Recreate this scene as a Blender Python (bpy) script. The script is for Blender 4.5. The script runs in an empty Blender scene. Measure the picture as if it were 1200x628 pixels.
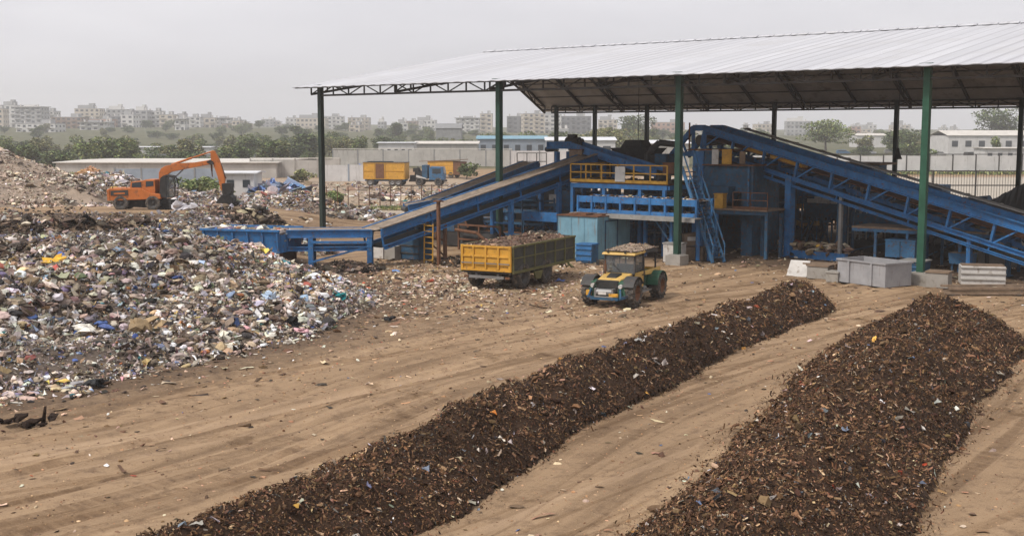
import bpy, math, random
import numpy as np
from mathutils import Vector, Matrix
rng = np.random.default_rng(11)
random.seed(5)
S = bpy.context.scene
COL = S.collection
R = math.radians
# ------------------------------------------------------------------ camera model (photo 1200 x 628)
PITCH, FL, CAMZ = R(6.48), 1400.0, 7.0
cP, sP = math.cos(PITCH), math.sin(PITCH)
def ray(u, v):
    x, y = (u-600)/FL, (314-v)/FL
    return Vector((x, cP+y*sP, -sP+y*cP))
def G(u, v, z=0.0):
    r = ray(u, v); return r*((z-CAMZ)/r.z)+Vector((0, 0, CAMZ))
def at(u, v, Y):
    r = ray(u, v); return r*(Y/r.y)+Vector((0, 0, CAMZ))
def V(*a): return Vector(a)
cam = bpy.data.objects.new('camera', bpy.data.cameras.new('camera')); COL.objects.link(cam)
cam.location = (0, 0, CAMZ); cam.rotation_euler = (math.pi/2-PITCH, 0, 0)
cam.data.sensor_width = 36; cam.data.lens = 36*FL/1200
cam.data.clip_start = .1; cam.data.clip_end = 20000
S.camera = cam
# ------------------------------------------------------------------ objects and tags
def tag(o, label=None, cat=None, group=None, kind=None):
    if label: o['label'] = label
    if cat: o['category'] = cat
    if group: o['group'] = group
    if kind: o['kind'] = kind
    return o
def thing(name, label, cat, loc=(0, 0, 0), rz=0.0, group=None):
    o = bpy.data.objects.new(name, None); COL.objects.link(o)
    o.location = loc; o.rotation_euler = (0, 0, rz); o.empty_display_size = .3
    return tag(o, label, cat, group)
KIDS = {}
def copy_tree(o, parent=None):
    c = o.copy(); COL.objects.link(c)
    if parent: c.parent = parent
    for ch in KIDS.get(o.name, []):
        k = copy_tree(ch, c); KIDS.setdefault(c.name, []).append(k)
    return c
class MB:
    """collects shapes for ONE mesh"""
    def __init__(s, o=(0, 0, 0)): s.v = []; s.f = []; s.m = []; s.sm = []; s.o = Vector(o)
    def add(s, vs, fs, mi=0, smooth=False):
        b = len(s.v); s.v += [Vector(p)-s.o for p in vs]
        for f in fs: s.f.append([b+i for i in f]); s.m.append(mi); s.sm.append(smooth)
        return s
    def hexa(s, p, mi=0):
        return s.add(p, [(0, 3, 2, 1), (4, 5, 6, 7), (0, 1, 5, 4), (1, 2, 6, 5), (2, 3, 7, 6), (3, 0, 4, 7)], mi)
    def box(s, c, d, rz=0.0, mi=0):
        """c = centre of the bottom face, d = sizes"""
        x, y, z = d[0]/2, d[1]/2, d[2]; ca, sa = math.cos(rz), math.sin(rz); c = Vector(c)
        q = [(-x, -y), (x, -y), (x, y), (-x, y)]
        q = [(a*ca-b*sa, a*sa+b*ca) for a, b in q]
        return s.hexa([c+V(a, b, 0) for a, b in q]+[c+V(a, b, z) for a, b in q], mi)
    def beam(s, p, q, w, h, up=(0, 0, 1), mi=0):
        p, q = Vector(p), Vector(q); d = (q-p).normalized(); up = Vector(up)
        if abs(d.dot(up)) > .98: up = V(1, 0, 0) if abs(d.x) < .9 else V(0, 1, 0)
        n = d.cross(up).normalized(); k = n.cross(d).normalized(); n = n*w/2; k = k*h/2
        return s.hexa([p-n-k, p+n-k, p+n+k, p-n+k, q-n-k, q+n-k, q+n+k, q-n+k], mi)
    def tube(s, p, q, r, r2=None, n=8, mi=0, caps=True):
        p, q = Vector(p), Vector(q); d = (q-p).normalized(); r2 = r if r2 is None else r2
        a = d.orthogonal().normalized(); b = d.cross(a)
        c = [(math.cos(2*math.pi*i/n), math.sin(2*math.pi*i/n)) for i in range(n)]
        vs = [p+(a*x+b*y)*r for x, y in c]+[q+(a*x+b*y)*r2 for x, y in c]
        s.add(vs, [(i, (i+1) % n, n+(i+1) % n, n+i) for i in range(n)], mi, True)
        if caps: s.add(vs, [tuple(range(n-1, -1, -1)), tuple(range(n, 2*n))], mi)
        return s
    def path(s, pts, r, n=6, mi=0):
        for a, b in zip(pts[:-1], pts[1:]): s.tube(a, b, r, n=n, mi=mi)
        return s
    def prism(s, pts, ext, mi=0):
        """polygon of 3-d points pushed along ext"""
        n = len(pts); ext = Vector(ext); vs = [Vector(p) for p in pts]+[Vector(p)+ext for p in pts]
        return s.add(vs, [tuple(range(n-1, -1, -1)), tuple(range(n, 2*n))]+[(i, (i+1) % n, n+(i+1) % n, n+i) for i in range(n)], mi)
    def lathe(s, prof, c=(0, 0, 0), axis='y', n=24, mi=0, smooth=True):
        """prof = [(radius, position along axis)]"""
        c = Vector(c); vs = []; k = len(prof)
        for i in range(n):
            a = 2*math.pi*i/n; ca, sa = math.cos(a), math.sin(a)
            for r, h in prof:
                vs.append(c+(V(r*ca, h, r*sa) if axis == 'y' else V(r*ca, r*sa, h)))
        fs = [(i*k+j, i*k+j+1, ((i+1) % n)*k+j+1, ((i+1) % n)*k+j) for i in range(n) for j in range(k-1)]
        return s.add(vs, fs, mi, smooth)
    def build(s, name, mats, parent=None, loc=None, bevel=0, label=None):
        me = bpy.data.meshes.new(name); me.from_pydata([tuple(p) for p in s.v], [], s.f)
        for m in (mats if isinstance(mats, (list, tuple)) else [mats]): me.materials.append(m)
        me.polygons.foreach_set('material_index', s.m); me.polygons.foreach_set('use_smooth', s.sm); me.update()
        o = bpy.data.objects.new(name, me); COL.objects.link(o)
        if parent: o.parent = parent; KIDS.setdefault(parent.name, []).append(o)
        if loc is not None: o.location = loc
        if bevel:
            b = o.modifiers.new('bevel', 'BEVEL'); b.width = bevel; b.segments = 2; b.limit_method = 'ANGLE'; b.angle_limit = R(40)
        if label: o['label'] = label
        return o
def npmesh(name, v, f, mats, col=None, parent=None, smooth=False, mi=None):
    """v (N,3), f list of (M,k) index arrays, col (N,3) per-vertex own colour"""
    me = bpy.data.meshes.new(name); me.vertices.add(len(v)); me.vertices.foreach_set('co', np.asarray(v, np.float32).ravel())
    f = [x for x in (f if isinstance(f, list) else [f]) if len(x)]
    tot = np.concatenate([np.full(len(x), x.shape[1], np.int32) for x in f]); idx = np.concatenate([x.ravel() for x in f]).astype(np.int32)
    me.loops.add(len(idx)); me.loops.foreach_set('vertex_index', idx)
    me.polygons.add(len(tot)); st = np.concatenate([[0], np.cumsum(tot)[:-1]]).astype(np.int32)
    me.polygons.foreach_set('loop_start', st); me.polygons.foreach_set('loop_total', tot)
    for m in (mats if isinstance(mats, (list, tuple)) else [mats]): me.materials.append(m)
    if mi is not None: me.polygons.foreach_set('material_index', mi)
    me.polygons.foreach_set('use_smooth', np.full(len(tot), smooth) if np.isscalar(smooth) else smooth)
    if col is not None:
        a = me.attributes.new('Col', 'FLOAT_COLOR', 'POINT')
        a.data.foreach_set('color', np.concatenate([col, np.ones((len(col), 1))], 1).astype(np.float32).ravel())
    me.update(calc_edges=True)
    o = bpy.data.objects.new(name, me); COL.objects.link(o)
    if parent: o.parent = parent; KIDS.setdefault(parent.name, []).append(o)
    return o
def lin(r, g, b):
    return tuple((c/12.92 if c <= .04045 else ((c+.055)/1.055)**2.4) for c in (r/255, g/255, b/255))
# ------------------------------------------------------------------ materials
def newmat(name):
    m = bpy.data.materials.new(name); m.use_nodes = True; nt = m.node_tree; b = nt.nodes['Principled BSDF']
    return m, nt, b
def N(nt, t, **k):
    n = nt.nodes.new(t)
    for a, b in k.items():
        if a[0] == '_': setattr(n, a[1:], b)
        else: n.inputs[a.replace('__', ' ')].default_value = b
    return n
def ramp(nt, fac, a, b, ca=(0, 0, 0, 1), cb=(1, 1, 1, 1)):
    r = nt.nodes.new('ShaderNodeValToRGB'); e = r.color_ramp.elements
    e[0].position = a; e[0].color = ca; e[1].position = b; e[1].color = cb
    nt.links.new(fac, r.inputs[0]); return r.outputs[0]
def mix(nt, fac, a, b, mode='MIX'):
    m = nt.nodes.new('ShaderNodeMix'); m.data_type = 'RGBA'; m.blend_type = mode; m.clamp_factor = True
    for i, x in ((0, fac), (6, a), (7, b)):
        if hasattr(x, 'is_linked'): nt.links.new(x, m.inputs[i])
        else: m.inputs[i].default_value = x if i == 0 else (*x[:3], 1)
    return m.outputs[2]
def paint(name, col, rough=.55, dirt=(.16, .115, .08), amt=.35, scale=1.2, var=.25, metal=0.0, bump=.15, streak=False, spec=.35, rust=0.0):
    """painted or raw surface with blotches, grime and a little relief, in object space metres"""
    m, nt, b = newmat(name); L = nt.links.new
    tc = N(nt, 'ShaderNodeTexCoord'); src = tc.outputs['Object']
    n1 = N(nt, 'ShaderNodeTexNoise', Scale=scale, Detail=6.0, Roughness=.65); L(src, n1.inputs['Vector'])
    mp = N(nt, 'ShaderNodeMapping'); mp.inputs['Scale'].default_value = (5, 5, .6) if streak else (2.6, 2.6, 2.6)
    mp.inputs['Location'].default_value = (3.1, 7.7, 1.3); L(src, mp.inputs['Vector'])
    n2 = N(nt, 'ShaderNodeTexNoise', Scale=scale, Detail=8.0, Roughness=.7); L(mp.outputs[0], n2.inputs['Vector'])
    dark = tuple(c*(1-var) for c in col); lite = tuple(min(1, c*(1+var*.6)+.01) for c in col)
    c = mix(nt, ramp(nt, n1.outputs[0], .3, .7), dark, lite)
    lo = .72-.42*amt
    c = mix(nt, ramp(nt, n2.outputs[0], lo, lo+.16), c, dirt)
    if rust:
        n4 = N(nt, 'ShaderNodeTexNoise', Scale=scale*3.2, Detail=7.0, Roughness=.75); L(src, n4.inputs['Vector'])
        c = mix(nt, ramp(nt, n4.outputs[0], .66-.2*rust, .72-.2*rust), c, (.11, .05, .028))
    L(c, b.inputs['Base Color'])
    b.inputs['Roughness'].default_value = rough; b.inputs['Metallic'].default_value = metal; b.inputs['Specular IOR Level'].default_value = spec
    n3 = N(nt, 'ShaderNodeTexNoise', Scale=scale*9, Detail=4.0); L(src, n3.inputs['Vector'])
    bp = N(nt, 'ShaderNodeBump', Strength=bump, Distance=.03); L(n3.outputs[0], bp.inputs['Height']); L(bp.outputs[0], b.inputs['Normal'])
    rr = N(nt, 'ShaderNodeMapRange'); rr.inputs[3].default_value = max(.05, rough-.12); rr.inputs[4].default_value = min(1, rough+.2)
    L(n2.outputs[0], rr.inputs[0]); L(rr.outputs[0], b.inputs['Roughness'])
    return m
def vcol(name, rough=.85, spec=.2, var=.35, scale=6.0, trans=0.0):
    """own colours stored on the mesh, broken up by noise"""
    m, nt, b = newmat(name); L = nt.links.new
    a = N(nt, 'ShaderNodeAttribute', _attribute_name='Col'); tc = N(nt, 'ShaderNodeTexCoord')
    n = N(nt, 'ShaderNodeTexNoise', Scale=scale, Detail=5.0, Roughness=.7); L(tc.outputs['Object'], n.inputs['Vector'])
    g = ramp(nt, n.outputs[0], .25, .75, (1-var, 1-var, 1-var, 1), (1+var, 1+var, 1+var, 1))
    L(mix(nt, 1.0, a.outputs[0], g, 'MULTIPLY'), b.inputs['Base Color'])
    b.inputs['Roughness'].default_value = rough; b.inputs['Specular IOR Level'].default_value = spec
    return m
def glassm(name, col=(.05, .06, .06), rough=.12, alpha=.45):
    m, nt, b = newmat(name); b.inputs['Base Color'].default_value = (*col, 1); b.inputs['Roughness'].default_value = rough
    b.inputs['Alpha'].default_value = alpha; b.inputs['Specular IOR Level'].default_value = .6
    return m
M = {}
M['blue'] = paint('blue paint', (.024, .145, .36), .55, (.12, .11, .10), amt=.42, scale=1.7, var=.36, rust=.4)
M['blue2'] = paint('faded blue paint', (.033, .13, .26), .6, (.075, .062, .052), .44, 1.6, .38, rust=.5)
M['bluedark'] = paint('deep grimy and shaded blue paint', (.018, .08, .155), .65, (.06, .05, .043), .46, 1.5, .42, rust=.5)  # grimy deep blue; also blue parts in shade, with that shade in the colour
M['bluelight'] = paint('pale blue weathered sheet', (.17, .33, .42), .55, (.17, .14, .11), .42, 1.0, .25, streak=True)
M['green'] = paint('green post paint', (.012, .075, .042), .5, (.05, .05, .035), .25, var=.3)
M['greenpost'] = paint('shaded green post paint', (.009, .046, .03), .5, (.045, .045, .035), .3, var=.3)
M['greendk'] = paint('dark and shaded green steel', (.012, .026, .02), .55, (.04, .03, .025), .3)  # own tone of the front corner post; shade painted into the back posts
M['steel'] = paint('dark steel', (.045, .043, .041), .6, (.09, .06, .045), .4, var=.4)
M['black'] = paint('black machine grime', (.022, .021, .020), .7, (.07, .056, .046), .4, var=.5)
M['rust'] = paint('rusty steel', (.15, .065, .03), .8, (.05, .032, .022), .45, 2.0, .4)
M['yellow'] = paint('yellow paint', (.56, .29, .03), .55, (.15, .09, .045), .38, 1.4, .22, rust=.3)
M['yellow2'] = paint('yellow rail paint', (.5, .27, .03), .55, (.13, .08, .04), .4, 2.0, .3)
M['orange'] = paint('orange machine paint', (.47, .135, .022), .55, (.11, .065, .042), .42, 1.2, .25)
M['trailer'] = paint('dark trailer board', (.05, .052, .045), .75, (.13, .105, .07), .34, 1.6, .35)
M['olive'] = paint('olive trailer frame', (.13, .125, .045), .65, (.10, .08, .055), .45, 1.6, .3)
M['tgreen'] = paint('tractor green paint', (.010, .070, .036), .5, (.10, .075, .05), .42, 1.6, .25)
M['tyre'] = paint('dusty tyre rubber', (.06, .056, .052), .9, (.19, .155, .12), .56, 2.5, .3, spec=.15)
M['concrete'] = paint('concrete', (.31, .29, .26), .9, (.15, .125, .1), .38, .8, .22)
M['skipgrey'] = paint('grey skip paint', (.30, .30, .31), .65, (.16, .125, .1), .36, 1.3, .2, streak=True)
M['whitebox'] = paint('dirty white board', (.55, .53, .5), .75, (.22, .18, .14), .38, 1.4, .2)
M['wood'] = paint('weathered wood', (.22, .155, .105), .85, (.09, .065, .048), .4, 2.5, .35)
M['belt'] = paint('dusty belt', (.26, .205, .155), .9, (.10, .08, .065), .42, 2.2, .35)
M['cover'] = paint('grey cover sheet', (.27, .265, .25), .7, (.13, .11, .09), .4, 1.5, .25)
M['darksheet'] = paint('dark roofing sheet', (.035, .037, .036), .7, (.075, .065, .055), .35, .7, .35)

M['ceil'] = paint('old sheet underside', (.50, .49, .475), .8, (.2, .185, .17), .42, .35, .3)
M['soilload'] = paint('dry soil load', (.21, .15, .105), .95, (.10, .07, .05), .45, 3.0, .4, bump=.6)
M['glass'] = glassm('dusty glass', (.10, .11, .115), .04, .42)
M['tyellow'] = paint('sun-faded yellow paint', (.56, .36, .10), .5, (.2, .13, .07), .36, 2.2, .25, rust=.3)
M['pane'] = glassm('dark window', (.035, .045, .055), .15, 1.0)
M['chrome'] = paint('worn grey metal', (.24, .235, .23), .45, (.12, .1, .08), .4, metal=.4)
M['trash'] = vcol('mixed refuse', .7, .3, .3, 9.0)
M['chips'] = vcol('shredded compost', .9, .12, .35, 14.0)
M['leaf'] = vcol('foliage', .75, .2, .3, 1.5)
M['bark'] = paint('bark', (.085, .065, .05), .9, (.04, .032, .026), .4, 3.0, .3)
# ------------------------------------------------------------------ numpy noise
def _h(ix, iy, sd):
    n = (ix.astype(np.int64)*374761393+iy.astype(np.int64)*668265263+sd*974634541) & 0x7fffffff
    n = ((n ^ (n >> 13))*1274126177) & 0x7fffffff
    return ((n ^ (n >> 16)) & 0xffff)/65535.0
def vn(x, y, sd=0):
    ix, iy = np.floor(x), np.floor(y); fx, fy = x-ix, y-iy
    fx = fx*fx*(3-2*fx); fy = fy*fy*(3-2*fy)
    a, b, c, d = _h(ix, iy, sd), _h(ix+1, iy, sd), _h(ix, iy+1, sd), _h(ix+1, iy+1, sd)
    return (a*(1-fx)+b*fx)*(1-fy)+(c*(1-fx)+d*fx)*fy
def fbm(x, y, sd=0, o=4, g=.5):
    s = 0; a = 1; t = 0
    for i in range(o): s = s+a*vn(x*2**i, y*2**i, sd+i*17); t += a; a *= g
    return s/t*2-1
def sst(x, a, b):
    t = np.clip((np.asarray(x, float)-a)/(b-a), 0, 1); return t*t*(3-2*t)
# ------------------------------------------------------------------ world, sun, haze
SUN_EL, SUN_AZ = R(52), R(232)          # azimuth of the sun clockwise from +Y: behind the camera's left shoulder
w = bpy.data.worlds.new('World'); S.world = w; w.use_nodes = True; nt = w.node_tree; L = nt.links.new
bg = nt.nodes['Background']
sky = N(nt, 'ShaderNodeTexSky'); sky.sky_type = 'NISHITA'; sky.sun_disc = False
sky.sun_elevation = SUN_EL; sky.sun_rotation = SUN_AZ; sky.air_density = 1.2; sky.dust_density = 5.0; sky.ozone_density = 1.0
hs = N(nt, 'ShaderNodeHueSaturation', Saturation=.13, Value=1.0); L(sky.outputs[0], hs.inputs['Color'])
tc = N(nt, 'ShaderNodeTexCoord'); mp = N(nt, 'ShaderNodeMapping'); mp.inputs['Scale'].default_value = (1.3, 1.3, 5.5); L(tc.outputs['Generated'], mp.inputs[0])
cn = N(nt, 'ShaderNodeTexNoise', Scale=1.7, Detail=5.0, Roughness=.5); L(mp.outputs[0], cn.inputs['Vector'])
cl = ramp(nt, cn.outputs[0], .3, .72, (.78, .78, .815, 1), (1.10, 1.095, 1.10, 1))
# a closed cloud deck: even grey light with the clear-sky gradient showing faintly through
deck = mix(nt, .72, hs.outputs[0], (7.15, 7.1, 7.45, 1))
L(mix(nt, 1.0, deck, cl, 'MULTIPLY'), bg.inputs['Color']); bg.inputs['Strength'].default_value = .133
sun = bpy.data.objects.new('sun', bpy.data.lights.new('sun', 'SUN')); COL.objects.link(sun)
sun.data.energy = 2.5; sun.data.angle = R(8); sun.data.color = (1, .93, .84)
sd = V(math.sin(SUN_AZ)*math.cos(SUN_EL), math.cos(SUN_AZ)*math.cos(SUN_EL), math.sin(SUN_EL))
sun.rotation_euler = sd.to_track_quat('Z', 'Y').to_euler()
S.view_settings.view_transform = 'Standard'; S.view_settings.look = 'None'; S.view_settings.exposure = 0.12; S.view_settings.gamma = 1
S.render.engine = 'CYCLES'; cy = S.cycles
cy.use_denoising = True; cy.max_bounces = 5; cy.diffuse_bounces = 3; cy.glossy_bounces = 2; cy.transparent_max_bounces = 8; cy.volume_bounces = 1; cy.transmission_bounces = 2
try: cy.denoiser = 'OPENIMAGEDENOISE'; cy.denoising_input_passes = 'RGB_ALBEDO_NORMAL'; cy.denoising_prefilter = 'ACCURATE'
except Exception: pass
cy.caustics_reflective = cy.caustics_refractive = False; cy.sample_clamp_indirect = 8
hz = MB(); hz.box((0, 1200, -3), (3600, 3400, 95))
m = bpy.data.materials.new('haze air'); m.use_nodes = True; nt = m.node_tree; nt.nodes.clear()
out = nt.nodes.new('ShaderNodeOutputMaterial'); pv = nt.nodes.new('ShaderNodeVolumePrincipled')
pv.inputs['Color'].default_value = (.97, .97, .98, 1); pv.inputs['Density'].default_value = .00046; pv.inputs['Anisotropy'].default_value = .2
nt.links.new(pv.outputs[0], out.inputs['Volume'])
HAZE = hz.build('haze', m); tag(HAZE, 'pale haze over the whole site', 'haze', kind='stuff')
# ------------------------------------------------------------------ terrain
DIR = np.array([.6, .8])                 # run of the wheel tracks
def plateau(x, y):
    edge = 61.0+1.2*fbm(x*.12, y*0+.5, 3, 3)
    h = (2.35-.028*np.clip(y-62, 0, 40))*sst(y, edge-1.0, edge+.9)*(1-sst(y, 86, 112))
    return h*(1-sst(x, -20, -9.5))
def hill(x, y):
    left = 1-sst(x, -330, 250); ri = sst(x, 60, 500)
    h = sst(y, 430, 900)*(3.5+7*left+1*ri) + sst(y, 1000, 1500)*6
    return h+1.5*fbm(x*.006, y*.006, 9, 3)*sst(y, 300, 600)
def tracks(x, y):
    s = x*DIR[0]+y*DIR[1]; wv = x*DIR[1]-y*DIR[0]+.9*np.sin(s*.09)+.35*fbm(s*.12, x*0+2.2, 5, 3)
    t = 0
    for c, a in ((-25.2, .08), (-23.6, .08), (-21.7, .11), (-20.0, .1), (-18.2, .07), (-27.0, .12), (-26.2, .09), (-16.6, .06), (-22.6, .05), (-9.6, .05), (-8.0, .05)):
        t = t-a*np.exp(-((wv-c)/.26)**2)+a*.45*np.exp(-((wv-c-.5)/.3)**2)
    return t*(.5+.7*vn(s*.25, wv*.4, 8))*(1-sst(y, 52, 66))
def ground_h(x, y):
    near = 1-sst(y, 70, 110)
    return plateau(x, y)+hill(x, y)+near*(.10*fbm(x*.12, y*.12, 1, 3)+.035*fbm(x*.9, y*.9, 2, 4)+tracks(x, y))-.02
def axis(parts):
    a = []
    for lo, hi, st in parts: a.append(np.arange(lo, hi, st))
    return np.unique(np.round(np.concatenate(a), 4))
gx = axis([(-1600, -200, 60), (-200, -60, 8), (-60, -24, 1.0), (-24, 30, .22), (30, 80, 1.2), (80, 200, 10), (200, 1601, 60)])
gy = axis([(-400, -20, 60), (-20, 14, 2), (14, 58, .22), (58, 68, .4), (68, 120, 1.6), (120, 300, 10), (300, 1500, 40), (1500, 2601, 100)])
def grid(gx, gy, hf):
    X, Y = np.meshgrid(gx, gy); v = np.stack([X.ravel(), Y.ravel(), hf(X, Y).ravel()], 1)
    nx, ny = len(gx), len(gy); i = (np.arange(ny-1)[:, None]*nx+np.arange(nx-1)[None]).ravel()
    return v, np.stack([i, i+1, i+1+nx, i+nx], 1)
v, f = grid(gx, gy, ground_h)
m, nt, b = newmat('dry soil'); L = nt.links.new; tc = N(nt, 'ShaderNodeTexCoord'); P = tc.outputs['Object']
mp = N(nt, 'ShaderNodeMapping'); mp.inputs['Rotation'].default_value = (0, 0, -math.atan2(.8, .6)); wn = N(nt, 'ShaderNodeTexNoise', Scale=.028, Detail=1.0); L(P, wn.inputs['Vector'])
wm = N(nt, 'ShaderNodeVectorMath', _operation='MULTIPLY_ADD'); L(wn.outputs['Color'], wm.inputs[0]); wm.inputs[1].default_value = (9, 9, 0); L(P, wm.inputs[2]); L(wm.outputs[0], mp.inputs[0])
m3 = N(nt, 'ShaderNodeMapping'); m3.inputs['Rotation'].default_value = (0, 0, -math.atan2(.66, .75)); L(wm.outputs[0], m3.inputs[0])
st = N(nt, 'ShaderNodeMapping'); st.inputs['Scale'].default_value = (.045, 1.1, 1); L(mp.outputs[0], st.inputs[0])
nA = N(nt, 'ShaderNodeTexNoise', Scale=1.0, Detail=7.0, Roughness=.62); L(st.outputs[0], nA.inputs['Vector'])
nB = N(nt, 'ShaderNodeTexNoise', Scale=.16, Detail=7.0, Roughness=.6); L(P, nB.inputs['Vector'])
nC = N(nt, 'ShaderNodeTexNoise', Scale=2.2, Detail=9.0, Roughness=.75); L(P, nC.inputs['Vector'])
nD = N(nt, 'ShaderNodeTexNoise', Scale=16.0, Detail=6.0, Roughness=.8); L(P, nD.inputs['Vector'])
c = mix(nt, ramp(nt, nA.outputs[0], .36, .64), (.19, .125, .074), (.44, .305, .185))
c = mix(nt, ramp(nt, nB.outputs[0], .42, .66), c, (.35, .24, .145))
c = mix(nt, ramp(nt, nC.outputs[0], .50, .72), c, (.155, .10, .064))
c = mix(nt, ramp(nt, nD.outputs[0], .62, .74), c, (.46, .36, .26))
c = mix(nt, ramp(nt, nD.outputs[0], .26, .38, (1, 1, 1, 1), (0, 0, 0, 1)), c, (.12, .08, .055))
# fine wheel ruts, tread marks and grit
sE = N(nt, 'ShaderNodeMapping'); sE.inputs['Scale'].default_value = (.022, 2.3, 1); L(mp.outputs[0], sE.inputs[0])
nE = N(nt, 'ShaderNodeTexNoise', Scale=1.0, Detail=3.0, Roughness=.5); L(sE.outputs[0], nE.inputs['Vector'])
sF = N(nt, 'ShaderNodeMapping'); sF.inputs['Scale'].default_value = (5.5, .5, 1); L(mp.outputs[0], sF.inputs[0])
nF = N(nt, 'ShaderNodeTexNoise', Scale=1.0, Detail=2.0); L(sF.outputs[0], nF.inputs['Vector'])
nG = N(nt, 'ShaderNodeTexNoise', Scale=42.0, Detail=4.0, Roughness=.8); L(P, nG.inputs['Vector'])
sH = N(nt, 'ShaderNodeMapping'); sH.inputs['Scale'].default_value = (.02, 1.5, 1); sH.inputs['Location'].default_value = (3.3, 1.7, 0); L(m3.outputs[0], sH.inputs[0])
nH = N(nt, 'ShaderNodeTexNoise', Scale=1.0, Detail=3.0, Roughness=.55); L(sH.outputs[0], nH.inputs['Vector'])
c = mix(nt, ramp(nt, nH.outputs[0], .56, .60), c, mix(nt, 1.0, c, (.78, .75, .72), 'MULTIPLY')); c = mix(nt, ramp(nt, nH.outputs[0], .34, .42, (.5, .5, .5, 1), (0, 0, 0, 1)), c, (.46, .325, .21))
rut = N(nt, 'ShaderNodeMath', _operation='MULTIPLY'); L(ramp(nt, nE.outputs[0], .55, .60), rut.inputs[0]); L(ramp(nt, nB.outputs[0], .38, .56), rut.inputs[1])
ru2 = N(nt, 'ShaderNodeMath', _operation='MULTIPLY'); L(rut.outputs[0], ru2.inputs[0]); L(ramp(nt, nF.outputs[0], .3, .6, (.35, .35, .35, 1)), ru2.inputs[1])
c = mix(nt, ru2.outputs[0], c, mix(nt, 1.0, c, (.6, .56, .53), 'MULTIPLY'))
c = mix(nt, ramp(nt, nG.outputs[0], .56, .68), c, (.14, .092, .06)); c = mix(nt, ramp(nt, nG.outputs[0], .30, .42, (1, 1, 1, 1), (0, 0, 0, 1)), c, (.47, .35, .24))
nS = N(nt, 'ShaderNodeTexNoise', Scale=.42, Detail=6.0, Roughness=.7); L(P, nS.inputs['Vector'])
c = mix(nt, ramp(nt, nS.outputs[0], .58, .68), c, mix(nt, 1.0, c, (.56, .52, .48), 'MULTIPLY'))
# moist trodden soil beside the refuse, plus painted shade under the plant, held in the mesh
at_ = N(nt, 'ShaderNodeAttribute', _attribute_name='Col'); sep = N(nt, 'ShaderNodeSeparateColor'); L(at_.outputs[0], sep.inputs[0])
def wob(o, lo, hi):
    ad = N(nt, 'ShaderNodeMath', _operation='ADD'); sb = N(nt, 'ShaderNodeMath', _operation='SUBTRACT'); L(nC.outputs[0], sb.inputs[0]); sb.inputs[1].default_value = .5
    L(o, ad.inputs[0]); L(sb.outputs[0], ad.inputs[1]); return ramp(nt, ad.outputs[0], lo, hi)
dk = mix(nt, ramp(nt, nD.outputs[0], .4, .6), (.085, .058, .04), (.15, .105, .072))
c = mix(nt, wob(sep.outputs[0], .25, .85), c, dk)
cc = mix(nt, ramp(nt, nC.outputs[0], .3, .7), (.35, .31, .255), (.47, .42, .35))
c = mix(nt, wob(sep.outputs[2], .3, .7), c, cc)
gr = mix(nt, ramp(nt, nB.outputs[0], .4, .65), (.075, .08, .038), (.2, .175, .10))
gr = mix(nt, ramp(nt, nC.outputs[0], .35, .6), (.05, .06, .028), gr)
c = mix(nt, wob(sep.outputs[1], .3, .7), c, gr)
L(c, b.inputs['Base Color']); b.inputs['Roughness'].default_value = .95; b.inputs['Specular IOR Level'].default_value = .12
bp = N(nt, 'ShaderNodeBump', Strength=.55, Distance=.06); ad0 = N(nt, 'ShaderNodeMath', _operation='ADD'); L(nC.outputs[0], ad0.inputs[0]); L(nD.outputs[0], ad0.inputs[1]); ad = N(nt, 'ShaderNodeMath', _operation='SUBTRACT'); L(ad0.outputs[0], ad.inputs[0]); L(ru2.outputs[0], ad.inputs[1])
L(ad.outputs[0], bp.inputs['Height']); L(bp.outputs[0], b.inputs['Normal'])
M['soil'] = m
HEAPLINE = np.array([(-60, 6), (-24, 23.5), (-13.4, 31), (-9.3, 37.4), (-7.4, 41), (-5.6, 47.6), (-6.2, 53), (-9.4, 57.4), (-13.5, 60), (-15, 66), (-14, 73)], float)
def seg_dist(x, y, pl):
    d = np.full(np.shape(x), 1e9)
    for (ax, ay), (bx, by) in zip(pl[:-1], pl[1:]):
        ex, ey = bx-ax, by-ay; t = np.clip(((x-ax)*ex+(y-ay)*ey)/(ex*ex+ey*ey), 0, 1)
        d = np.minimum(d, np.hypot(x-ax-t*ex, y-ay-t*ey))
    return d
def inside(x, y, poly):
    r = np.zeros(np.shape(x), bool); n = len(poly)
    for i in range(n):
        (ax, ay), (bx, by) = poly[i], poly[(i+1) % n]
        c = ((ay > y) != (by > y)) & (x < (bx-ax)*(y-ay)/((by-ay) if by != ay else 1e-9)+ax); r ^= c
    return r
HEAPPOLY = np.concatenate([HEAPLINE, [(-80, 73), (-80, 6)]])
def heap_in(x, y):
    d = seg_dist(x, y, HEAPLINE); return np.where(inside(x, y, HEAPPOLY), d, -d)
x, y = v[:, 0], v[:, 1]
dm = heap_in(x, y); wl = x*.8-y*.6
damp_shade = np.clip(1-(-dm)/5.5, 0, 1)*(y > 15)*.9
damp_shade = np.maximum(damp_shade, np.exp(-((wl+27.5+.05*(y-30))/2.2)**2)*.5*(y < 52))
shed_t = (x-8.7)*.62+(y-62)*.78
damp_shade = np.maximum(damp_shade, .85*sst(shed_t, -1, 5)*(1-sst(shed_t, 24, 30))*(x > -8))  # shade below the shed roof, painted into the soil colour
damp_shade = np.maximum(damp_shade, 1.0*(plateau(x, y) > .2)*(y < 64))
green = sst(y, 195, 260)*.9
green = np.maximum(green, .95*np.exp(-((y-204)/5)**2)*(x > 30)); green = np.maximum(green, .8*np.exp(-((y-112)/2.2)**2)*(x < -6)*(x > -20))
pale = sst(y, 112, 118)*(1-sst(y, 180, 199))*np.where(x > 20, .85, .45)
pale = np.maximum(pale, .6*sst(y, 100, 104)*(1-sst(y, 107, 110))*(x > -24))
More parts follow.
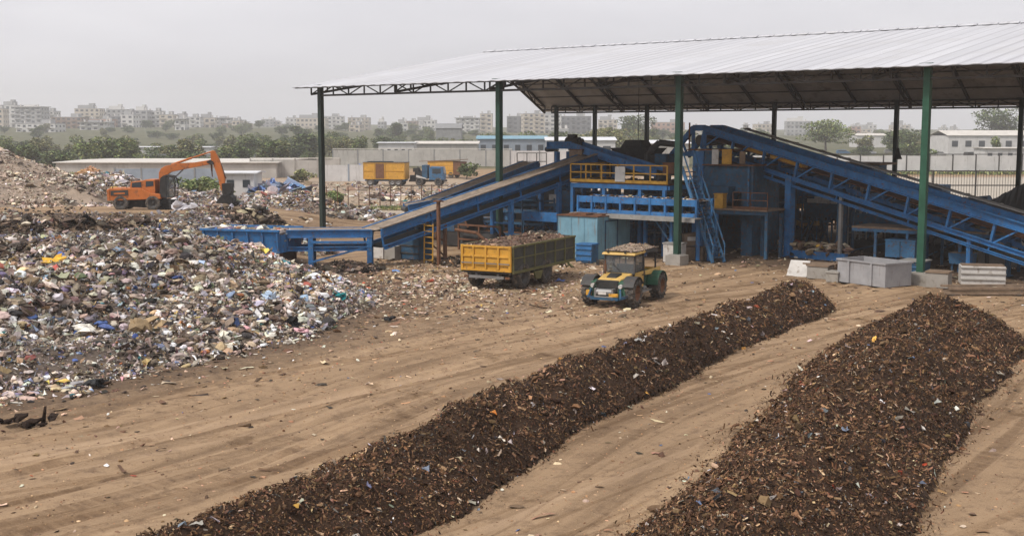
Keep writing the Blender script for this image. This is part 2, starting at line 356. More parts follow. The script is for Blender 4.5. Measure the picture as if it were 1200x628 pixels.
GROUND = npmesh('ground', v, f, M['soil'], np.stack([damp_shade, green, pale], 1), smooth=True); tag(GROUND, 'tan dirt yard with wheel tracks running between the heaps', 'ground', kind='structure')
# ------------------------------------------------------------------ loose material: refuse heaps, compost windrows, litter
t_ = (1+5**.5)/2
ICO = np.array([(-1, t_, 0), (1, t_, 0), (-1, -t_, 0), (1, -t_, 0), (0, -1, t_), (0, 1, t_), (0, -1, -t_), (0, 1, -t_), (t_, 0, -1), (t_, 0, 1), (-t_, 0, -1), (-t_, 0, 1)])/1.9
ICOF = np.array([(0, 11, 5), (0, 5, 1), (0, 1, 7), (0, 7, 10), (0, 10, 11), (1, 5, 9), (5, 11, 4), (11, 10, 2), (10, 7, 6), (7, 1, 8), (3, 9, 4), (3, 4, 2), (3, 2, 6), (3, 6, 8), (3, 8, 9), (4, 9, 5), (2, 4, 11), (6, 2, 10), (8, 6, 7), (9, 8, 1)])
def rots(n, tilt=math.pi):
    """random turn about z after a random lean of up to tilt"""
    a = rng.uniform(0, 2*math.pi, n); b = rng.normal(0, 1, n)*tilt; c = rng.uniform(0, 2*math.pi, n)
    def rz(t): z = np.zeros_like(t); o = z+1; return np.stack([np.cos(t), -np.sin(t), z, np.sin(t), np.cos(t), z, z, z, o], 1).reshape(-1, 3, 3)
    def rx(t): z = np.zeros_like(t); o = z+1; return np.stack([o, z, z, z, np.cos(t), -np.sin(t), z, np.sin(t), np.cos(t)], 1).reshape(-1, 3, 3)
    return rz(a) @ rx(b) @ rz(c)
def place(base, faces, P, sc, rot):
    v = np.einsum('nij,nkj->nki', rot, base*sc[:, None, :])+P[:, None, :]; k = base.shape[-2]; n = len(P)
    f = (faces[None]+(np.arange(n)*k)[:, None, None]).reshape(-1, faces.shape[1])
    return v.reshape(-1, 3), f
def _sub(v, f):
    v = [tuple(p) for p in v]; c = {}; g = []
    def mid(a, b):
        k = (min(a, b), max(a, b))
        if k not in c:
            p = (np.array(v[a])+np.array(v[b]))/2; p = p/np.linalg.norm(p)*np.linalg.norm(v[0]); c[k] = len(v); v.append(tuple(p))
        return c[k]
    for a, b, d in f: ab, bd, da = mid(a, b), mid(b, d), mid(d, a); g += [(a, ab, da), (b, bd, ab), (d, da, bd), (ab, bd, da)]
    return np.array(v), np.array(g)
ICO2, ICO2F = _sub(ICO, ICOF)
class Bag:
    def __init__(s): s.v = []; s.f = []; s.c = []; s.s = []; s.n = 0
    def add(s, v, f, c, smooth=False):
        s.v.append(v); s.f.append(f+s.n); s.c.append(c); s.s.append(np.full(len(f), smooth)); s.n += len(v)
    def blobs(s, P, size, col, flat=.6, tilt=.5, stretch=.45, jit=.42):
        n = len(P)
        if not n: return
        b = ICO[None]*rng.uniform(1-jit, 1+jit, (n, 12, 1))+rng.normal(0, .14, (n, 12, 3))
        sc = np.stack([size*.5*rng.uniform(1, 1+stretch*2, n), size*.5*rng.uniform(.7, 1.1, n), size*.5*flat*rng.uniform(.6, 1.25, n)], 1)
        v, f = place(b, ICOF, P, sc, rots(n, tilt)); s.add(v, f, np.repeat(col, 12, 0))
    def bags(s, P, size, col, flat=.62, tilt=.4):
        n = len(P)
        if not n: return
        k = len(ICO2); ph = rng.uniform(0, 6, (n, 1)); fq = rng.uniform(5, 11, (n, 1)); cr = .2*np.sin(fq*ICO2[None, :, 0]+ph)*np.cos(fq*.8*ICO2[None, :, 1]+ph*1.7)+rng.normal(0, .10, (n, k))
        b = ICO2[None]*(1+cr)[:, :, None]; b[:, :, 2] = np.where(b[:, :, 2] < 0, b[:, :, 2]*.6, b[:, :, 2])
        sc = np.stack([size*.5*rng.uniform(1, 1.7, n), size*.5*rng.uniform(.75, 1.15, n), size*.5*flat*rng.uniform(.6, 1.25, n)], 1)
        v, f = place(b, ICO2F, P, sc, rots(n, tilt)); s.add(v, f, np.repeat(col, k, 0)*rng.lognormal(0, .12, (n*k, 1)))
    def sheets(s, P, size, col, tilt=.45, crumple=.16, asp=.6):
        n = len(P)
        if not n: return
        gx_, gy_ = np.meshgrid([-.5, 0, .5], [-.5, 0, .5]); b = np.stack([gx_.ravel(), gy_.ravel(), 0*gx_.ravel()], 1)[None]+rng.normal(0, 1, (n, 9, 3))*np.array([.1, .1, crumple])
        q = np.array([(0, 1, 4, 3), (1, 2, 5, 4), (3, 4, 7, 6), (4, 5, 8, 7)])
        v, f = place(b, q, P, np.stack([size*rng.uniform(.8, 1.5, n), size*asp*rng.uniform(.6, 1.3, n), size], 1), rots(n, tilt)); s.add(v, f, np.repeat(col, 9, 0))
    def flakes(s, P, Ln, Wd, col, tilt=.4, bend=.18, rot=None):
        n = len(P)
        if not n: return
        b = np.array([(-.5, -.5, 0), (-.5, .5, 0), (0, -.5, 0), (0, .5, 0), (.5, -.5, 0), (.5, .5, 0)])[None]+rng.normal(0, 1, (n, 6, 3))*np.array([.06, .12, 0])
        b[:, 2:4, 2] += rng.normal(0, bend, (n, 1)); b[:, :, 2] += rng.normal(0, .05, (n, 6))
        q = np.array([(0, 2, 3, 1), (2, 4, 5, 3)])
        v, f = place(b, q, P, np.stack([Ln, Wd, Ln], 1), rots(n, tilt) if rot is None else rot); s.add(v, f, np.repeat(col, 6, 0))
    def build(s, name, mat, parent=None):
        f3 = [x for x in s.f if x.shape[1] == 3]; f4 = [x for x in s.f if x.shape[1] == 4]
        sm = np.concatenate([y for x, y in zip(s.f, s.s) if x.shape[1] == 3]+[y for x, y in zip(s.f, s.s) if x.shape[1] == 4])
        fs = ([np.concatenate(f3)] if f3 else [])+([np.concatenate(f4)] if f4 else [])
        return npmesh(name, np.concatenate(s.v), fs, mat, np.concatenate(s.c), parent, sm)
def pal(spec, n):
    """spec = [(weight, (r,g,b) sRGB)]; own colours with a spread"""
    wts = np.array([a for a, _ in spec], float); cs = np.array([lin(*c) for _, c in spec])
    c = cs[rng.choice(len(cs), n, p=wts/wts.sum())]
    return np.clip(c*rng.lognormal(0, .28, (n, 1))*rng.normal(1, .06, (n, 3)), .004, .8)
TRASH = [(17, (142, 127, 112)), (16, (168, 155, 140)), (12, (194, 185, 174)), (9, (218, 213, 208)), (13, (114, 98, 82)), (10, (84, 73, 64)), (6, (46, 43, 42)), (7, (156, 132, 102)), (9, (138, 134, 138)),
         (1.2, (72, 92, 140)), (1.5, (134, 150, 174)), (.5, (52, 104, 108)), (.7, (188, 158, 80)), (.55, (136, 72, 62)), (1.0, (180, 144, 145)), (.6, (96, 108, 80)), (1.3, (124, 112, 138)), (.7, (164, 110, 72))]
PALE = [(16, (140, 118, 98)), (14, (172, 152, 130)), (7, (200, 186, 168)), (12, (106, 86, 68)), (8, (72, 58, 48)), (3, (44, 40, 38)), (2, (215, 206, 196)), (.5, (86, 108, 150)), (.5, (170, 80, 60)), (.4, (200, 160, 70))]
DARK = [(20, (62, 50, 40)), (16, (46, 38, 32)), (10, (84, 68, 54)), (5, (112, 94, 78)), (2, (150, 136, 120)), (.7, (200, 190, 180)), (.4, (90, 104, 130))]
def heap(name, hf, reg, bounds, step, base_rgb, items, label, cat='heap', lo=.1, big=(.16, .5), spec=TRASH, kind='stuff', specf=None, sheetshare=.3, mat='trash'):
    """heap surface plus loose items lying on it, ONE mesh. hf height, reg(x,y)->0..1 cover"""
    x0, x1, y0, y1 = bounds; B = Bag()
    v, f = grid(np.arange(x0, x1+step, step), np.arange(y0, y1+step, step), lambda X, Y: hf(X, Y))
    keep = (reg(v[:, 0], v[:, 1]) > .01); fk = f[keep[f].any(1)]
    bc = np.array(lin(*base_rgb))[None]*(1+.45*fbm(v[:, 0]*1.1, v[:, 1]*1.1, 21, 4))[:, None]; v = v.copy()
    if specf is not None: sf = np.clip(specf(v[:, 0], v[:, 1]), 0, 1)[:, None]; bc = bc*(1-sf)+np.array(lin(56, 45, 37))[None]*sf
    v[:, 2] += .10*fbm(v[:, 0]*2.3, v[:, 1]*2.3, 31, 3)
    v[:, 2] -= .4*(1-sst(reg(v[:, 0], v[:, 1]), .02, .6))
    used = np.unique(fk); rm = np.zeros(len(v), int); rm[used] = np.arange(len(used))
    B.add(v[used], rm[fk], bc[used], True)
    x = rng.uniform(x0, x1, items*4); y = rng.uniform(y0, y1, items*4); k = np.nonzero(rng.uniform(0, 1, items*4) < reg(x, y))[0][:items]; x, y = x[k], y[k]; n = len(x)
    sz = big[0]*(big[1]/big[0])**(rng.beta(1.1, 2.4, n))*np.clip(1+1.1*fbm(x*.32, y*.32, 88, 3), .5, 1.7); z = hf(x, y)+sz*rng.uniform(-.12, .32, n)
    c = pal(spec, n)*((1.0 if spec is TRASH else 1.0)*np.clip(1+.75*fbm(x*.22+5, y*.22, 89, 4), .35, 1.5))[:, None]
    if specf is not None: m2 = rng.uniform(0, 1, n) < specf(x, y); c[m2] = pal(DARK, int(m2.sum()))
    P = np.stack([x, y, z], 1); r = rng.uniform(0, 1, n)
    a = r < 1-sheetshare; b_ = a & (sz > big[0]*2.6); B.bags(P[b_], sz[b_]*1.1, c[b_]); a = a & ~b_; B.blobs(P[a], sz[a], c[a]); a2 = (r >= 1-sheetshare) & (r < 1-.25*sheetshare); B.sheets(P[a2]+np.array([0, 0, .05]), sz[a2]*1.0, c[a2]*.9, crumple=.3, tilt=.6)
    a3 = r >= 1-.25*sheetshare; B.flakes(P[a3]+np.array([0, 0, .06]), sz[a3]*2.2, sz[a3]*.14, c[a3])
    o = B.build(name, M[mat]); return tag(o, label, cat, kind=kind)
def mound_h(x, y):
    d = heap_in(x, y); lum = fbm(x*.16, y*.16, 41, 4); dip = np.exp(-((y-58.6)/2.4)**2)*(1-sst(x, -22, -15))
    h = (.75*sst(d, -.2, 2.2)+1.45*sst(d, 1, 11)+.45*sst(d, 9, 24))+lum*.95*sst(d, .5, 5)-.75*dip
    h = h+.30*fbm(x*.55, y*.55, 43, 3)*sst(d, .3, 2)+.8*np.exp(-(((x+13.5)/4.0)**2+((y-47)/4.0)**2))+.55*np.exp(-(((x+22)/4)**2+((y-40)/4)**2))
    blend = sst(y, 60.3, 62.5); p = plateau(x, y)
    return h*(1-blend)+blend*np.maximum(p+.25*lum+.1, np.minimum(h, p+.5))-.04
def mound_reg(x, y):
    d = heap_in(x, y); r = sst(d+1.3*fbm(x*.35, y*.35, 6, 3), -.9, .5)
    return r*np.where((y > 62.5) & (x < -19+1.5*fbm(y*.3, x*.3, 4, 2)), .04, 1.0)
heap('refuse_mound', mound_h, mound_reg, (-44, -4, 14, 73), .3, (96, 84, 73), 190000, 'wide mound of mixed household refuse in the left foreground, sloping to the dirt road', 'refuse mound', big=(.06, .38),
     specf=lambda x, y: np.clip(.95*np.exp(-((y-60.4)/1.7)**2)*(1-sst(x, -20, -16))+.85*sst(fbm(x*.24, y*.24, 77, 4), .10, .34)*(.45+.55*sst(y, 34, 50)), 0, .93), sheetshare=.46)
def hill_h(cx, cy, r, h, pw=1.25, sd=1, rough=.12):
    def f(x, y):
        q = np.hypot(x-cx, (y-cy)*1.0)/(r*(1+.18*fbm(x*.12, y*.12, sd+3, 2)))
        return plateau(x, y)+h*np.clip(1-q, -.1, 1)**pw*(1+rough*2*fbm(x*.3, y*.3, sd, 3)) if pw == 1 else plateau(x, y)-.05+h*np.clip(1-q, 0, 1)**pw*(1+rough*2*fbm(x*.3, y*.3, sd, 3))
    def g(x, y):
        q = np.hypot(x-cx, y-cy)/r
        return 1-sst(q+.25*fbm(x*.5, y*.5, sd+8, 2), .88, 1.06)
    return f, g
def cone(cx, cy, r, h, label, items, rgb=(120, 102, 86), spec=PALE, big=(.25, .9), pw=1.1, sd=1, cat='refuse heap', name='refuse_heap', step=.5, share=.42):
    f, g = hill_h(cx, cy, r, h, pw, sd); heap(name, f, g, (cx-r*1.1, cx+r*1.1, cy-r*1.1, cy+r*1.1), step, rgb, items, label, cat, big=big, spec=spec, sheetshare=share)
HILL = [(16, (160, 143, 126)), (14, (180, 164, 147)), (8, (200, 188, 174)), (10, (132, 115, 99)), (7, (94, 80, 68)), (2, (66, 58, 52)), (2, (212, 204, 196)), (.3, (110, 124, 150)), (.2, (160, 90, 70))]
cone(-55, 100, 25.5, 8.2, 'tall brown hill of old refuse rising at the left edge behind the excavator', 60000, sd=3, pw=1.05, big=(.10, .45), rgb=(146, 130, 114), spec=HILL)
cone(-36, 104, 15, 3.3, 'low spread of pale refuse just behind the orange excavator', 16000, sd=5, spec=TRASH, big=(.13, .6))
cone(-46, 131, 6.5, 3.2, 'small tan spoil heap beyond the refuse, at the foot of the tall hill', 1500, (168, 128, 92), [(10, (176, 136, 98)), (8, (150, 112, 80)), (4, (196, 160, 122))], (.2, .6), sd=8, cat='spoil heap', name='spoil_heap')
cone(-20.8, 83.5, 3.6, 1.3, 'grey refuse heap the excavator bucket is digging into', 3200, (92, 80, 70), TRASH, (.12, .6), sd=9, step=.3)
cone(-15.4, 73.2, 3.3, 1.1, 'dark brown heap of wet refuse beside the tall corner post', 1500, (66, 54, 44), DARK+[(8, (130, 112, 94)), (3, (180, 160, 136))], (.14, .5), sd=12, step=.25)
cone(-17.5, 98, 7.5, 1.5, 'pale heap of broken rubble and sacks beyond the excavator arm', 6000, spec=TRASH, sd=14, big=(.14, .6))
cone(-22.5, 110, 6, 1.6, 'low heap of grey and blue plastic waste by the far sheds', 3000, (120, 118, 120), TRASH+[(20, (140, 146, 158)), (8, (96, 124, 164))], (.16, .8), sd=16)
cone(-13.2, 68.5, 3.2, .55, 'thin scatter of mixed waste behind the blue feed hopper', 900, spec=TRASH, sd=18, big=(.16, .5), step=.3)
cone(-4.5, 128, 10, .55, 'flat spread of white and red rubbish behind the wire fence', 3600, (176, 160, 142), TRASH+[(26, (205, 192, 176)), (6, (178, 90, 78))], (.16, .8), sd=20, step=.6)
cone(-8.4, 60.8, 2.1, .5, 'dark clods and scraps under the raised belt legs', 500, (58, 46, 38), DARK+[(6, (150, 132, 112))], (.12, .45), sd=22, step=.2)
cone(-1.6, 64.5, 3.0, .38, 'dry brown scraps spread below the long inclined belt', 900, (92, 72, 54), DARK+[(10, (140, 112, 84))], (.1, .35), sd=24, step=.2)
# ---- compost windrows
COMP = [(20, (84, 62, 45)), (16, (64, 47, 35)), (16, (104, 78, 57)), (11, (120, 93, 70)), (6, (142, 113, 86)), (2, (164, 138, 110)), (.8, (190, 170, 144)), (6, (44, 36, 31)), (2, (96, 92, 86)),
        (.25, (214, 208, 200)), (.08, (176, 128, 66)), (.04, (140, 70, 50)), (.08, (96, 112, 136))]
def windrow(line, wids, Hs_, label, sd, nmul=1.0):
    line = np.array(line, float); wid = max(wids)
    tyf = lambda y: np.clip((y-18)/20, 0, 1)
    def prof(x, y):
        d = seg_dist(x, y, line); ww = (wids[0]+(wids[1]-wids[0])*tyf(y))*(1+.2*fbm(x*.33, y*.33, sd, 4))
        p = d/ww; return p
    def hf(x, y):
        p = prof(x, y); s = x*.5+y*.86
        h = (Hs_[0]+(Hs_[1]-Hs_[0])*tyf(y))*(1+.16*fbm(s*.3, s*0+.3, sd+2, 3))*np.clip(1-np.clip(p, 0, 1.3)**1.45, -.12, 1)
        return h+(.26*fbm(x*.8, y*.8, sd+5, 3)+.17*fbm(x*2.2, y*2.2, sd+6, 3)+.07*fbm(x*6, y*6, sd+7, 2))*np.clip(1.15-p, 0, .6)/.6
    x0, y0 = line.min(0)-wid*1.25; x1, y1 = line.max(0)+wid*1.25; y0 = max(y0, 9)
    B = Bag(); v, f = grid(np.arange(x0, x1, .13), np.arange(y0, y1, .13), hf)
    k = prof(v[:, 0], v[:, 1]) < 1.03; fk = f[k[f].all(1)]; used = np.unique(fk); rm = np.zeros(len(v), int); rm[used] = np.arange(len(used))
    vc = np.array(lin(58, 44, 34))[None]*(1+.5*fbm(v[:, 0]*3, v[:, 1]*3, sd+9, 3))[:, None]
    B.add(v[used], rm[fk], vc[used], True)
    n = int(3000000*nmul); x = rng.uniform(x0, x1, n); y = rng.uniform(y0, y1, n); p = prof(x, y); dist = np.maximum(y, 14)
    dens = np.clip((18/dist)**1.5, 0, 1)*np.where(p < .97, 1, np.clip(1-(p-.97)/.3, 0, 1)**2*.4); area = (x1-x0)*(y1-y0); dens = dens*np.minimum(1, 1000*area/n)
    k = rng.uniform(0, 1, n) < dens; x, y, dist = x[k], y[k], dist[k]; n = len(x)
    e = .12; nx = (hf(x-e, y)-hf(x+e, y))/(2*e); ny = (hf(x, y-e)-hf(x, y+e))/(2*e)
    nr = np.stack([nx, ny, np.ones(n)], 1); nr += rng.normal(0, .6, (n, 3)); nr /= np.linalg.norm(nr, axis=1)[:, None]
    a = rng.normal(0, 1, (n, 3)); tx = np.cross(nr, a); tx /= np.linalg.norm(tx, axis=1)[:, None]; ty = np.cross(nr, tx)
    rot = np.stack([tx, ty, nr], 2)
    sc = (dist/18)**.62; fb = rng.uniform(0, 1, n) < .66; Ln = np.where(fb, np.minimum(.046*np.exp(rng.normal(.1, .5, n)), .16), .026*np.exp(rng.normal(.1, .45, n)))*sc; Wd = np.where(fb, Ln*rng.uniform(.10, .26, n)+.005, Ln*rng.uniform(.3, .8, n))
    c = pal(COMP, n)*(1+.45*fbm(x*.55, y*.55, sd+12, 3)+.35*fbm(x*.17, y*.17, sd+13, 2))[:, None]
    z = np.maximum(hf(x, y), 0)+rng.uniform(-.012, .06, n)*sc
    B.flakes(np.stack([x, y, z], 1), Ln, Wd, np.clip(c, .004, .8), rot=rot)
    k = rng.choice(n, n//110, replace=False); P = np.stack([x[k], y[k], z[k]+.01], 1); q = rng.uniform(0, 1, len(k)) < .75
    B.blobs(P[q], rng.uniform(.04, .13, q.sum())*sc[k][q], pal(COMP[:6], int(q.sum())), flat=.7)
    kk = rng.choice(n, 190, replace=False); P = np.stack([x[kk], y[kk], z[kk]+.02], 1)
    B.sheets(P, rng.uniform(.06, .15, 190)*sc[kk], pal([(4, (190, 184, 176)), (5, (140, 132, 122)), (1, (184, 132, 70)), (2, (110, 118, 132)), (.4, (150, 70, 50)), (4, (56, 58, 62))], 190), crumple=.2)
    o = B.build('compost_windrow', M['chips']); print('windrow', n); return tag(o, label, 'compost windrow')
windrow([(-8.1, 11.3), (-2.15, 22.4), (.3, 28.0), (5.8, 37.9), (9.5, 44.0), (11.5, 47.4)], (1.5, 1.38), (1.06, 1.0), 'long low ridge of dark shredded compost running between the two dirt tracks', 50)
windrow([(.15, 11.5), (5.05, 21.1), (7.65, 26.9), (11.8, 34.9), (14.2, 38.9)], (2.1, 2.7), (1.34, 1.6), 'taller broad ridge of dark shredded compost filling the lower right corner', 90, 1.1)
# ---- litter and stones trodden into the yard
n = 15000; B = Bag(); x = rng.uniform(-22, 32, n); y = 16+48*rng.uniform(0, 1, n)**.8
near = np.clip(1-np.abs(-heap_in(x, y))/6, .0, 1); wl = (x-8.7)*.62+(y-62)*.78; k = (rng.uniform(0, 1, n) < .3+.7*near+.35*np.exp(-((wl+1)/3.5)**2)) & (heap_in(x, y) < .4); x, y = x[k], y[k]; n = len(x)
z = ground_h(x, y)+.008; P = np.stack([x, y, z], 1); r = rng.uniform(0, 1, n); s = np.exp(rng.normal(-2.75, .5, n))*(1+.35*(heap_in(x, y) > -4))
c = pal([(10, (150, 118, 90)), (7, (96, 74, 56)), (6, (186, 164, 138)), (2.2, (214, 206, 196)), (5, (62, 52, 44)), (.4, (90, 110, 150)), (.3, (180, 90, 60))], n)
a = r < .6; B.blobs(P[a], s[a], c[a], flat=.5); B.sheets(P[(r >= .6) & (r < .85)]+np.array([0, 0, .012]), s[(r >= .6) & (r < .85)]*1.7, c[(r >= .6) & (r < .85)], tilt=.08, crumple=.06); a = r >= .85; B.flakes(P[a]+np.array([0, 0, .015]), s[a]*2.4, s[a]*.4, c[a], tilt=.1, bend=.06)
tag(B.build('yard_litter', M['trash']), 'scattered stones and scraps of paper trodden into the dirt yard', 'litter', kind='stuff')
n = 26000; B = Bag(); x = rng.uniform(-16, 26, n); y = 16+34*rng.uniform(0, 1, n)**1.2; k = heap_in(x, y) < .5; x, y = x[k], y[k]; n = len(x)
B.blobs(np.stack([x, y, ground_h(x, y)], 1), np.exp(rng.normal(-3.75, .45, n))*(y/24)**.5, pal([(10, (150, 116, 86)), (8, (112, 84, 62)), (6, (178, 146, 114)), (3, (84, 64, 50))], n), flat=.6)
tag(B.build('soil_clods', M['trash']), 'fine clods and pebbles loose on the dirt road', 'gravel', kind='stuff')
def scatter_stuff(name, label, cat, n, xy, size, spec, mat='trash', zf=None):
    x, y = xy; B = Bag(); z = ground_h(x, y) if zf is None else zf; P = np.stack([x, y, z+.01], 1); r = rng.uniform(0, 1, n); sz = np.exp(rng.normal(math.log(size), .5, n)); c = pal(spec, n)
    a = r < .5; B.blobs(P[a], sz[a], c[a], flat=.5); a = (r >= .5) & (r < .8); B.sheets(P[a]+np.array([0, 0, .03]), sz[a]*1.2, c[a], tilt=.15, crumple=.15); a = r >= .8; B.flakes(P[a]+np.array([0, 0, .03]), sz[a]*2.5, sz[a]*.25, c[a], tilt=.12)
    return tag(B.build(name, M[mat]), label, cat, kind='stuff')
n = 5200; x = np.concatenate([rng.normal(-2.8, 2.4, n//2), rng.uniform(-8, 6, n-n//2)]); y = np.concatenate([rng.normal(55.5, 4.0, n//2), rng.uniform(45, 66, n-n//2)]); k = heap_in(x, y) < 0; x, y = x[k], y[k]
scatter_stuff('spilled_scraps', 'pale paper scraps and dry chaff spilled on the ground between refuse mound and trailer', 'scraps', len(x), (x, y), .085, PALE+[(12, (196, 178, 154)), (8, (118, 92, 70))])
n = 5200; x = rng.uniform(-44, 12, n); y = rng.uniform(82, 165, n); k = (fbm(x*.07, y*.05, 71, 3) > -.12) & ~((y > 98) & (y < 108) & (x > -14)) & (x > -30+.0*y); x, y = x[k], y[k]
scatter_stuff('yard_rubble', 'pale rubble, brick and plastic scraps strewn over the far yard around the yellow wagons', 'rubble', len(x), (x, y), .26, PALE+TRASH)
n = 3600; x = rng.uniform(-48, -17, n); y = rng.normal(61.2, .9, n)
scatter_stuff('bank_debris', 'dark wet scraps and soil along the bank edge between the mound and the dirt terrace', 'debris', n, (x, y), .2, DARK, zf=np.maximum(ground_h(x, y), mound_h(x, y)*(heap_in(x, y) > 0)))
n = 1500; s_ = rng.uniform(-6, 40, n); t_2 = rng.uniform(1.0, 15, n)**1.0; x = 8.7+.78*s_+.62*t_2; y = 62-.62*s_+.78*t_2
scatter_stuff('shed_scraps', 'loose scraps, dust and rubble on the dark floor under the shed', 'scraps', n, (x, y), .13, PALE+DARK)
def rag(u, v, size, rgb, name, label, cat, fl=.5):
    """one large scrap that stands out: a crumpled, many-faced bag"""
    p = G(u, v, .0); hz_ = float(mound_h(np.array([p.x]), np.array([p.y]))[0]) if heap_in(np.array([p.x]), np.array([p.y]))[0] > 0 else .02
    for _ in range(4):
        p = G(u, v, hz_); hh = heap_in(np.array([p.x]), np.array([p.y]))[0]; hz_ = .5*hz_+.5*(float(mound_h(np.array([p.x]), np.array([p.y]))[0]) if hh > 0 else .02)
    B = Bag(); k = 7
    B.blobs(np.array([[p.x, p.y, hz_+size*.2]])+rng.normal(0, size*.22, (k, 3))*np.array([1, 1, .4]), np.full(k, size*.62), np.repeat(np.array([lin(*rgb)]), k, 0)*rng.uniform(.75, 1.2, (k, 1)), flat=fl)
    tag(B.build(name, M['trash']), label, cat)
for a in ((108, 452, .5, (34, 35, 36), 'rubbish_bag', 'black knotted bag at the front foot of the refuse mound, nearest the dark stick', 'bag'), (340, 383, .75, (30, 31, 32), 'rubbish_bag', 'large black torn bag at the right foot of the refuse mound', 'bag'), (352, 391, .4, (214, 170, 176), 'rubbish_bag', 'pale pink sack lying in front of the large black bag', 'bag'),
          (398, 350, .55, (20, 120, 124), 'rubbish_bag', 'teal bag lying at the right end of the refuse mound', 'bag'), (116, 336, .5, (58, 84, 160), 'rubbish_bag', 'bright blue bag halfway up the refuse mound', 'bag'), (65, 310, .6, (222, 176, 60), 'rubbish_bag', 'yellow bag on the left crest of the refuse mound', 'bag'),
          (186, 265, .75, (222, 212, 204), 'rubbish_bag', 'white rounded sack on the crest behind the dark bank', 'bag'), (457, 375, .34, (36, 36, 36), 'rubbish_bag', 'small black rag alone on the dirt road', 'rag'), (318, 352, .55, (186, 204, 222), 'rubbish_bag', 'pale blue plastic bag below the feed hopper', 'bag'), (100, 388, .6, (214, 210, 200), 'rubbish_bag', 'white plastic sheet bundle at the middle of the mound face', 'bag'), (165, 385, .9, (150, 128, 96), 'rubbish_bag', 'tan cloth bundle left of the mound middle', 'bundle'), (332, 266, .5, (180, 170, 196), 'rubbish_bag', 'lilac sack standing behind the blue hopper', 'bag')):
    rag(*a)
p = G(2, 496); q = G(57, 498); B = Bag(); k = 14; tt = np.linspace(0, 1, k)[:, None]; pts = np.array(p)[None]*(1-tt)+np.array(q)[None]*tt+rng.normal(0, .05, (k, 3))+np.array([0, 0, .07])
B.blobs(pts, np.full(k, .22), np.repeat(np.array([lin(46, 36, 30)]), k, 0), flat=.55, stretch=.9); tag(B.build('fallen_branch', M['chips']), 'dark half buried branch lying on the road at the left edge', 'branch')
# ------------------------------------------------------------------ open shed
A_, B_ = G(1083, 333), G(793, 310)
es = (A_-B_); es.z = 0; es.normalize(); et = V(-es.y, es.x, 0)
if et.y < 0: et = -et
def pu(o, u, z=0.0):
    """s along the row from o so that the point projects to photo column u"""
    k = (u-600)/FL; dz = (CAMZ-z)*sP
    return (k*(o.y*cP+dz)-o.x)/(es.x-k*es.y*cP)
SO = B_
def sh(s, t, z): return SO+es*s+et*t+V(0, 0, z)
ROWRZ = math.atan2(es.y, es.x)
S0 = [pu(SO, u, 5) for u in (377, 585, 795, 1083)]; sp = S0[3]-S0[2]; S0 += [S0[3]+sp, S0[3]+2*sp]
SL, SR = S0[0]-1.6, S0[5]+3
TF, TR, TB = -1.1, 19.0, 26.0; ZF, ZR, ZB = 9.95, 13.3, 8.75
def rz_(t): return ZF+(ZR-ZF)*(t-TF)/(TR-TF) if t < TR else ZR+(ZB-ZR)*(t-TR)/(TB+.8-TR)
print('shed', [round(a, 1) for a in S0], es, SO)
m, nt, b = newmat('zinc roof sheet'); L = nt.links.new; tcr = N(nt, 'ShaderNodeTexCoord'); mpr = N(nt, 'ShaderNodeMapping'); mpr.inputs['Rotation'].default_value = (0, 0, -ROWRZ); L(tcr.outputs['Object'], mpr.inputs[0])
mp2 = N(nt, 'ShaderNodeMapping'); mp2.inputs['Scale'].default_value = (1.05, .05, .05); L(mpr.outputs[0], mp2.inputs[0])
n1 = N(nt, 'ShaderNodeTexNoise', Scale=1.0, Detail=3.0); L(mp2.outputs[0], n1.inputs['Vector'])
n2 = N(nt, 'ShaderNodeTexNoise', Scale=.22, Detail=6.0, Roughness=.65); L(mpr.outputs[0], n2.inputs['Vector'])
wv = N(nt, 'ShaderNodeTexWave', Scale=.33, Distortion=.4, Detail=1.0); wv.bands_direction = 'X'; L(mpr.outputs[0], wv.inputs['Vector'])
c = mix(nt, ramp(nt, n1.outputs[0], .35, .65), (.44, .445, .468), (.52, .525, .548)); c = mix(nt, ramp(nt, n2.outputs[0], .5, .75), c, (.42, .415, .415)); c = mix(nt, ramp(nt, wv.outputs['Fac'], .86, .97), c, (.36, .36, .38))
L(c, b.inputs['Base Color']); b.inputs['Roughness'].default_value = .5; b.inputs['Specular IOR Level'].default_value = .35; M['roof'] = m
shed = thing('open_shed', 'large open-sided shed with pale zinc gable roof, lattice trusses and green steel posts', 'shed', SO)
rb = MB(SO); fl_ = MB(SO)
def roofplane(ta, za, tb, zb):
    n = int((SR-SL)/.22); k = 0; ss = np.linspace(SL, SR, n); prof = [0, .0, .022, .022]
    top = []; 
    for i, s_ in enumerate(ss):
        top.append(prof[i % 4])
    vs = []
    for s_, h in zip(ss, top): vs += [sh(s_, ta, za+h), sh(s_, tb, zb+h)]
    for s_, h in zip(ss, top): vs += [sh(s_, ta, za+h-.03), sh(s_, tb, zb+h-.03)]
    m_ = 2*n; fs = []
    for i in range(n-1):
        a = 2*i; fs.append((a, a+2, a+3, a+1)); fs.append((m_+a, m_+a+1, m_+a+3, m_+a+2))
        fs.append((a, m_+a, m_+a+2, a+2)); fs.append((a+1, a+3, m_+a+3, m_+a+1))
    fs += [(0, 1, m_+1, m_), (m_-2, 2*m_-2, 2*m_-1, m_-1)]
    rb.add(vs, fs)
roofplane(TF, ZF, TR, ZR); roofplane(TB+.8, ZB, TR, ZR)
rb.build('roof', M['roof'], shed)
cs_ = MB(SO)
for ta, za, tb, zb in ((TF, ZF, TR, ZR), (TB+.8, ZB, TR, ZR)):
    for i in range(30):
        a = SL+.05+(SR-SL-.1)*i/30; b = a+(SR-SL-.1)/30-.02; cs_.add([sh(a, ta, za-.045), sh(b, ta, za-.045), sh(b, tb, zb-.045), sh(a, tb, zb-.045)], [(0, 1, 2, 3)])
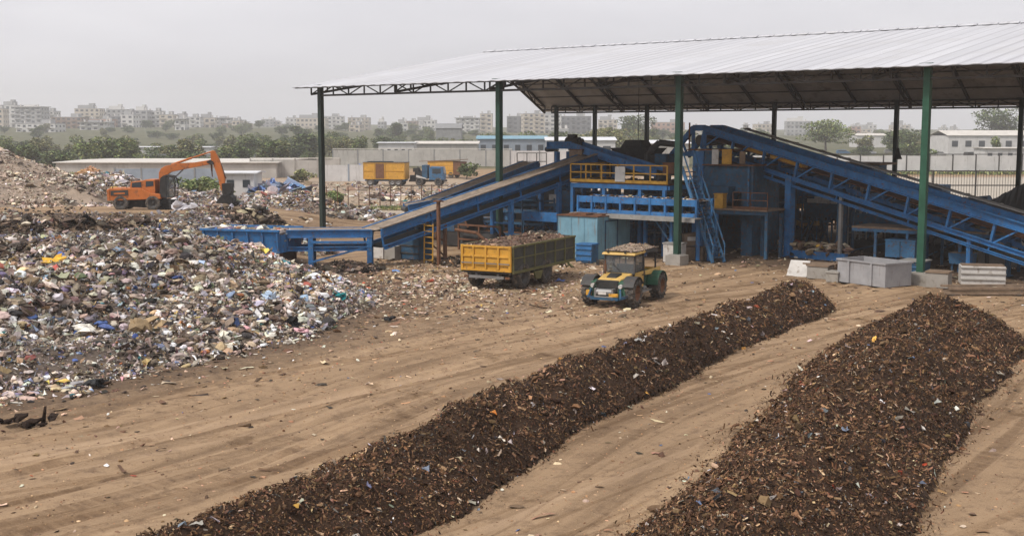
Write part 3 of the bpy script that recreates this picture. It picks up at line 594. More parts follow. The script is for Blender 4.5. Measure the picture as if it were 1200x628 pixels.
cs_.build('underside_sheet', M['ceil'], shed)
rc = MB(SO)
for i in range(int((SR-SL)/1.2)):
    s_ = SL+i*1.2; rc.prism([sh(s_, TR-.35, ZR+.0), sh(s_, TR, ZR+.13), sh(s_, TR+.35, ZR-.06)], es*1.12)
rc.build('ridge_cap', M['roof'], shed)
def post(p, top, w, mat, foot=True):
    a = MB(SO); a.beam(p, V(p.x, p.y, top), w, w, up=es)
    a.beam(V(p.x, p.y, top), V(p.x, p.y, top+.06), w*2, w*2, up=es)
    o = a.build('post', M[mat], shed)
    if foot:
        f_ = MB(SO); c = V(p.x, p.y, -.1); f_.prism([c+es*a_+et*b_ for a_, b_ in ((-.45, -.45), (.45, -.45), (.45, .45), (-.45, .45))], (0, 0, .62))
        f_.beam(c+V(0, 0, .62), c+V(0, 0, .66), w*2.2, w*2.2, up=es); f_.build('footing', M['concrete'], o, bevel=.03)
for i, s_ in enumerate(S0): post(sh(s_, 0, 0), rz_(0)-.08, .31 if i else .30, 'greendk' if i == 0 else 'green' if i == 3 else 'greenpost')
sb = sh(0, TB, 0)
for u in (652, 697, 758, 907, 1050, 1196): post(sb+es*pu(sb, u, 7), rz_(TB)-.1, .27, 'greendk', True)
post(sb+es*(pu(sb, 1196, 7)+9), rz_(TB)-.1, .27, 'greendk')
def lattice(mb, a0, a1, b0, b1, pitch, w=.09, chord=.13, up=(0, 0, 1)):
    """flat truss between top chord a0-a1 and bottom chord b0-b1"""
    a0, a1, b0, b1 = map(Vector, (a0, a1, b0, b1)); mb.beam(a0, a1, chord, chord, up); mb.beam(b0, b1, chord, chord, up)
    n = max(1, int(round((a1-a0).length/pitch)))
    for i in range(n+1):
        f = i/n; p, q = a0.lerp(a1, f), b0.lerp(b1, f); mb.beam(p, q, w, w, es)
        if i < n:
            p2, q2 = a0.lerp(a1, (i+1)/n), b0.lerp(b1, (i+1)/n)
            mb.beam(*((p, q2) if i % 2 else (q, p2)), w*.8, w*.8, es)
for t, d, zt in ((0, .62, rz_(0)-.09), (TB, .5, rz_(TB)-.12)):
    m_ = MB(SO); lattice(m_, sh(SL+1.4, t, zt), sh(SR-.4, t, zt), sh(SL+1.4, t, zt-d), sh(SR-.4, t, zt-d), 1.45, .075, .12); m_.build('eave_truss', M['steel'], shed)
nt_ = 18
for i in range(nt_+1):
    s_ = SL+.7+(SR-SL-1.2)*i/nt_; m_ = MB(SO); dp = .75 if i % 2 == 0 else .3
    for ta, tb in ((0, TR), (TR, TB)):
        za, zb = rz_(ta)-.12, rz_(tb)-.12
        if i % 2 == 0: lattice(m_, sh(s_, ta, za), sh(s_, tb, zb), sh(s_, ta, za-(dp if ta else .5)), sh(s_, tb, zb-(dp if tb == TR else .5)), 1.5, .08, .14)
        else: m_.beam(sh(s_, ta, za-.05), sh(s_, tb, zb-.05), .12, .24)
    m_.build('rafter_truss', M['steel'], shed)
for i in range(17):
    t = -.9+i*(TB+1.4)/16.0
    if abs(t-TR) < .5: t = TR-.6
    m_ = MB(SO); m_.beam(sh(SL+.1, t, rz_(t)-.06), sh(SR-.1, t, rz_(t)-.06), .07, .09); m_.build('purlin', M['steel'], shed)
for s_, t in ((S0[1]-1.2, 17.0), (S0[2]+3, 23)):
    lw = MB(); p = sh(s_, t, 0); top = rz_(t)-.2; r = thing('hanging_lamp', 'dark lamp hanging on a long cable near the open gable end of the shed' if t < 20 else 'second hanging lamp, deeper under the shed roof above the machines', 'lamp', (p.x, p.y, 5.2))
    a = MB((p.x, p.y, 5.2)); a.tube((p.x, p.y, 5.9), (p.x, p.y, top), .022, n=5); a.build('cable', M['black'], r)
    a = MB((p.x, p.y, 5.2)); a.lathe([(.02, 5.98), (.1, 5.9), (.16, 5.6), (.3, 5.25), (.28, 5.22), (0, 5.4)], (p.x, p.y, 0), 'z', 12); a.build('lamp_shade', M['black'], r)
# ------------------------------------------------------------------ conveyors
def grips(p0, p1):
    d = (p1-p0).normalized(); n = d.cross(V(0, 0, 1)).normalized(); k = n.cross(d).normalized(); return d, n, k
def leg_frame(mb, p, n, w, zt, mat=None, sec=.2, zb=-.1, brace=True):
    a, b = p+n*w/2, p-n*w/2
    for q in (a, b): mb.beam(V(q.x, q.y, zb), V(q.x, q.y, zt), sec, sec, up=n)
    if brace and zt > 1.2: mb.beam(V(a.x, a.y, zt*.55), V(b.x, b.y, zt*.55), .1, .1); mb.beam(V(a.x, a.y, .2), V(b.x, b.y, zt*.5), .07, .07)
def belt_mesh(name, root, o, p0, p1, w, z_off, mat='belt', bumpy=.05):
    d, n, k = grips(p0, p1); Ls = (p1-p0).length; na = int(Ls/.25)+1; nb = 7; vs = []
    for i in range(na+1):
        for j in range(nb):
            y = (j/(nb-1)-.5); sag = (abs(y)*2)**2*.10; r = random.uniform(0, bumpy)*(1-abs(y)*1.6 if abs(y) < .6 else 0)
            vs.append(p0+d*(Ls*i/na)+n*(y*w)+k*(z_off+sag+r))
    fs = [(i*nb+j, i*nb+j+1, (i+1)*nb+j+1, (i+1)*nb+j) for i in range(na) for j in range(nb-1)]
    m_ = MB(o); m_.add(vs, fs, 0, True); ob = m_.build(name, M[mat], root)
    s_ = ob.modifiers.new('thick', 'SOLIDIFY'); s_.thickness = .03; s_.offset = -1
    return ob
def channel(mb, p, q, n, k, h, w=.09, fl=.13, side=1):
    """C-section rail: web with two flanges standing outward"""
    mb.beam(p, q, w*.4, h, k); o = n*side*fl/2
    for e in (-1, 1): mb.beam(p+o+k*e*(h/2-.02), q+o+k*e*(h/2-.02), fl, .045, k)
def conveyor(name, label, segs, w, rails, legs=(), mat='blue', belt='belt', stiff=3.1, drum=True, group=None, cover=None, upper=True):
    """segs: points of the belt's centre line; rails: [(offset below belt, height)]"""
    o = segs[0].copy(); o.z = 0; root = thing(name, label, 'conveyor', o, 0, group)
    for side in (1, -1):
        m_ = MB(o)
        for p0, p1 in zip(segs[:-1], segs[1:]):
            d, n, k = grips(p0, p1); e = n*side*(w/2+.06)
            for off, h in rails: channel(m_, p0+e-k*off, p1+e-k*off, n, k, h, side=side)
            Ls = (p1-p0).length; c = int(Ls/stiff)
            for i in range(c+1):
                q = p0+d*(Ls*i/max(1, c))+e; lo = rails[-1][0]; m_.beam(q-k*(rails[0][0]-.05), q-k*lo, .07, .09, n)
                m_.beam(q+n*side*.05-k*(rails[0][0]-rails[0][1]/2+.02), q+n*side*.05-k*(rails[0][0]+rails[0][1]/2-.02), .10, .05, n)
        m_.build('side_frame', M[mat], root)
    for p0, p1 in zip(segs[:-1], segs[1:]):
        belt_mesh('belt', root, o, p0, p1, w*.92, .02, belt)
        d, n, k = grips(p0, p1); Ls = (p1-p0).length
        for i in range(int(Ls/1.9)): q = p0+d*(.6+1.9*i)-k*.14; m_ = MB(o); m_.tube(q-n*w*.48, q+n*w*.48, .06, n=7); m_.build('idler_roller', M['steel'], root)
        m_ = MB(o); m_.beam(p0-k*(rails[-1][0]+.02), p1-k*(rails[-1][0]+.02), w*.85, .03, k); m_.build('return_belt', M['black'], root)
    if drum:
        for p, s_ in ((segs[0], -1), (segs[-1], 1)):
            q0, q1 = (segs[0], segs[1]) if s_ < 0 else (segs[-2], segs[-1]); d, n, k = grips(q0, q1); m_ = MB(o)
            m_.tube(p-n*w*.5-k*.16+d*s_*.1, p+n*w*.5-k*.16+d*s_*.1, .17, n=14); m_.build('end_drum', M['steel'], root)
    for lp in legs:
        m_ = MB(o); d, n, k = grips(lp[0]-V(0, 0, 0), lp[0]+lp[1]); leg_frame(m_, lp[0], n, w+.1, lp[2], sec=lp[3] if len(lp) > 3 else .2); m_.build('leg', M[lp[4] if len(lp) > 4 else mat], root)
    return root, o
# A: receiving belt and long incline at the left
pa0 = at(338, 270, 62.3); pa1 = at(436, 271.5, 62.6); pa2 = at(688, 184, 75.5)
pa1.z = pa0.z = (pa0.z+pa1.z)/2
dA = (pa2-pa1); dh = V(dA.x, dA.y, 0).normalized(); dh0 = (pa1-pa0).normalized()
def on(p, q, f): return p.lerp(q, f)
LA = []
for u, Y in ((366, 62.3), (434, 62.6)): p = at(u, 300, Y); LA.append((V(p.x, p.y, 0), dh0, pa0.z-.3, .26))
for f in (.26, .56, .8): p = on(pa1, pa2, f); LA.append((V(p.x, p.y, 0), dh, p.z-.75, .24 if f > .5 else .16, 'blue' if f != .26 else 'rust'))
rootA, oA = conveyor('inclined_conveyor', 'long blue belt conveyor climbing from the feed hopper to the sorting deck, dusty tan belt', [pa0, pa1, pa2], 1.35, [(.08, .42), (.86, .22)], LA)
m_ = MB(oA); pc = at(404, 285, 62.0); m_.beam(at(366, 262, 62)+V(0, -.85, -.9), at(434, 262, 62.2)+V(0, -.85, -.9), .12, .12); m_.beam(V(LA[0][0].x, LA[0][0].y-.85, .3), V(LA[1][0].x, LA[1][0].y-.8, 1.1), .09, .09); m_.build('cross_brace', M['blue'], rootA)
m_ = MB(oA); d, n, k = grips(pa1, pa2)
if n.y > 0: n = -n
m_.beam(pa1+n*.78+k*.2, pa2+n*.78+k*.2, .30, .05, k); m_.build('edge_board', M['belt'], rootA)
# A2: second incline behind
pb0, pb1, pb2 = at(476, 242, 79.5), at(505, 236, 80), at(622, 191, 87)
dB = V((pb2-pb1).x, (pb2-pb1).y, 0).normalized()
conveyor('inclined_conveyor', 'shorter blue belt conveyor running up behind the long one, its foot in the open', [pb0, pb1, pb2], 1.3, [(.10, .5), (.75, .22)], [(V(p.x, p.y, 0), dB, p.z-.6, .18) for p in (on(pb1, pb2, .05), on(pb1, pb2, .5), on(pb1, pb2, .95))], mat='blue')
# feed hopper
hp = [at(247, 271, 62.4), at(337, 271, 61.2)]; hz0, hz1 = .85, 2.0
hpO = V((hp[0].x+hp[1].x)/2, 62.6, hz0); hd = V(hp[1].x-hp[0].x, hp[1].y-hp[0].y, 0); HL = hd.length; ha = math.atan2(hd.y, hd.x)
hop = thing('feed_hopper', 'open blue feed hopper full of refuse, sunk in the mound at the belt foot', 'hopper', hpO, ha)
def lb(name, mat, parent, fn, **k): m_ = MB(); fn(m_); return m_.build(name, M[mat], parent, **k)
def hopper_shell(m):
    W, H = 2.3, hz1-hz0
    for y, s_ in ((-W/2, -1), (W/2, 1)):
        m.prism([(-HL/2, y, 0), (HL/2, y, 0), (HL/2, y+s_*.18, H), (-HL/2, y+s_*.18, H)], (0, .06, 0))
        m.box((0, y+s_*.22, H-.06), (HL+.1, .14, .10)); m.box((0, y+s_*.05, .0), (HL, .12, .1))
        for i in range(6): m.beam((-HL/2+.1+i*(HL-.2)/5, y+s_*.07, .05), (-HL/2+.1+i*(HL-.2)/5, y+s_*.2, H-.05), .09, .09)
    m.box((-HL/2, 0, 0), (.06, W, H)); m.box((HL/2, 0, .0), (.06, W, H*.8)); m.box((0, 0, .02), (HL, W, .06))
lb('hopper_shell', 'blue', hop, hopper_shell)
lb('skid_beam', 'rust', hop, lambda m: [m.box((0, y, -.5), (HL*.95, .2, .48)) for y in (-.8, .8)])
lb('rim_plate', 'whitebox', hop, lambda m: m.beam((-HL/2+.05, -1.3, hz1-hz0+.03), (-HL/2+.05, 1.3, hz1-hz0+.03), .16, .04))
B = Bag(); n_ = 420; P = np.stack([rng.uniform(-HL/2+.2, HL/2-.1, n_), rng.uniform(-1.0, 1.0, n_), rng.uniform(.55, 1.12, n_)], 1); B.blobs(P, rng.uniform(.2, .5, n_), pal(TRASH, n_)); KB = B.build('refuse_fill', M['trash'], hop); KB['kind'] = 'stuff'
# B: big truss conveyor at the right
pB0 = at(836, 151, 73.5); pB1 = at(1200, 263, 57.0); dv = (pB1-pB0); pB2 = pB1+dv*.42
if pB2.z < 1.2: pB2 = pB0+dv*((pB0.z-1.2)/(pB0.z-pB1.z))
oB = V(pB0.x, pB0.y, 0); tb = thing('truss_conveyor', 'long bright blue truss conveyor sloping down to the right from the blue tower', 'conveyor', oB)
d, n, k = grips(pB0, pB2); LB = (pB2-pB0).length; WB = 1.5
if n.y > 0: n = -n
for side in (1, -1):
    m_ = MB(oB); e = n*side*WB/2
    channel(m_, pB0+e, pB2+e, n*side, k, .44, .16, .18); channel(m_, pB0+e-k*1.22, pB2+e-k*1.22, n*side, k, .24, .14, .14); channel(m_, pB0+e-k*1.62, pB2+e-k*1.62, n*side, k, .14, .10, .1)
    for i in range(int(LB/4.7)): m_.beam(pB0+e+d*(1.2+4.7*i)-k*1.2, pB0+e+d*(1.2+4.7*i)-k*1.65, .08, .08, n)
    m_.build('truss_chord', M['blue'], tb)
    c = int(LB/2.35)
    for i in range(c+1):
        m_ = MB(oB); f = i/c; p = pB0+d*(LB*f)+e-k*.2; q = p-k*1.0; m_.beam(p, q, .13, .15, n)
        if i < c: m_.beam(q+d*.06, p+d*(1.25), .08, .10, n)
        m_.build('web_strut', M['blue'], tb)
belt_mesh('belt', tb, oB, pB0-k*.62, pB2-k*.62, WB*.86, 0, 'rust', .12)
belt_mesh('return_belt', tb, oB, pB0-k*1.62, pB2-k*1.62, WB*.86, 0, 'black', .0)
for i in range(int(LB/1.9)):
    for dk_ in (.78, 1.73): q = pB0+d*(.7+1.9*i)-k*dk_; m_ = MB(oB); m_.tube(q-n*.7, q+n*.7, .07, n=7); m_.build('idler_roller', M['steel'], tb)
m_ = MB(oB); m_.beam(pB0-n*WB*.5+d*2+k*.42, pB2-n*WB*.5+k*.42, .5, .05, k)
for i in range(int(LB/1.9)): q = pB0-n*WB*.5+d*(2+1.9*i)+k*.46; m_.beam(q-n*.27, q+n*.27, .12, .05, k)
m_.build('walkway_cover', M['cover'], tb)
m_ = MB(oB)
for a, b in ((3.2, 4.6), (5.2, 7.6)): m_.beam(pB0+d*a-k*.48+n*.2, pB0+d*b-k*.48+n*.2, .5, .22, k)
m_.build('belt_guard', M['yellow'], tb)
m_ = MB(oB)      # head frame at the top
ap = pB0+k*.05; fd = V(-d.x, -d.y, 0).normalized()
for side in (1, -1):
    e = n*side*WB/2; a = ap+e; b = ap+e+fd*.95; c_ = ap+e+fd*2.9-V(0, 0, 1.75)
    m_.beam(a, b, .16, .36); m_.beam(b, c_, .16, .34, k); m_.beam(b, V(b.x, b.y, ap.z-1.55), .18, .2); m_.beam(a, V(a.x, a.y, ap.z-1.6), .18, .2); m_.beam(V(c_.x, c_.y, ap.z-1.6), V(a.x, a.y, ap.z-1.6), .16, .26)
    m_.beam(ap+e+fd*1.9-V(0, 0, .9), V((ap+e+fd*1.5).x, (ap+e+fd*1.5).y, ap.z-1.55), .1, .12)
for q in (ap, ap+fd*.95): m_.beam(q-n*WB/2, q+n*WB/2, .14, .14)
m_.build('head_frame', M['blue'], tb)
m_ = MB(oB); q = ap+fd*.5-V(0, 0, .75); m_.tube(q-n*.7, q+n*.7, .33, n=16); m_.build('head_drum', M['steel'], tb)
def ufrac(u):
    f0, f1 = 0, 1
    for _ in range(40):
        f = (f0+f1)/2; p = pB0.lerp(pB2, f); uu = 600+FL*p.x/(p.y*cP+(CAMZ-p.z)*sP)
        if uu < u: f0 = f
        else: f1 = f
    return f
for u, sec, mat, side in ((936, .42, 'blue', 1), (979, .36, 'bluedark', -1), (996, .17, 'cover', 1), (1147, .22, 'blue', 1), (1175, .22, 'bluedark', -1)):
    p = pB0.lerp(pB2, ufrac(u))+n*side*(WB/2-.1); m_ = MB(oB); m_.beam(V(p.x, p.y, -.05), V(p.x, p.y, p.z-1.25), sec, sec, up=n)
    m_.beam(V(p.x, p.y, -.02), V(p.x, p.y, .05), sec*1.8, sec*1.8, up=n); m_.build('leg', M[mat], tb)
p = pB0.lerp(pB2, ufrac(936)); q = pB0.lerp(pB2, ufrac(1004)); m_ = MB(oB); e = n*(WB/2-.1); m_.beam(V(p.x, p.y, .22)+e+d*.3, V(q.x, q.y, .22)+e, .25, .42); m_.build('base_beam', M['blue'], tb)
B = Bag(); n_ = 260; f_ = rng.uniform(0, 1, n_)[:, None]; P = np.array(V(p.x, p.y, 0)+e)[None]*(1-f_)+np.array(V(q.x, q.y, 0)+e)[None]*f_+np.stack([rng.normal(0, .3, n_), rng.uniform(.3, 2.2, n_), rng.uniform(.05, .75, n_)], 1)
B.blobs(P, rng.uniform(.2, .5, n_), pal(PALE, n_)); tag(B.build('refuse_heap', M['trash']), 'pale waste piled behind the blue base beam of the truss conveyor', 'refuse heap', kind='stuff')
# ------------------------------------------------------------------ sorting plant under the roof, in the shed's own frame
def fr(p, s=0, t=0, z=0): return V(p.x, p.y, 0)+es*s+et*t+V(0, 0, z)
class Fr(MB):
    """MB with boxes laid out along the shed's row (s), depth (t) and height from a corner point"""
    def __init__(s, c): MB.__init__(s, V(c.x, c.y, 0)); s.c = V(c.x, c.y, 0)
    def p(s, a, b, z): return s.c+es*a+et*b+V(0, 0, z)
    def bx(s, a, b, z, da, db, dz, mi=0):
        q = [(a, b), (a+da, b), (a+da, b+db), (a, b+db)]
        return s.hexa([s.p(x, y, z) for x, y in q]+[s.p(x, y, z+dz) for x, y in q], mi)
    def bm(s, a, b, w, h, mi=0): return s.beam(s.p(*a), s.p(*b), w, h, (0, 0, 1) if a[:2] != b[:2] else es, mi)
def froot(name, label, cat, c, group=None): return thing(name, label, cat, V(c.x, c.y, 0), 0, group)
def fpart(name, mat, root, c, fn, **k): m_ = Fr(c); fn(m_); return m_.build(name, M[mat], root, **k)
# pale blue container
c = G(700, 303.5); r = froot('steel_container', 'pale blue weathered steel cabin standing behind the dark tipping trailer', 'container', c)
def cont(m):
    m.bx(-2.75, 0, -.05, 2.75, 3.3, 2.36)
    for i in range(4): m.bx(-2.72+i*.89, -.035, .1, .05, .04, 2.2)
fpart('cabin_shell', 'bluelight', r, c, cont, bevel=.03)
fpart('roof_debris_sheet', 'rust', r, c, lambda m: [m.bx(-2.8, -.08, 2.315, 2.85, 3.4, .05), m.bx(-2.2, .3, 2.37, 1.2, 1.1, .08), m.bx(-.8, .7, 2.37, .6, .9, .06)])
fpart('door_frame', 'bluedark', r, c, lambda m: [m.bx(.003, .7, .1, .04, .08, 2.0), m.bx(.003, 1.9, .1, .04, .08, 2.0), m.bx(.003, .78, 2.02, .04, 1.12, .08)])
# sorting platform with yellow rails
c = at(669, 213, 72.0); DZ = 4.05; W_ = pu(c, 782, DZ); dep = 4.2
r = froot('sorting_platform', 'raised blue sorting platform with yellow guard rails and a white sign', 'platform', c); P0 = c
fpart('deck', 'rust', r, c, lambda m: m.bx(0, 0, DZ-.06, W_, dep, .06))
fpart('deck_beam', 'blue', r, c, lambda m: [m.bx(0, -.06, DZ-.34, W_, .12, .26), m.bx(0, dep, DZ-.34, W_, .12, .26)]+[m.bx(i*W_/6, .06, DZ-.32, .12, dep-.06, .22) for i in range(7)])
for a in (.1, 2.4, 4.9, W_-.2):
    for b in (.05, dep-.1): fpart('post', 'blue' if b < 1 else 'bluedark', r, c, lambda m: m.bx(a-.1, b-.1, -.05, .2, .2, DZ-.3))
def rail(m, a0, b0, a1, b1, z0, step=1.15, h=1.05, sec=.07):
    n = max(1, int(round(math.hypot(a1-a0, b1-b0)/step)))
    for i in range(n+1):
        f = i/n; x, y = a0+(a1-a0)*f, b0+(b1-b0)*f; m.bm((x, y, z0), (x, y, z0+h), sec, sec)
    for z in (h, h*.55, .09): m.bm((a0, b0, z0+z), (a1, b1, z0+z), sec, sec if z > .1 else .17)
fpart('guard_rail', 'yellow2', r, c, lambda m: (rail(m, 0, -.02, W_, -.02, DZ), rail(m, 0, 0, 0, dep, DZ)))
sa = pu(c, 722, DZ+.6); fpart('sign_board', 'whitebox', r, c, lambda m: m.bx(sa, -.12, DZ+.08, .68, .05, .88))
fpart('bracing', 'bluedark', r, c, lambda m: [m.bm((2.4, .05, 1.2), (4.9, .05, 3.6), .08, .08), m.bm((4.9, .05, 3.6), (W_-.2, .05, 2.2), .08, .08)])
B = Bag(); n_ = 260; ss = rng.uniform(.2, W_-.2, n_); tt_ = rng.uniform(.5, dep-.3, n_); P = np.array([tuple(fr(c, a, b, DZ+.05)) for a, b in zip(ss, tt_)]); B.blobs(P, rng.uniform(.1, .4, n_), pal(DARK, n_))
tag(B.build('deck_waste', M['trash']), 'dark scraps left on the deck of the sorting platform', 'waste', kind='stuff')
# machines on the platform
def machine(name, label, cat, c, parts, group=None):
    r = froot(name, label, cat, c, group)
    for nm, mat, fn in parts: fpart(nm, mat, r, c, fn)
    return r
c = at(738, 195, 76); z0 = DZ-.3
def taper(m, a, b, z, da, db, dz, k):
    q0 = [(a, b), (a+da, b), (a+da, b+db), (a, b+db)]; q1 = [(a-k, b-k), (a+da+k, b-k), (a+da+k, b+db+k), (a-k, b+db+k)]
    m.hexa([m.p(x, y, z) for x, y in q0]+[m.p(x, y, z+dz) for x, y in q1])
machine('shredder_unit', 'black grimy shredder with a wide hopper on top of the sorting platform', 'machine', c, [
    ('housing', 'black', lambda m: (m.bx(-1.1, 0, z0+.5, 3.2, 2.0, 1.3), m.bx(-2.0, .4, z0+.5, 1.0, 1.2, 1.0))), ('hopper', 'black', lambda m: (taper(m, -1.1, .1, z0+1.8, 2.2, 1.8, .45, .3), taper(m, -.9, .2, z0+2.2, 1.6, 1.5, .55, -.25))),
    ('drive_box', 'bluedark', lambda m: (m.bx(1.9, -.1, z0+.9, .8, 1.2, 1.0), m.bx(2.7, .2, z0+.7, .4, .7, .6))), ('support_post', 'bluedark', lambda m: m.bx(-1.0, 0, -.05, .22, .22, z0+.55)), ('support_post', 'bluedark', lambda m: m.bx(1.8, 0, -.05, .22, .22, z0+.55)),
    ('vent_panel', 'steel', lambda m: [m.bx(-.9+i*.35, -.04, z0+.75, .22, .04, .8) for i in range(6)])])
# small upper conveyor crossing above the platform
q0, q1, q2 = at(646, 172, 79.5), at(674, 172.5, 78.5), at(776, 205, 70.3)
q0.z = q1.z
dC = V((q2-q1).x, (q2-q1).y, 0).normalized()
conveyor('overhead_conveyor', 'thin blue overhead belt conveyor sloping right across the sorting platform', [q0, q1, q2], .8, [(-.12, .46)], [(V(p.x, p.y, 0), dC, p.z-.3, .26) for p in (q0.lerp(q1, .5), q1.lerp(q2, .18), q1.lerp(q2, .42))], mat='blue', drum=True)
c = at(672, 172, 79); machine('motor_unit', 'black electric drive motor on the head of the overhead conveyor', 'motor', c, [('motor_body', 'black', lambda m: (m.tube(m.p(-.5, 0, 6.35), m.p(.5, 0, 6.35), .33, n=14), m.bx(-.3, -.25, 6.6, .45, .5, .25))), ('mount', 'steel', lambda m: m.bx(-.6, -.3, 5.95, 1.2, .6, .12)), ('fan_cover', 'steel', lambda m: m.tube(m.p(.5, 0, 6.35), m.p(.72, 0, 6.35), .24, n=14))])
c = at(673, 186, 77); machine('discharge_box', 'tan plywood discharge box at the head of the long inclined conveyor', 'box', c, [('box_shell', 'wood', lambda m: m.bx(-.4, 0, 4.9, 1.0, .9, .95)), ('lip', 'rust', lambda m: m.bx(-.45, -.05, 5.85, 1.1, 1.0, .06)), ('bracket', 'steel', lambda m: [m.bx(a, .3, DZ, .1, .1, .9) for a in (-.3, .4)])])
c = at(781, 193, 69.5); machine('control_box', 'small brown control box at the right end of the yellow rail', 'box', c, [('cabinet', 'rust', lambda m: m.bx(-.25, 0, 4.6, .75, .4, .65)), ('stand', 'steel', lambda m: m.bx(.05, .1, DZ-.02, .14, .14, .65))])
# sorting gallery below the platform
c = at(676, 246, 69.2); Wg = pu(c, 817, 3); r = froot('sorting_gallery', 'blue sorting belt gallery with ladder-like side rails below the yellow railed platform', 'conveyor', c)
for b in (0, 1.7):
    def gal(m):
        m.bx(0, b, 2.42, Wg, .14, .2); m.bx(0, b, 3.0, Wg, .14, .36)
        for i in range(9): m.bx(i*(Wg-.12)/8, b-.03, 2.4, .12, .2, .98)
    fpart('side_frame', 'blue', r, c, gal)
fpart('belt', 'cover', r, c, lambda m: m.bx(.1, .16, 3.24, Wg-.3, 1.5, .05)); fpart('lower_tray', 'rust', r, c, lambda m: m.bx(.1, .16, 2.5, Wg-.3, 1.5, .05))
fpart('walkway', 'cover', r, c, lambda m: (m.bx(0, -.75, 2.36, Wg+.3, .72, .06), m.bx(0, -.78, 2.2, Wg+.3, .05, .2)))
for a, b in ((.2, 0), (3.6, 1.5), (Wg-1.7, .0), (Wg-1.35, 0), (Wg-.2, 1.5)): fpart('post', 'blue', r, c, lambda m: (m.bx(a, b, -.05, .18, .18, 2.5)))
fpart('cross_brace', 'blue2', r, c, lambda m: (m.bm((Wg-2.8, .1, 2.3), (Wg-1.6, .1, .9), .08, .08), m.bm((Wg-2.2, .1, 2.3), (Wg-1.0, .1, .9), .08, .08)))
B = Bag(); n_ = 300; P = np.array([tuple(fr(c, a, b, z)) for a, b, z in zip(rng.uniform(.2, Wg-.3, n_), rng.uniform(.3, 1.5, n_), np.where(rng.uniform(0, 1, n_) < .5, 3.3, 2.6))]); B.blobs(P, rng.uniform(.08, .3, n_), pal(PALE+DARK, n_)); tag(B.build('belt_waste', M['trash']), 'thin layer of waste lying along the blue sorting belt gallery', 'waste', kind='stuff')
# blue tower under the truss conveyor head
c = at(811, 240, 70.5); c.z = 0; TT = 5.95; r = froot('screening_tower', 'tall blue steel screening tower with a dark opening, under the truss conveyor head', 'tower', c); Wt = pu(c, 882, 4)
fpart('corner_column', 'blue', r, c, lambda m: m.bx(0, 0, -.05, .72, .72, TT))
def wallt(m):
    m.bx(.75, .05, 3.55, Wt-.75, .12, 1.5); m.bx(.75, .05, 5.1, .55, .12, .8); m.bx(.75, .05, -.05, .75, .12, 3.6); m.bx(Wt-.7, .05, -.05, .7, .12, 3.6); m.bx(.75, .05, 2.2, Wt-.8, .12, .25)
    m.bx(Wt-.12, .17, -.05, .12, 3.2, TT-.8); m.bx(.0, .75, -.05, .12, 3.2, TT-.2); m.bx(.2, 3.4, -.05, Wt-.3, .12, TT-.4)
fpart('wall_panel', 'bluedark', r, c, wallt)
fpart('upper_floor', 'rust', r, c, lambda m: (m.bx(-.3, -.15, TT-.02, 2.6, 3.2, .08), m.bx(.8, -.3, 5.08, Wt-.6, 3.0, .07)))
fpart('chute', 'bluedark', r, c, lambda m: taper(m, 1.6, -.5, 3.0, 1.0, 1.2, .9, .2))
fpart('yellow_panel', 'yellow2', r, c, lambda m: m.bx(2.0, -.16, 5.17, .62, .06, .85)); fpart('pale_panel', 'whitebox', r, c, lambda m: m.bx(1.35, -.16, 5.1, .42, .06, .9)); fpart('yellow_panel', 'wood', r, c, lambda m: m.bx(3.1, -.1, 5.2, .35, .06, .7))
for a in (.2, Wt-.3): fpart('edge_stud', 'blue2', r, c, lambda m: m.bx(a, -.08, 2.4, .12, .1, 2.8))
fpart('mast', 'rust', r, c, lambda m: m.bx(-.25, -.1, TT, .07, .07, 1.6))
# lower deck beside the tower
c2 = at(845, 241, 68.0); r = froot('tower_deck', 'brown plank deck with thin rails in front of the blue tower, carrying a yellow bin', 'platform', c2); Wd = pu(c2, 902, 2.7)
fpart('deck', 'wood', r, c2, lambda m: m.bx(-1.0, -.3, 2.62, Wd+1.0, 2.2, .1)); fpart('guard_rail', 'rust', r, c2, lambda m: rail(m, .9, -.28, Wd, -.28, 2.7, 1.2, .95, .045)); fpart('deck_beam', 'bluedark', r, c2, lambda m: m.bx(-1.0, -.2, 2.4, Wd+1, .14, .22))
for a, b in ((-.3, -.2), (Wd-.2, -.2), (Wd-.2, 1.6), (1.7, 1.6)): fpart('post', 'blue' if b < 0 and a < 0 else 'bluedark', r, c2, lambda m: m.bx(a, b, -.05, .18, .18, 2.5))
fpart('yellow_bin', 'yellow2', r, c2, lambda m: (m.bx(-.25, -.36, 2.72, .55, .45, .78), m.bx(-.29, -.4, 3.5, .63, .53, .05)))
# steep stair
sb0 = G(842, 307.5); sb1 = at(806, 196, 66.5); r = froot('steel_stair', 'steep blue steel stair with handrails in front of the tower', 'stair', sb0)
mid = sb0.lerp(sb1, .52)
def stair(m, p, q, w, off):
    d_ = (q-p); n_ = int(d_.z/.26); nn = V(-d_.y, d_.x, 0).normalized()
    return nn
d_ = sb1-sb0; nn = V(d_.y, -d_.x, 0).normalized()
if nn.y > 0: nn = -nn
for sgn, nm in ((1, 'stringer'), (-1, 'stringer')):
    m_ = MB(V(sb0.x, sb0.y, 0)); o_ = nn*.42*sgn; m_.beam(sb0+o_, sb1+o_, .08, .20, (0, 0, 1)); m_.build(nm, M['blue2'], r)
    m_ = MB(V(sb0.x, sb0.y, 0)); h_ = V(0, 0, .95); m_.beam(sb0+o_+h_, sb1+o_+h_, .06, .06)
    for f in (0, .25, .5, .75, 1): q = sb0.lerp(sb1, f)+o_; m_.beam(q, q+h_, .05, .05)
    m_.build('handrail', M['blue2'], r)
ns = 20
for i in range(1, ns): q = sb0.lerp(sb1, i/ns); m_ = MB(V(sb0.x, sb0.y, 0)); m_.beam(q-nn*.4, q+nn*.4, .22, .05); m_.build('tread', M['bluedark'], r)
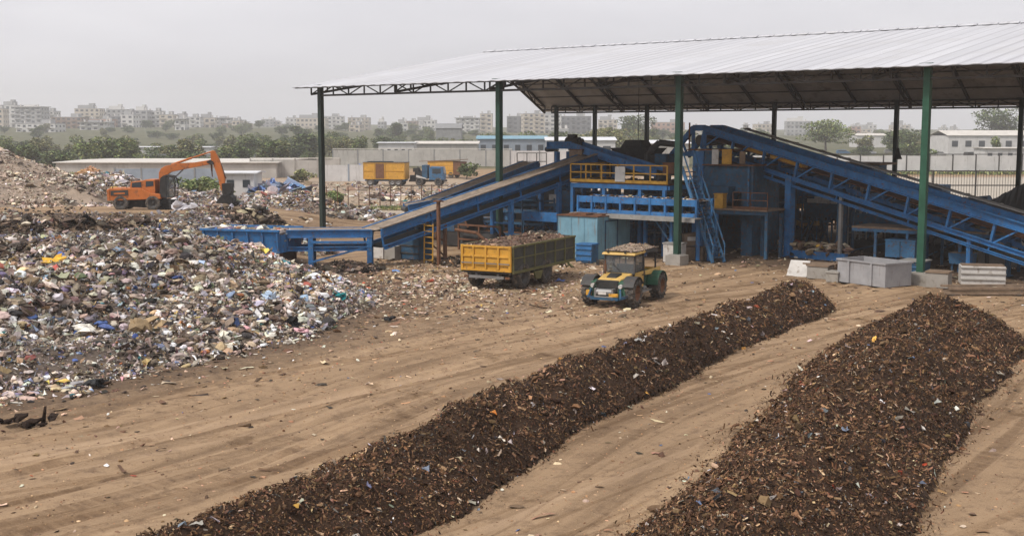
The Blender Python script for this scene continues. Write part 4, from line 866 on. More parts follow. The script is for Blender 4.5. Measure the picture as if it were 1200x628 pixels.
m_ = MB(V(sb0.x, sb0.y, 0)); m_.beam(V(mid.x, mid.y, 0)+nn*.3, mid+nn*.3, .2, .2); m_.build('support_post', M['blue'], r)
# interior machines, deep in shade
c = at(640, 262, 79); machine('baler', 'dark baling press standing in shade between the two inclined conveyors and the platform', 'machine', c, [('press_body', 'black', lambda m: (m.bx(-1.5, 0, 0, 3.6, 2, 1.9), m.bx(-.6, .2, 1.9, 1.4, 1.4, 1.7))), ('ram', 'bluedark', lambda m: (m.bx(-2.6, .5, .7, 1.1, 1.0, .8), m.tube(m.p(.1, .9, 3.6), m.p(.1, .9, 4.3), .22))), ('side_plate', 'bluedark', lambda m: m.bx(-.9, -.06, 1.0, 2.6, .06, .5)), ('feed_chute', 'bluedark', lambda m: taper(m, 1.2, .2, 1.9, .7, 1.2, 1.3, .25))])
c = at(600, 268, 73); machine('roller_bench', 'blue framed roller bench with grimy shelves under the long inclined conveyor', 'bench', c, [('frame', 'bluedark', lambda m: [m.bx(a, b, 0, .12, .12, 2.2) for a in (-2.6, -.9, .8, 2.3) for b in (0, 1.2)]+[m.bx(-2.6, b, z, 5.0, .12, .14) for b in (0, 1.2) for z in (.7, 1.4, 2.1)]), ('shelf', 'rust', lambda m: m.bx(-2.6, .1, .85, 5.0, 1.1, .06)), ('upper_shelf', 'black', lambda m: m.bx(-2.6, .1, 1.55, 5.0, 1.1, .06)), ('blue_tub', 'blue2', lambda m: m.bx(-1.7, .2, 1.62, 1.2, .8, .5)), ('side_beam', 'blue', lambda m: m.bx(1.4, -.8, 1.75, 2.6, .14, .55))])
c = at(560, 280, 70.5); machine('pump_frame', 'dark pump frame with rusty pipes below the middle of the long conveyor', 'machine', c, [('frame', 'rust', lambda m: [m.bx(a, 0, 0, .1, .1, 1.5) for a in (-1.6, 0, 1.6)]+[m.bx(-1.6, 0, z, 3.3, .1, .1) for z in (.6, 1.45)]), ('tank', 'black', lambda m: m.tube(m.p(-1.3, .6, .65), m.p(1.3, .6, .65), .5, n=14)), ('pipe', 'rust', lambda m: m.path([m.p(-1.6, -.2, 1.2), m.p(.2, -.3, 1.1), m.p(1.0, -.3, .6), m.p(2.2, -.2, .5)], .1)), ('blue_drum', 'bluedark', lambda m: m.lathe([(0, 0), (.38, 0), (.38, .9), (0, .9)], m.p(2.4, .6, 0), 'z', 14))])
c = at(478, 290, 66); machine('valve_cabinet', 'dark blue ribbed cabinet under the foot of the long inclined conveyor', 'cabinet', c, [('cabinet_body', 'bluedark', lambda m: m.bx(-.7, 0, 0, 1.5, 1.1, 1.9)), ('rib', 'steel', lambda m: [m.bx(-.75, -.05, .3+i*.42, 1.6, .06, .07) for i in range(4)]), ('top_cap', 'steel', lambda m: m.bx(-.78, -.1, 1.9, 1.66, 1.25, .06))])
c = G(455, 303); machine('concrete_block', 'pale concrete blocks stacked beside the blue conveyor legs, one on the other', 'block', c, [('block', 'concrete', lambda m: m.bx(-.3, 0, -.05, .8, .7, .75)), ('block', 'whitebox', lambda m: m.bx(-1.3, .1, -.05, .8, .7, .7))])
c = G(497, 307.5); 
def ladd(m):
    for a in (0, .62): m.bm((a, 0, -.1), (a, .05, 2.1), .07, .07)
    for i in range(7): m.bm((0, .0, .15+i*.31), (.62, .0, .15+i*.31), .05, .05)
machine('steel_ladder', 'short orange rusty ladder standing upright under the long inclined conveyor', 'ladder', c, [('ladder_frame', 'yellow2', ladd)])
c = G(513, 311); machine('prop_post', 'rusty prop post standing just in front of the orange ladder', 'post', c, [('prop_pole', 'rust', lambda m: (m.bx(-.07, 0, -.05, .15, .15, 3.4), m.bx(-.2, -.1, 3.35, .42, .35, .08)))])
# right-hand interior
c = at(935, 262, 80); machine('blue_enclosure', 'long blue steel enclosure with a brown roof edge behind the truss conveyor posts', 'enclosure', c, [('enclosure_wall', 'blue2', lambda m: m.bx(-2.0, 0, 2.2, 7.0, 2.5, 2.7)), ('roof_slab', 'wood', lambda m: m.bx(-2.4, -.2, 4.9, 8.0, 2.9, .14)), ('post', 'bluedark', lambda m: m.bx(-1.8, .1, 0, .25, .25, 2.2)), ('post', 'bluedark', lambda m: m.bx(1.5, .1, 0, .25, .25, 2.2)), ('post', 'bluedark', lambda m: m.bx(4.6, .1, 0, .25, .25, 2.2)), ('window_frame', 'yellow2', lambda m: [m.bx(-.9, -.05, 3.2, .07, .05, 1.3), m.bx(.3, -.05, 3.2, .07, .05, 1.3), m.bx(-.9, -.05, 4.45, 1.27, .05, .07)]), ('dark_window', 'black', lambda m: m.bx(-.82, -.03, 3.2, 1.1, .04, 1.25)), ('lower_beam', 'bluedark', lambda m: m.bx(-2, -.6, 2.0, 7, .2, .5))])
c = at(1035, 235, 84); machine('blue_enclosure', 'far deep blue panelled bin wall beneath the middle of the truss conveyor', 'enclosure', c, [('bin_wall', 'bluedark', lambda m: m.bx(-2.5, 0, .9, 6.5, 2.0, 2.5)), ('rib', 'blue2', lambda m: [m.bx(-2.5+i*1.3, -.06, .9, .1, .06, 2.5) for i in range(6)]), ('foot', 'black', lambda m: [m.bx(a, .3, -.05, .3, .3, 1.0) for a in (-2.2, .5, 3.4)])])
c = G(918, 279); machine('yellow_loader_arm', 'yellow lifting frame of a machine parked deep under the shed', 'machine', c, [('arm', 'yellow', lambda m: (m.bm((-1.0, 0, 2.1), (2.2, 0, 2.2), .25, .3), m.bm((-.9, 0, 1.75), (1.4, 0, .9), .25, .28), m.bm((1.2, .1, 1.0), (2.4, .1, 1.1), .3, .3))), ('bucket', 'black', lambda m: taper(m, -.9, -.3, .1, 2.2, 1.2, .6, .2)), ('chassis', 'black', lambda m: m.bx(-.6, .6, .25, 2.8, 1.2, .9)), ('wheel', 'tyre', lambda m: m.tube(m.p(-.2, .5, .5), m.p(-.2, .85, .5), .5, n=16)), ('wheel', 'tyre', lambda m: m.tube(m.p(1.9, .5, .5), m.p(1.9, .85, .5), .5, n=16))])
c = G(868, 281); machine('debris_hopper', 'dark small hopper on legs in the shade between tower and stair', 'hopper', c, [('hopper_bin', 'black', lambda m: taper(m, -.6, 0, .9, 1.2, 1.2, 1.1, .25)), ('leg', 'bluedark', lambda m: [m.bx(a, b, -.05, .1, .1, 1.0) for a in (-.6, .5) for b in (0, 1.1)])])
c = at(962, 262, 76); machine('side_bench', 'blue trestle bench heaped with white scraps between the two thick blue posts', 'bench', c, [('bench_beam', 'bluedark', lambda m: m.bx(-1.2, 0, 1.6, 3.6, .2, .9)), ('strut', 'bluedark', lambda m: [m.bm((a, 0, 0), (a+.6, 0, 1.7), .12, .12) for a in (-1.0, 0, 1.0)]+[m.bm((a+.6, 0, 0), (a, 0, 1.7), .12, .12) for a in (-1.0, 0, 1.0)]), ('scrap', 'whitebox', lambda m: [m.box(m.p(-.8+.55*i, .3, 2.5), (.5, .5, .25+.15*(i % 3)), .3*i) for i in range(5)])])
# low brown-decked platform at the right
c = at(998, 270, 63.5); Wp = 8.2; r = froot('loading_deck', 'low brown-topped loading deck on thin posts below the truss conveyor', 'platform', c)
fpart('deck', 'wood', r, c, lambda m: (m.bx(0, 0, 1.95, Wp, 2.4, .1), m.bx(0, 2.42, 2.55, Wp*.8, .1, .1)))
fpart('deck_beam', 'blue2', r, c, lambda m: (m.bx(0, .02, 1.78, Wp, .1, .16), m.bx(0, 2.2, 1.78, Wp, .1, .16)))
for a, b in ((1.2, .1), (1.5, 2.2), (2.9, .1), (4.0, 2.2), (5.6, .1), (Wp-.3, .1), (Wp-.3, 2.2)): fpart('post', 'blue2' if b < 1 else 'bluedark', r, c, lambda m: m.bx(a, b, -.05, .13, .13, 1.85 if a != 4.0 else 2.7))
c = G(1037, 316); c = at(1037, 301, 62.0); machine('blue_tank', 'medium blue square tank hung under the loading deck', 'tank', c, [('tank_shell', 'blue2', lambda m: m.bx(0, 0, .55, 1.55, 1.1, .85)), ('rim', 'blue2', lambda m: m.bx(-.04, -.04, 1.4, 1.63, 1.18, .07)), ('seam', 'bluedark', lambda m: m.bx(.75, -.03, .55, .05, .03, .85)), ('foot', 'black', lambda m: [m.bx(a, .2, -.05, .15, .6, .6) for a in (.1, 1.3)])])
c = G(1056, 323.5); machine('blue_bin', 'dark blue ribbed plastic bin directly left of the nearest green post foot', 'bin', c, [('bin_body', 'bluedark', lambda m: taper(m, .03, .03, -.02, 1.0, .9, .75, .06)), ('bin_lid', 'cover', lambda m: m.bx(-.08, -.08, .74, 1.22, 1.1, .07)), ('rib', 'blue2', lambda m: [m.bx(-.06, -.06, .2+.25*i, 1.16, .05, .06) for i in range(2)])])
c = G(1112, 318); machine('blue_tub', 'small blue trough on feet behind the grey block and right of the nearest green post', 'tub', c, [('tub_shell', 'blue2', lambda m: taper(m, 0, 0, .4, 1.05, .8, .55, .06)), ('leg', 'bluedark', lambda m: [m.bx(a, .1, -.05, .1, .1, .5) for a in (.05, .9)]), ('content', 'soilload', lambda m: m.bx(0, 0, .93, 1.05, .8, .05))])
c = G(1095, 304); machine('sack_stack', 'grey filled sacks stacked behind the nearest green post', 'sacks', c, [('sack', 'cover', lambda m: m.bx(-.4, .2, .0+.3*i, 1.2-.1*i, .8, .27)) for i in range(4)])
c = G(1128, 306); machine('conveyor_chute', 'blue slanted chute plate under the lower end of the truss conveyor', 'chute', c, [('chute_plate', 'blue2', lambda m: m.hexa([m.p(-1.9, 1.5, 1.0), m.p(1.6, 1.5, 1.7), m.p(1.6, 1.6, 1.7), m.p(-1.9, 1.6, 1.0), m.p(-1.9, 1.5, 1.35), m.p(1.6, 1.5, 2.1), m.p(1.6, 1.6, 2.1), m.p(-1.9, 1.6, 1.35)])), ('post', 'olive', lambda m: m.bx(.2, 1.2, -.05, .2, .2, 1.9))])
c = at(1190, 300, 62); machine('concrete_block', 'wide pale concrete wall block in shade behind the whitewashed box at the right edge', 'block', c, [('block', 'concrete', lambda m: m.bx(-1.9, 0, -.05, 1.9, 1, .95)), ('block', 'concrete', lambda m: m.bx(.03, .15, -.05, 1.7, 1, .75))])
# lean-to roof at the right edge
NL, NR, FR, FL_ = at(1146, 247, 62), at(1262, 258, 57.5), at(1262, 184, 67), at(1152, 241, 66.5); r = thing('lean_to_roof', 'dark sheet lean-to roof sloping up at the right edge behind the truss conveyor', 'roof', V(NL.x, NL.y, 0)); O_ = V(NL.x, NL.y, 0); p0, dd = NL, NR-NL
m_ = MB(O_)
for i in range(16):
    f0, f1 = i/16, (i+.97)/16; a, b, c_, d_2 = NL.lerp(NR, f0), NL.lerp(NR, f1), FL_.lerp(FR, f1), FL_.lerp(FR, f0); u_ = V(0, 0, .06+.04*(i % 2)); m_.hexa([a, b, c_, d_2, a+u_, b+u_, c_+u_, d_2+u_])
m_.build('roof_sheet', M['darksheet'], r)
m_ = MB(O_); m_.beam(NL-V(0, .05, .12), NR-V(0, .05, .12), .12, .2); m_.build('edge_beam', M['wood'], r)
m_ = MB(O_); m_.beam(FL_-V(0, 0, .12), FR-V(0, 0, .12), .12, .2); m_.build('back_beam', M['steel'], r)
for f in (.12, .6, .98): q = p0+dd*f; m_ = MB(O_); m_.beam(V(q.x, q.y, 0), q-V(0, 0, .1), .16, .16); m_.build('post', M['steel'], r)
# ------------------------------------------------------------------ things standing in front of the shed
c = G(1037, 338.3); la = (G(981, 330.5)-c); L1 = la.length; la.normalize(); lb_ = V(la.y, -la.x, 0)
if lb_.y < 0: lb_ = -lb_
sk = thing('waste_skip', 'large open pale grey steel skip standing in front of the blue base beam', 'skip', c, math.atan2(la.y, la.x)); s_ = 1 if V(0, 0, 1).cross(la).dot(lb_) > 0 else -1
Ws = 1.75; Hs = 1.02
lb('skip_wall', 'skipgrey', sk, lambda m: (m.box((L1/2, s_*.03, .04), (L1, .06, Hs)), m.box((L1/2, s_*(Ws-.03), .04), (L1, .06, Hs)), m.box((.03, s_*Ws/2, .04), (.06, Ws-.13, Hs)), m.box((L1-.03, s_*Ws/2, .04), (.06, Ws-.13, Hs)), m.box((L1/2, s_*Ws/2, .05), (L1-.13, Ws-.13, .05))))
lb('rim', 'skipgrey', sk, lambda m: [m.box((L1/2, s_*y, Hs+.042), (L1+.1, .12, .07)) for y in (0.0, Ws)]+[m.box((x, s_*Ws/2, Hs+.042), (.12, Ws-.13, .07)) for x in (0, L1)])
for x in (.78, L1-.72): lb('rib', 'skipgrey', sk, lambda m: m.box((x, -s_*.045, .05), (.11, .08, Hs-.02)))
lb('skid', 'steel', sk, lambda m: [m.box((L1/2, s_*y, -.04), (L1*.98, .1, .075)) for y in (.2, Ws-.2)])
lb('soil_inside', 'soilload', sk, lambda m: m.box((L1/2, s_*Ws/2, .5), (L1-.14, Ws-.14, .2)))
def blockthing(u, v, d, rz, mat, name, label, cat, lid=None, z0=-.02):
    c = G(u, v); r = thing(name, label, cat, c, rz)
    lb('block_body' if cat == 'block' else 'box_body', mat, r, lambda m: m.box((0, d[1]/2, z0), d), bevel=.025)
    if lid: lb('lid', lid, r, lambda m: m.box((0, d[1]/2, z0+d[2]+.002), (d[0]+.08, d[1]+.08, .07)))
    return r
blockthing(957.5, 326.5, (1.05, .95, .60), ROWRZ+.06, 'concrete', 'stone_block', 'grey concrete block with a slab lid between the tilted panel and the skip', 'block', 'wood')
blockthing(974.5, 330.5, (.60, .7, .44), ROWRZ, 'concrete', 'stone_block', 'smallest grey block touching the left end of the grey skip', 'block', 'concrete')
blockthing(1097.5, 337, (.98, .8, .68), ROWRZ+.1, 'concrete', 'stone_block', 'squat grey concrete block just right of the nearest green post foot', 'block', 'wood')
r = blockthing(1152, 333.5, (1.95, 1.0, .86), ROWRZ*.35, 'whitebox', 'board_crate', 'wide whitewashed board crate behind the planks at the right', 'crate')
lb('board_line', 'concrete', r, lambda m: [m.box((0, -.03, .27*i+.2), (1.97, .05, .045)) for i in range(3)]); lb('soil_top', 'soilload', r, lambda m: m.box((0, .5, .845), (1.85, .9, .04)))
c = G(933, 324); r = thing('tilted_panel', 'dirty white panel leaning at a tilt left of the concrete blocks', 'panel', c, ROWRZ+.15)
lb('panel_sheet', 'whitebox', r, lambda m: m.hexa([(-.5, 0, 0), (.5, 0, 0), (.5, .08, 0), (-.5, .08, 0), (-.42, .45, .75), (.55, .45, .75), (.55, .52, .75), (-.42, .52, .75)])); lb('prop', 'wood', r, lambda m: m.beam((.1, .9, 0), (.1, .5, .7), .08, .08))
lb('backing_board', 'wood', r, lambda m: m.box((1.0, .7, .0), (1.6, .7, .66)))
r = thing('plank_stack', 'low stack of long brown planks lying along the right edge of the yard', 'planks', G(1150, 345), .02)
for i, (y, z, l, x) in enumerate(((0, .0, 4.4, .6), (.0, .22, 4.2, .7), (.32, .1, 4.6, .75), (.34, .3, 4.3, .5))): lb('plank', 'wood', r, lambda m: m.box((x, y, z), (l, .22, .09), .012*i-.02))
for x in (-1.3, 1.6): lb('bearer', 'steel', r, lambda m: m.box((x, .2, -.04), (.14, .8, .05 if False else .045)))
blockthing(787.5, 307, (1.05, .8, .98), ROWRZ+.2, 'whitebox', 'white_chest', 'white chest standing left of the middle green post', 'chest', 'cover')
r = blockthing(812, 304.5, (1.05, .8, .72), ROWRZ+.3, 'wood', 'cardboard_box', 'lower brown crate of two, between green post and stair', 'crate')
q = G(812, 304.5); r = thing('cardboard_box', 'upper brown crate tilted on the lower one beside the stair', 'crate', V(q.x, q.y+.15, .74), ROWRZ+.7); lb('box_body', 'wood', r, lambda m: m.hexa([(-.42, 0, 0), (.42, 0, .06), (.42, .7, .06), (-.42, .7, 0), (-.5, .05, .66), (.34, .05, .74), (.34, .75, .74), (-.5, .75, .66)])); lb('flap', 'whitebox', r, lambda m: m.box((-.05, -.02, .3), (.5, .015, .22)))
r = blockthing(684, 307.5, (.95, .85, .95), ROWRZ+.15, 'blue2', 'blue_crate', 'bright blue slatted crate between trailer and pale blue cabin', 'crate', 'blue')
lb('slat', 'blue', r, lambda m: [m.box((0, -.03, .1+.3*i), (.97, .05, .16)) for i in range(3)])
for i, (u, rr) in enumerate(((623, .40), (634, .41), (645, .40), (655, .39))):
    q = G(u, 297); r = thing('spare_tyre', ('first', 'second', 'third', 'fourth')[i]+' upright old tyre from the left in the row behind the trailer', 'tyre', V(q.x, q.y, .95), ROWRZ+1.1, 'old tyres behind the trailer')
    lb('tyre_ring', 'tyre', r, lambda m: m.lathe([(rr*.55, -.12), (rr*.9, -.13), (rr, -.09), (rr, .09), (rr*.9, .13), (rr*.55, .12), (rr*.55, -.12)], (0, 0, 0), 'y', 18)); lb('hub', 'rust', r, lambda m: m.tube((0, -.05, 0), (0, .05, 0), rr*.5, n=12))
q = G(640, 296); r = thing('concrete_wall_block', 'low pale concrete ledge carrying the row of old tyres', 'ledge', V(q.x, q.y+.1, 0), ROWRZ); lb('ledge_body', 'concrete', r, lambda m: m.box((-.5, .2, -.02), (3.6, .8, .56))); lb('ledge_cap', 'cover', r, lambda m: m.box((-.5, .2, .542), (3.7, .9, .05)))

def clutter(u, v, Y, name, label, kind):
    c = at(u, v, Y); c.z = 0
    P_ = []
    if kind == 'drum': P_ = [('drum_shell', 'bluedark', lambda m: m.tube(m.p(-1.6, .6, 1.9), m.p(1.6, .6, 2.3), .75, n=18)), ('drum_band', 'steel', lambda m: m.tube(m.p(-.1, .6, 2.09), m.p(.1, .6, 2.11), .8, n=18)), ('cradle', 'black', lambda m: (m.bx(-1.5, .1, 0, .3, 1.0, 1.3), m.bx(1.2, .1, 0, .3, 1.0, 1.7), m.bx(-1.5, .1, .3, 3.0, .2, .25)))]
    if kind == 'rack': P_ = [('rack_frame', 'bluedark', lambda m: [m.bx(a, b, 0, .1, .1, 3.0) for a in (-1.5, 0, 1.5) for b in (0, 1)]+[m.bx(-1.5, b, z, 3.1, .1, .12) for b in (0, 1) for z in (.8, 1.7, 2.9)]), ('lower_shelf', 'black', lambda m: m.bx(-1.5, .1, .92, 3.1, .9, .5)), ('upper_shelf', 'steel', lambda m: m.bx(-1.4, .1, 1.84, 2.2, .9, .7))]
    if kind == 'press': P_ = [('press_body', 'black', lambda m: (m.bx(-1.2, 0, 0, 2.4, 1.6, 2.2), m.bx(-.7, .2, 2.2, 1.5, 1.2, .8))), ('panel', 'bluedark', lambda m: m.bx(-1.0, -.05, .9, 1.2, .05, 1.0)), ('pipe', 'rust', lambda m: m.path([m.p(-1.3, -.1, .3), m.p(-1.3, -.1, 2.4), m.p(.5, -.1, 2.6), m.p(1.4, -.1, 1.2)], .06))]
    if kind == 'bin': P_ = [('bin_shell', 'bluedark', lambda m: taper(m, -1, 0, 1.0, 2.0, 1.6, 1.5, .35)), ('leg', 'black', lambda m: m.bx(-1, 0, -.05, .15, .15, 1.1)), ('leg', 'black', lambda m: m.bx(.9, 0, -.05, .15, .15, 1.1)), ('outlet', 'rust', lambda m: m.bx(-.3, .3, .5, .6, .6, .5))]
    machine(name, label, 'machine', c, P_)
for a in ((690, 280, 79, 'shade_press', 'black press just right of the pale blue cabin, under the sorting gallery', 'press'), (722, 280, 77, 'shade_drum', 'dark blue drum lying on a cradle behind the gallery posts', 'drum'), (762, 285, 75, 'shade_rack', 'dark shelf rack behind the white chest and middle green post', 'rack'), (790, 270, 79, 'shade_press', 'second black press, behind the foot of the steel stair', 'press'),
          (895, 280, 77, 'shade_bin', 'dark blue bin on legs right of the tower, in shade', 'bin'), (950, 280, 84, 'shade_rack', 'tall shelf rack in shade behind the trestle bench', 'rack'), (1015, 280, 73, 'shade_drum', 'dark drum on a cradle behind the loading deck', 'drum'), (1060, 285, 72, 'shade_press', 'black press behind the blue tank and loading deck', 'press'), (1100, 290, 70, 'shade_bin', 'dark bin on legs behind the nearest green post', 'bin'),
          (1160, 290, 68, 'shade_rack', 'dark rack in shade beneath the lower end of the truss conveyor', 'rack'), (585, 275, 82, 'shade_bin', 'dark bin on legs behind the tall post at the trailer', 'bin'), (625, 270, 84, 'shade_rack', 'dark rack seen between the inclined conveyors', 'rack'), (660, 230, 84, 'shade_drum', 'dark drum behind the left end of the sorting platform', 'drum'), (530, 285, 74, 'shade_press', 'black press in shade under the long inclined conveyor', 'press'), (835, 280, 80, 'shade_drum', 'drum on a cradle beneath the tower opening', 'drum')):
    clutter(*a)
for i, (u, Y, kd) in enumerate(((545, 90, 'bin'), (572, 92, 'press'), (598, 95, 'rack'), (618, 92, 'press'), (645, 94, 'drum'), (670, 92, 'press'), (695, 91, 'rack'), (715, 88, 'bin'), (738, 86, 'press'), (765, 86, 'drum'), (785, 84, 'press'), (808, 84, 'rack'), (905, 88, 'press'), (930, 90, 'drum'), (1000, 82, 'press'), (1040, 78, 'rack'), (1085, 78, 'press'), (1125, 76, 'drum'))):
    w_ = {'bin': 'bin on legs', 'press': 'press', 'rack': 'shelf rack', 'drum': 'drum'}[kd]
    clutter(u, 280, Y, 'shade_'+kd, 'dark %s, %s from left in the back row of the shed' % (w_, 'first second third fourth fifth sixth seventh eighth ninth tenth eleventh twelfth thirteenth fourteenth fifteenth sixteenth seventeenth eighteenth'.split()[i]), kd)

def scaff(u0, u1, Y, z0, z1, label, mat):
    a, b = at(u0, 250, Y), at(u1, 250, Y); a.z = b.z = 0; n_ = max(2, int((b-a).length/1.3)); m = MB(a)
    for i in range(n_+1):
        p = a.lerp(b, i/n_); m.tube(p+V(0, 0, z0), p+V(0, 0, z1), .045, n=6); m.tube(p+V(0, 1.0, z0), p+V(0, 1.0, z1), .045, n=6); m.tube(p+V(0, 0, z1-.1), p+V(0, 1, z1-.1), .04, n=6)
    for f in (.25, .6, .95):
        for y in (0, 1.0): z = z0+(z1-z0)*f; m.tube(a+V(0, y, z), b+V(0, y, z), .04, n=6)
    m.tube(a+V(0, 0, z0+.1), b+V(0, 0, z1-.2), .04, n=6)
    r = thing('tube_scaffold', label, 'frame', a); m.build('tube_frame', M[mat], r); m = MB(a); m.beam(a+V(0, .5, z0+(z1-z0)*.6), b+V(0, .5, z0+(z1-z0)*.6), .9, .05); m.build('plank_shelf', M['wood'], r)
for q in ((888, 932, 74, 0, 3.6, 'thin tube frame with a plank shelf right of the tower deck', 'steel'), (1000, 1016, 70, 0, 4.2, 'narrow tube frame beside the white post of the truss conveyor', 'cover'), (552, 600, 76, 0, 2.6, 'blue tube frame under the long inclined conveyor, behind the trailer', 'blue2'), (612, 650, 72, 0, 3.0, 'tube frame left of the pale blue cabin', 'bluedark'), (1096, 1150, 66, 0, 1.9, 'low tube frame behind the whitewashed crate', 'steel'), (735, 800, 74, 0, 2.2, 'tube frame in shade beneath the sorting gallery', 'bluedark'), (940, 975, 78, 0, 4.6, 'tall tube frame between the two thick blue posts', 'blue2')): scaff(*q)

def steel_rack(u0, u1, Y, z1, label, nlev=3, mat='bluedark', seed=0):
    """two-bay steel frame with machine boxes, pipes and heaps on its levels"""
    rr = random.Random(seed); a, b = at(u0, 250, Y), at(u1, 250, Y); a.z = b.z = 0; Ls = (b-a).length; ex_ = (b-a).normalized(); ey_ = V(-ex_.y, ex_.x, 0); r = thing('machine_frame', label, 'frame', a)
    nb = max(1, int(Ls/1.9)); q = lambda s, t, z: a+ex_*s+ey_*t+V(0, 0, z)
    m = MB(a)
    for i in range(nb+1):
        for t in (0, 1.5): m.beam(q(Ls*i/nb, t, -.05), q(Ls*i/nb, t, z1), .13, .13, ex_)
    for l in range(1, nlev+1):
        for t in (0, 1.5): m.beam(q(0, t, z1*l/nlev), q(Ls, t, z1*l/nlev), .11, .17)
    for i in range(nb):
        if rr.random() < .6: m.beam(q(Ls*i/nb, -.02, z1*.05), q(Ls*(i+1)/nb, -.02, z1*(.62 if rr.random() < .5 else .33)), .07, .07)
    m.build('steel_frame', M[mat], r)
    for l in range(nlev):
        for i in range(nb):
            k = rr.random(); s0 = Ls*i/nb+.2; w_ = Ls/nb-.4; zz = z1*l/nlev+(.06 if l else -.03)+.06; m = MB(a)
            if k < .38: m.beam(q(s0, .75, zz+.35), q(s0+w_*rr.uniform(.6, 1), .75, zz+.35), 1.0, .7); m.build('gear_box', M[rr.choice(['black', 'bluedark', 'steel', 'steel'])], r)
            elif k < .6: m.tube(q(s0+.1, .7, zz+.36), q(s0+w_, .7, zz+.36), .34, n=14); m.build('drive_drum', M[rr.choice(['black', 'rust', 'bluedark'])], r)
            elif k < .78: m.path([q(s0, .1, zz+.1), q(s0, .1, zz+.7), q(s0+w_, .1, zz+.75), q(s0+w_, .9, zz+.75)], .07, n=7); m.build('pipe', M[rr.choice(['rust', 'steel', 'chrome'])], r)
            elif k < .9: m.box(q(s0+w_*.5, .6, zz), (.7, .7, .55)); m.build('scrap_box', M[rr.choice(['whitebox', 'wood', 'cover'])], r)
    return r
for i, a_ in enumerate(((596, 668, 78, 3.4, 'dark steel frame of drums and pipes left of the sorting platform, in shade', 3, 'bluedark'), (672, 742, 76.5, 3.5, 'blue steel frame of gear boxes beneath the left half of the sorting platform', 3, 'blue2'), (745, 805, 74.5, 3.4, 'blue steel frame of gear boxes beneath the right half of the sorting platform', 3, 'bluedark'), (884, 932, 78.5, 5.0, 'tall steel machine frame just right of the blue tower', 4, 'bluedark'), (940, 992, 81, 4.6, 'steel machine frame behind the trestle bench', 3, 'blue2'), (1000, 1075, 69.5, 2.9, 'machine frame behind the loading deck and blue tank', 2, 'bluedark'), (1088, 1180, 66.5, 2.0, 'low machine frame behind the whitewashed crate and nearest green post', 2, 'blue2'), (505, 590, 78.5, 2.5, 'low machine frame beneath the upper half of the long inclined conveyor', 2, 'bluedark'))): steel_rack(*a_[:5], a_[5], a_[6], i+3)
c = at(690, 195, 77); machine('screen_box', 'dark vibrating screen box left of the shredder on the sorting platform', 'machine', c, [('box_shell', 'black', lambda m: (m.bx(-.6, .2, DZ, 1.9, 1.6, 1.0), taper(m, -.4, .4, DZ+1.0, 1.4, 1.2, .5, -.2))), ('spring_leg', 'steel', lambda m: m.bx(-.75, .1, DZ, .14, .14, .7)), ('spring_leg', 'steel', lambda m: m.bx(1.35, .1, DZ, .14, .14, .7))])
c = at(768, 185, 75); machine('dust_duct', 'dark bent dust duct at the right end of the shredder', 'duct', c, [('duct_pipe', 'steel', lambda m: m.path([m.p(-.6, 0, DZ), m.p(-.6, 0, DZ+1.6), m.p(.2, .1, DZ+2.3), m.p(1.2, .4, DZ+2.2)], .2, n=10)), ('flange', 'black', lambda m: m.tube(m.p(-.6, 0, DZ+.7), m.p(-.6, 0, DZ+.8), .28, n=12))])
# ------------------------------------------------------------------ vehicles
def wheel(parent, x, y, r, w, rim='yellow2', lugs=0, side=1, z=None):
    z = r if z is None else z
    m = MB(); pr = [(r*.60, -w*.46), (r*.66, -w*.5), (r*.86, -w*.5), (r*.95, -w*.44), (r, -w*.33), (r, w*.33), (r*.95, w*.44), (r*.86, w*.5), (r*.66, w*.5), (r*.60, w*.46), (r*.60, -w*.46)]
    m.lathe(pr, (0, 0, 0), 'y', 28)
    for i in range(lugs):
        a = 2*math.pi*i/lugs
        for s_ in (1, -1):
            b = a+s_*.11; e = a+(.0 if s_ > 0 else .2); rr = r*1.0
            p = V(rr*math.cos(e), s_*w*.05, rr*math.sin(e)); q = V(rr*.97*math.cos(e+.16), s_*w*.48, rr*.97*math.sin(e+.16)); m.beam(p, q, .05, .09, V(math.cos(e), 0, math.sin(e)))
    wo = m.build('wheel', M['tyre'], parent, loc=(x, y, z))
    m = MB(); m.lathe([(0, side*w*.22), (r*.16, side*w*.24), (r*.2, side*w*.12), (r*.45, side*w*.08), (r*.52, side*w*.3), (r*.60, side*w*.42), (r*.63, side*w*.40)], (0, 0, 0), 'y', 24)
    for i in range(6): a = math.pi/3*i; m.tube((r*.3*math.cos(a), side*w*.1, r*.3*math.sin(a)), (r*.3*math.cos(a), side*w*.16, r*.3*math.sin(a)), r*.045, n=6)
    m.build('rim', M[rim], wo)
    return wo
def arc_fender(m, x, y, z, r, w, a0, a1, n=9, th=.035):
    for i in range(n):
        a, b = R(a0+(a1-a0)*i/n), R(a0+(a1-a0)*(i+1)/n)
        P_ = [V(x+rr*math.cos(t), y-w/2, z+rr*math.sin(t)) for rr, t in ((r, a), (r, b), (r+th, b), (r+th, a))]; m.prism(P_, (0, w, 0))
def pan(parent, name, mat, pts, ext, **k): return lb(name, mat, parent, lambda m: m.prism(pts, ext), **k)
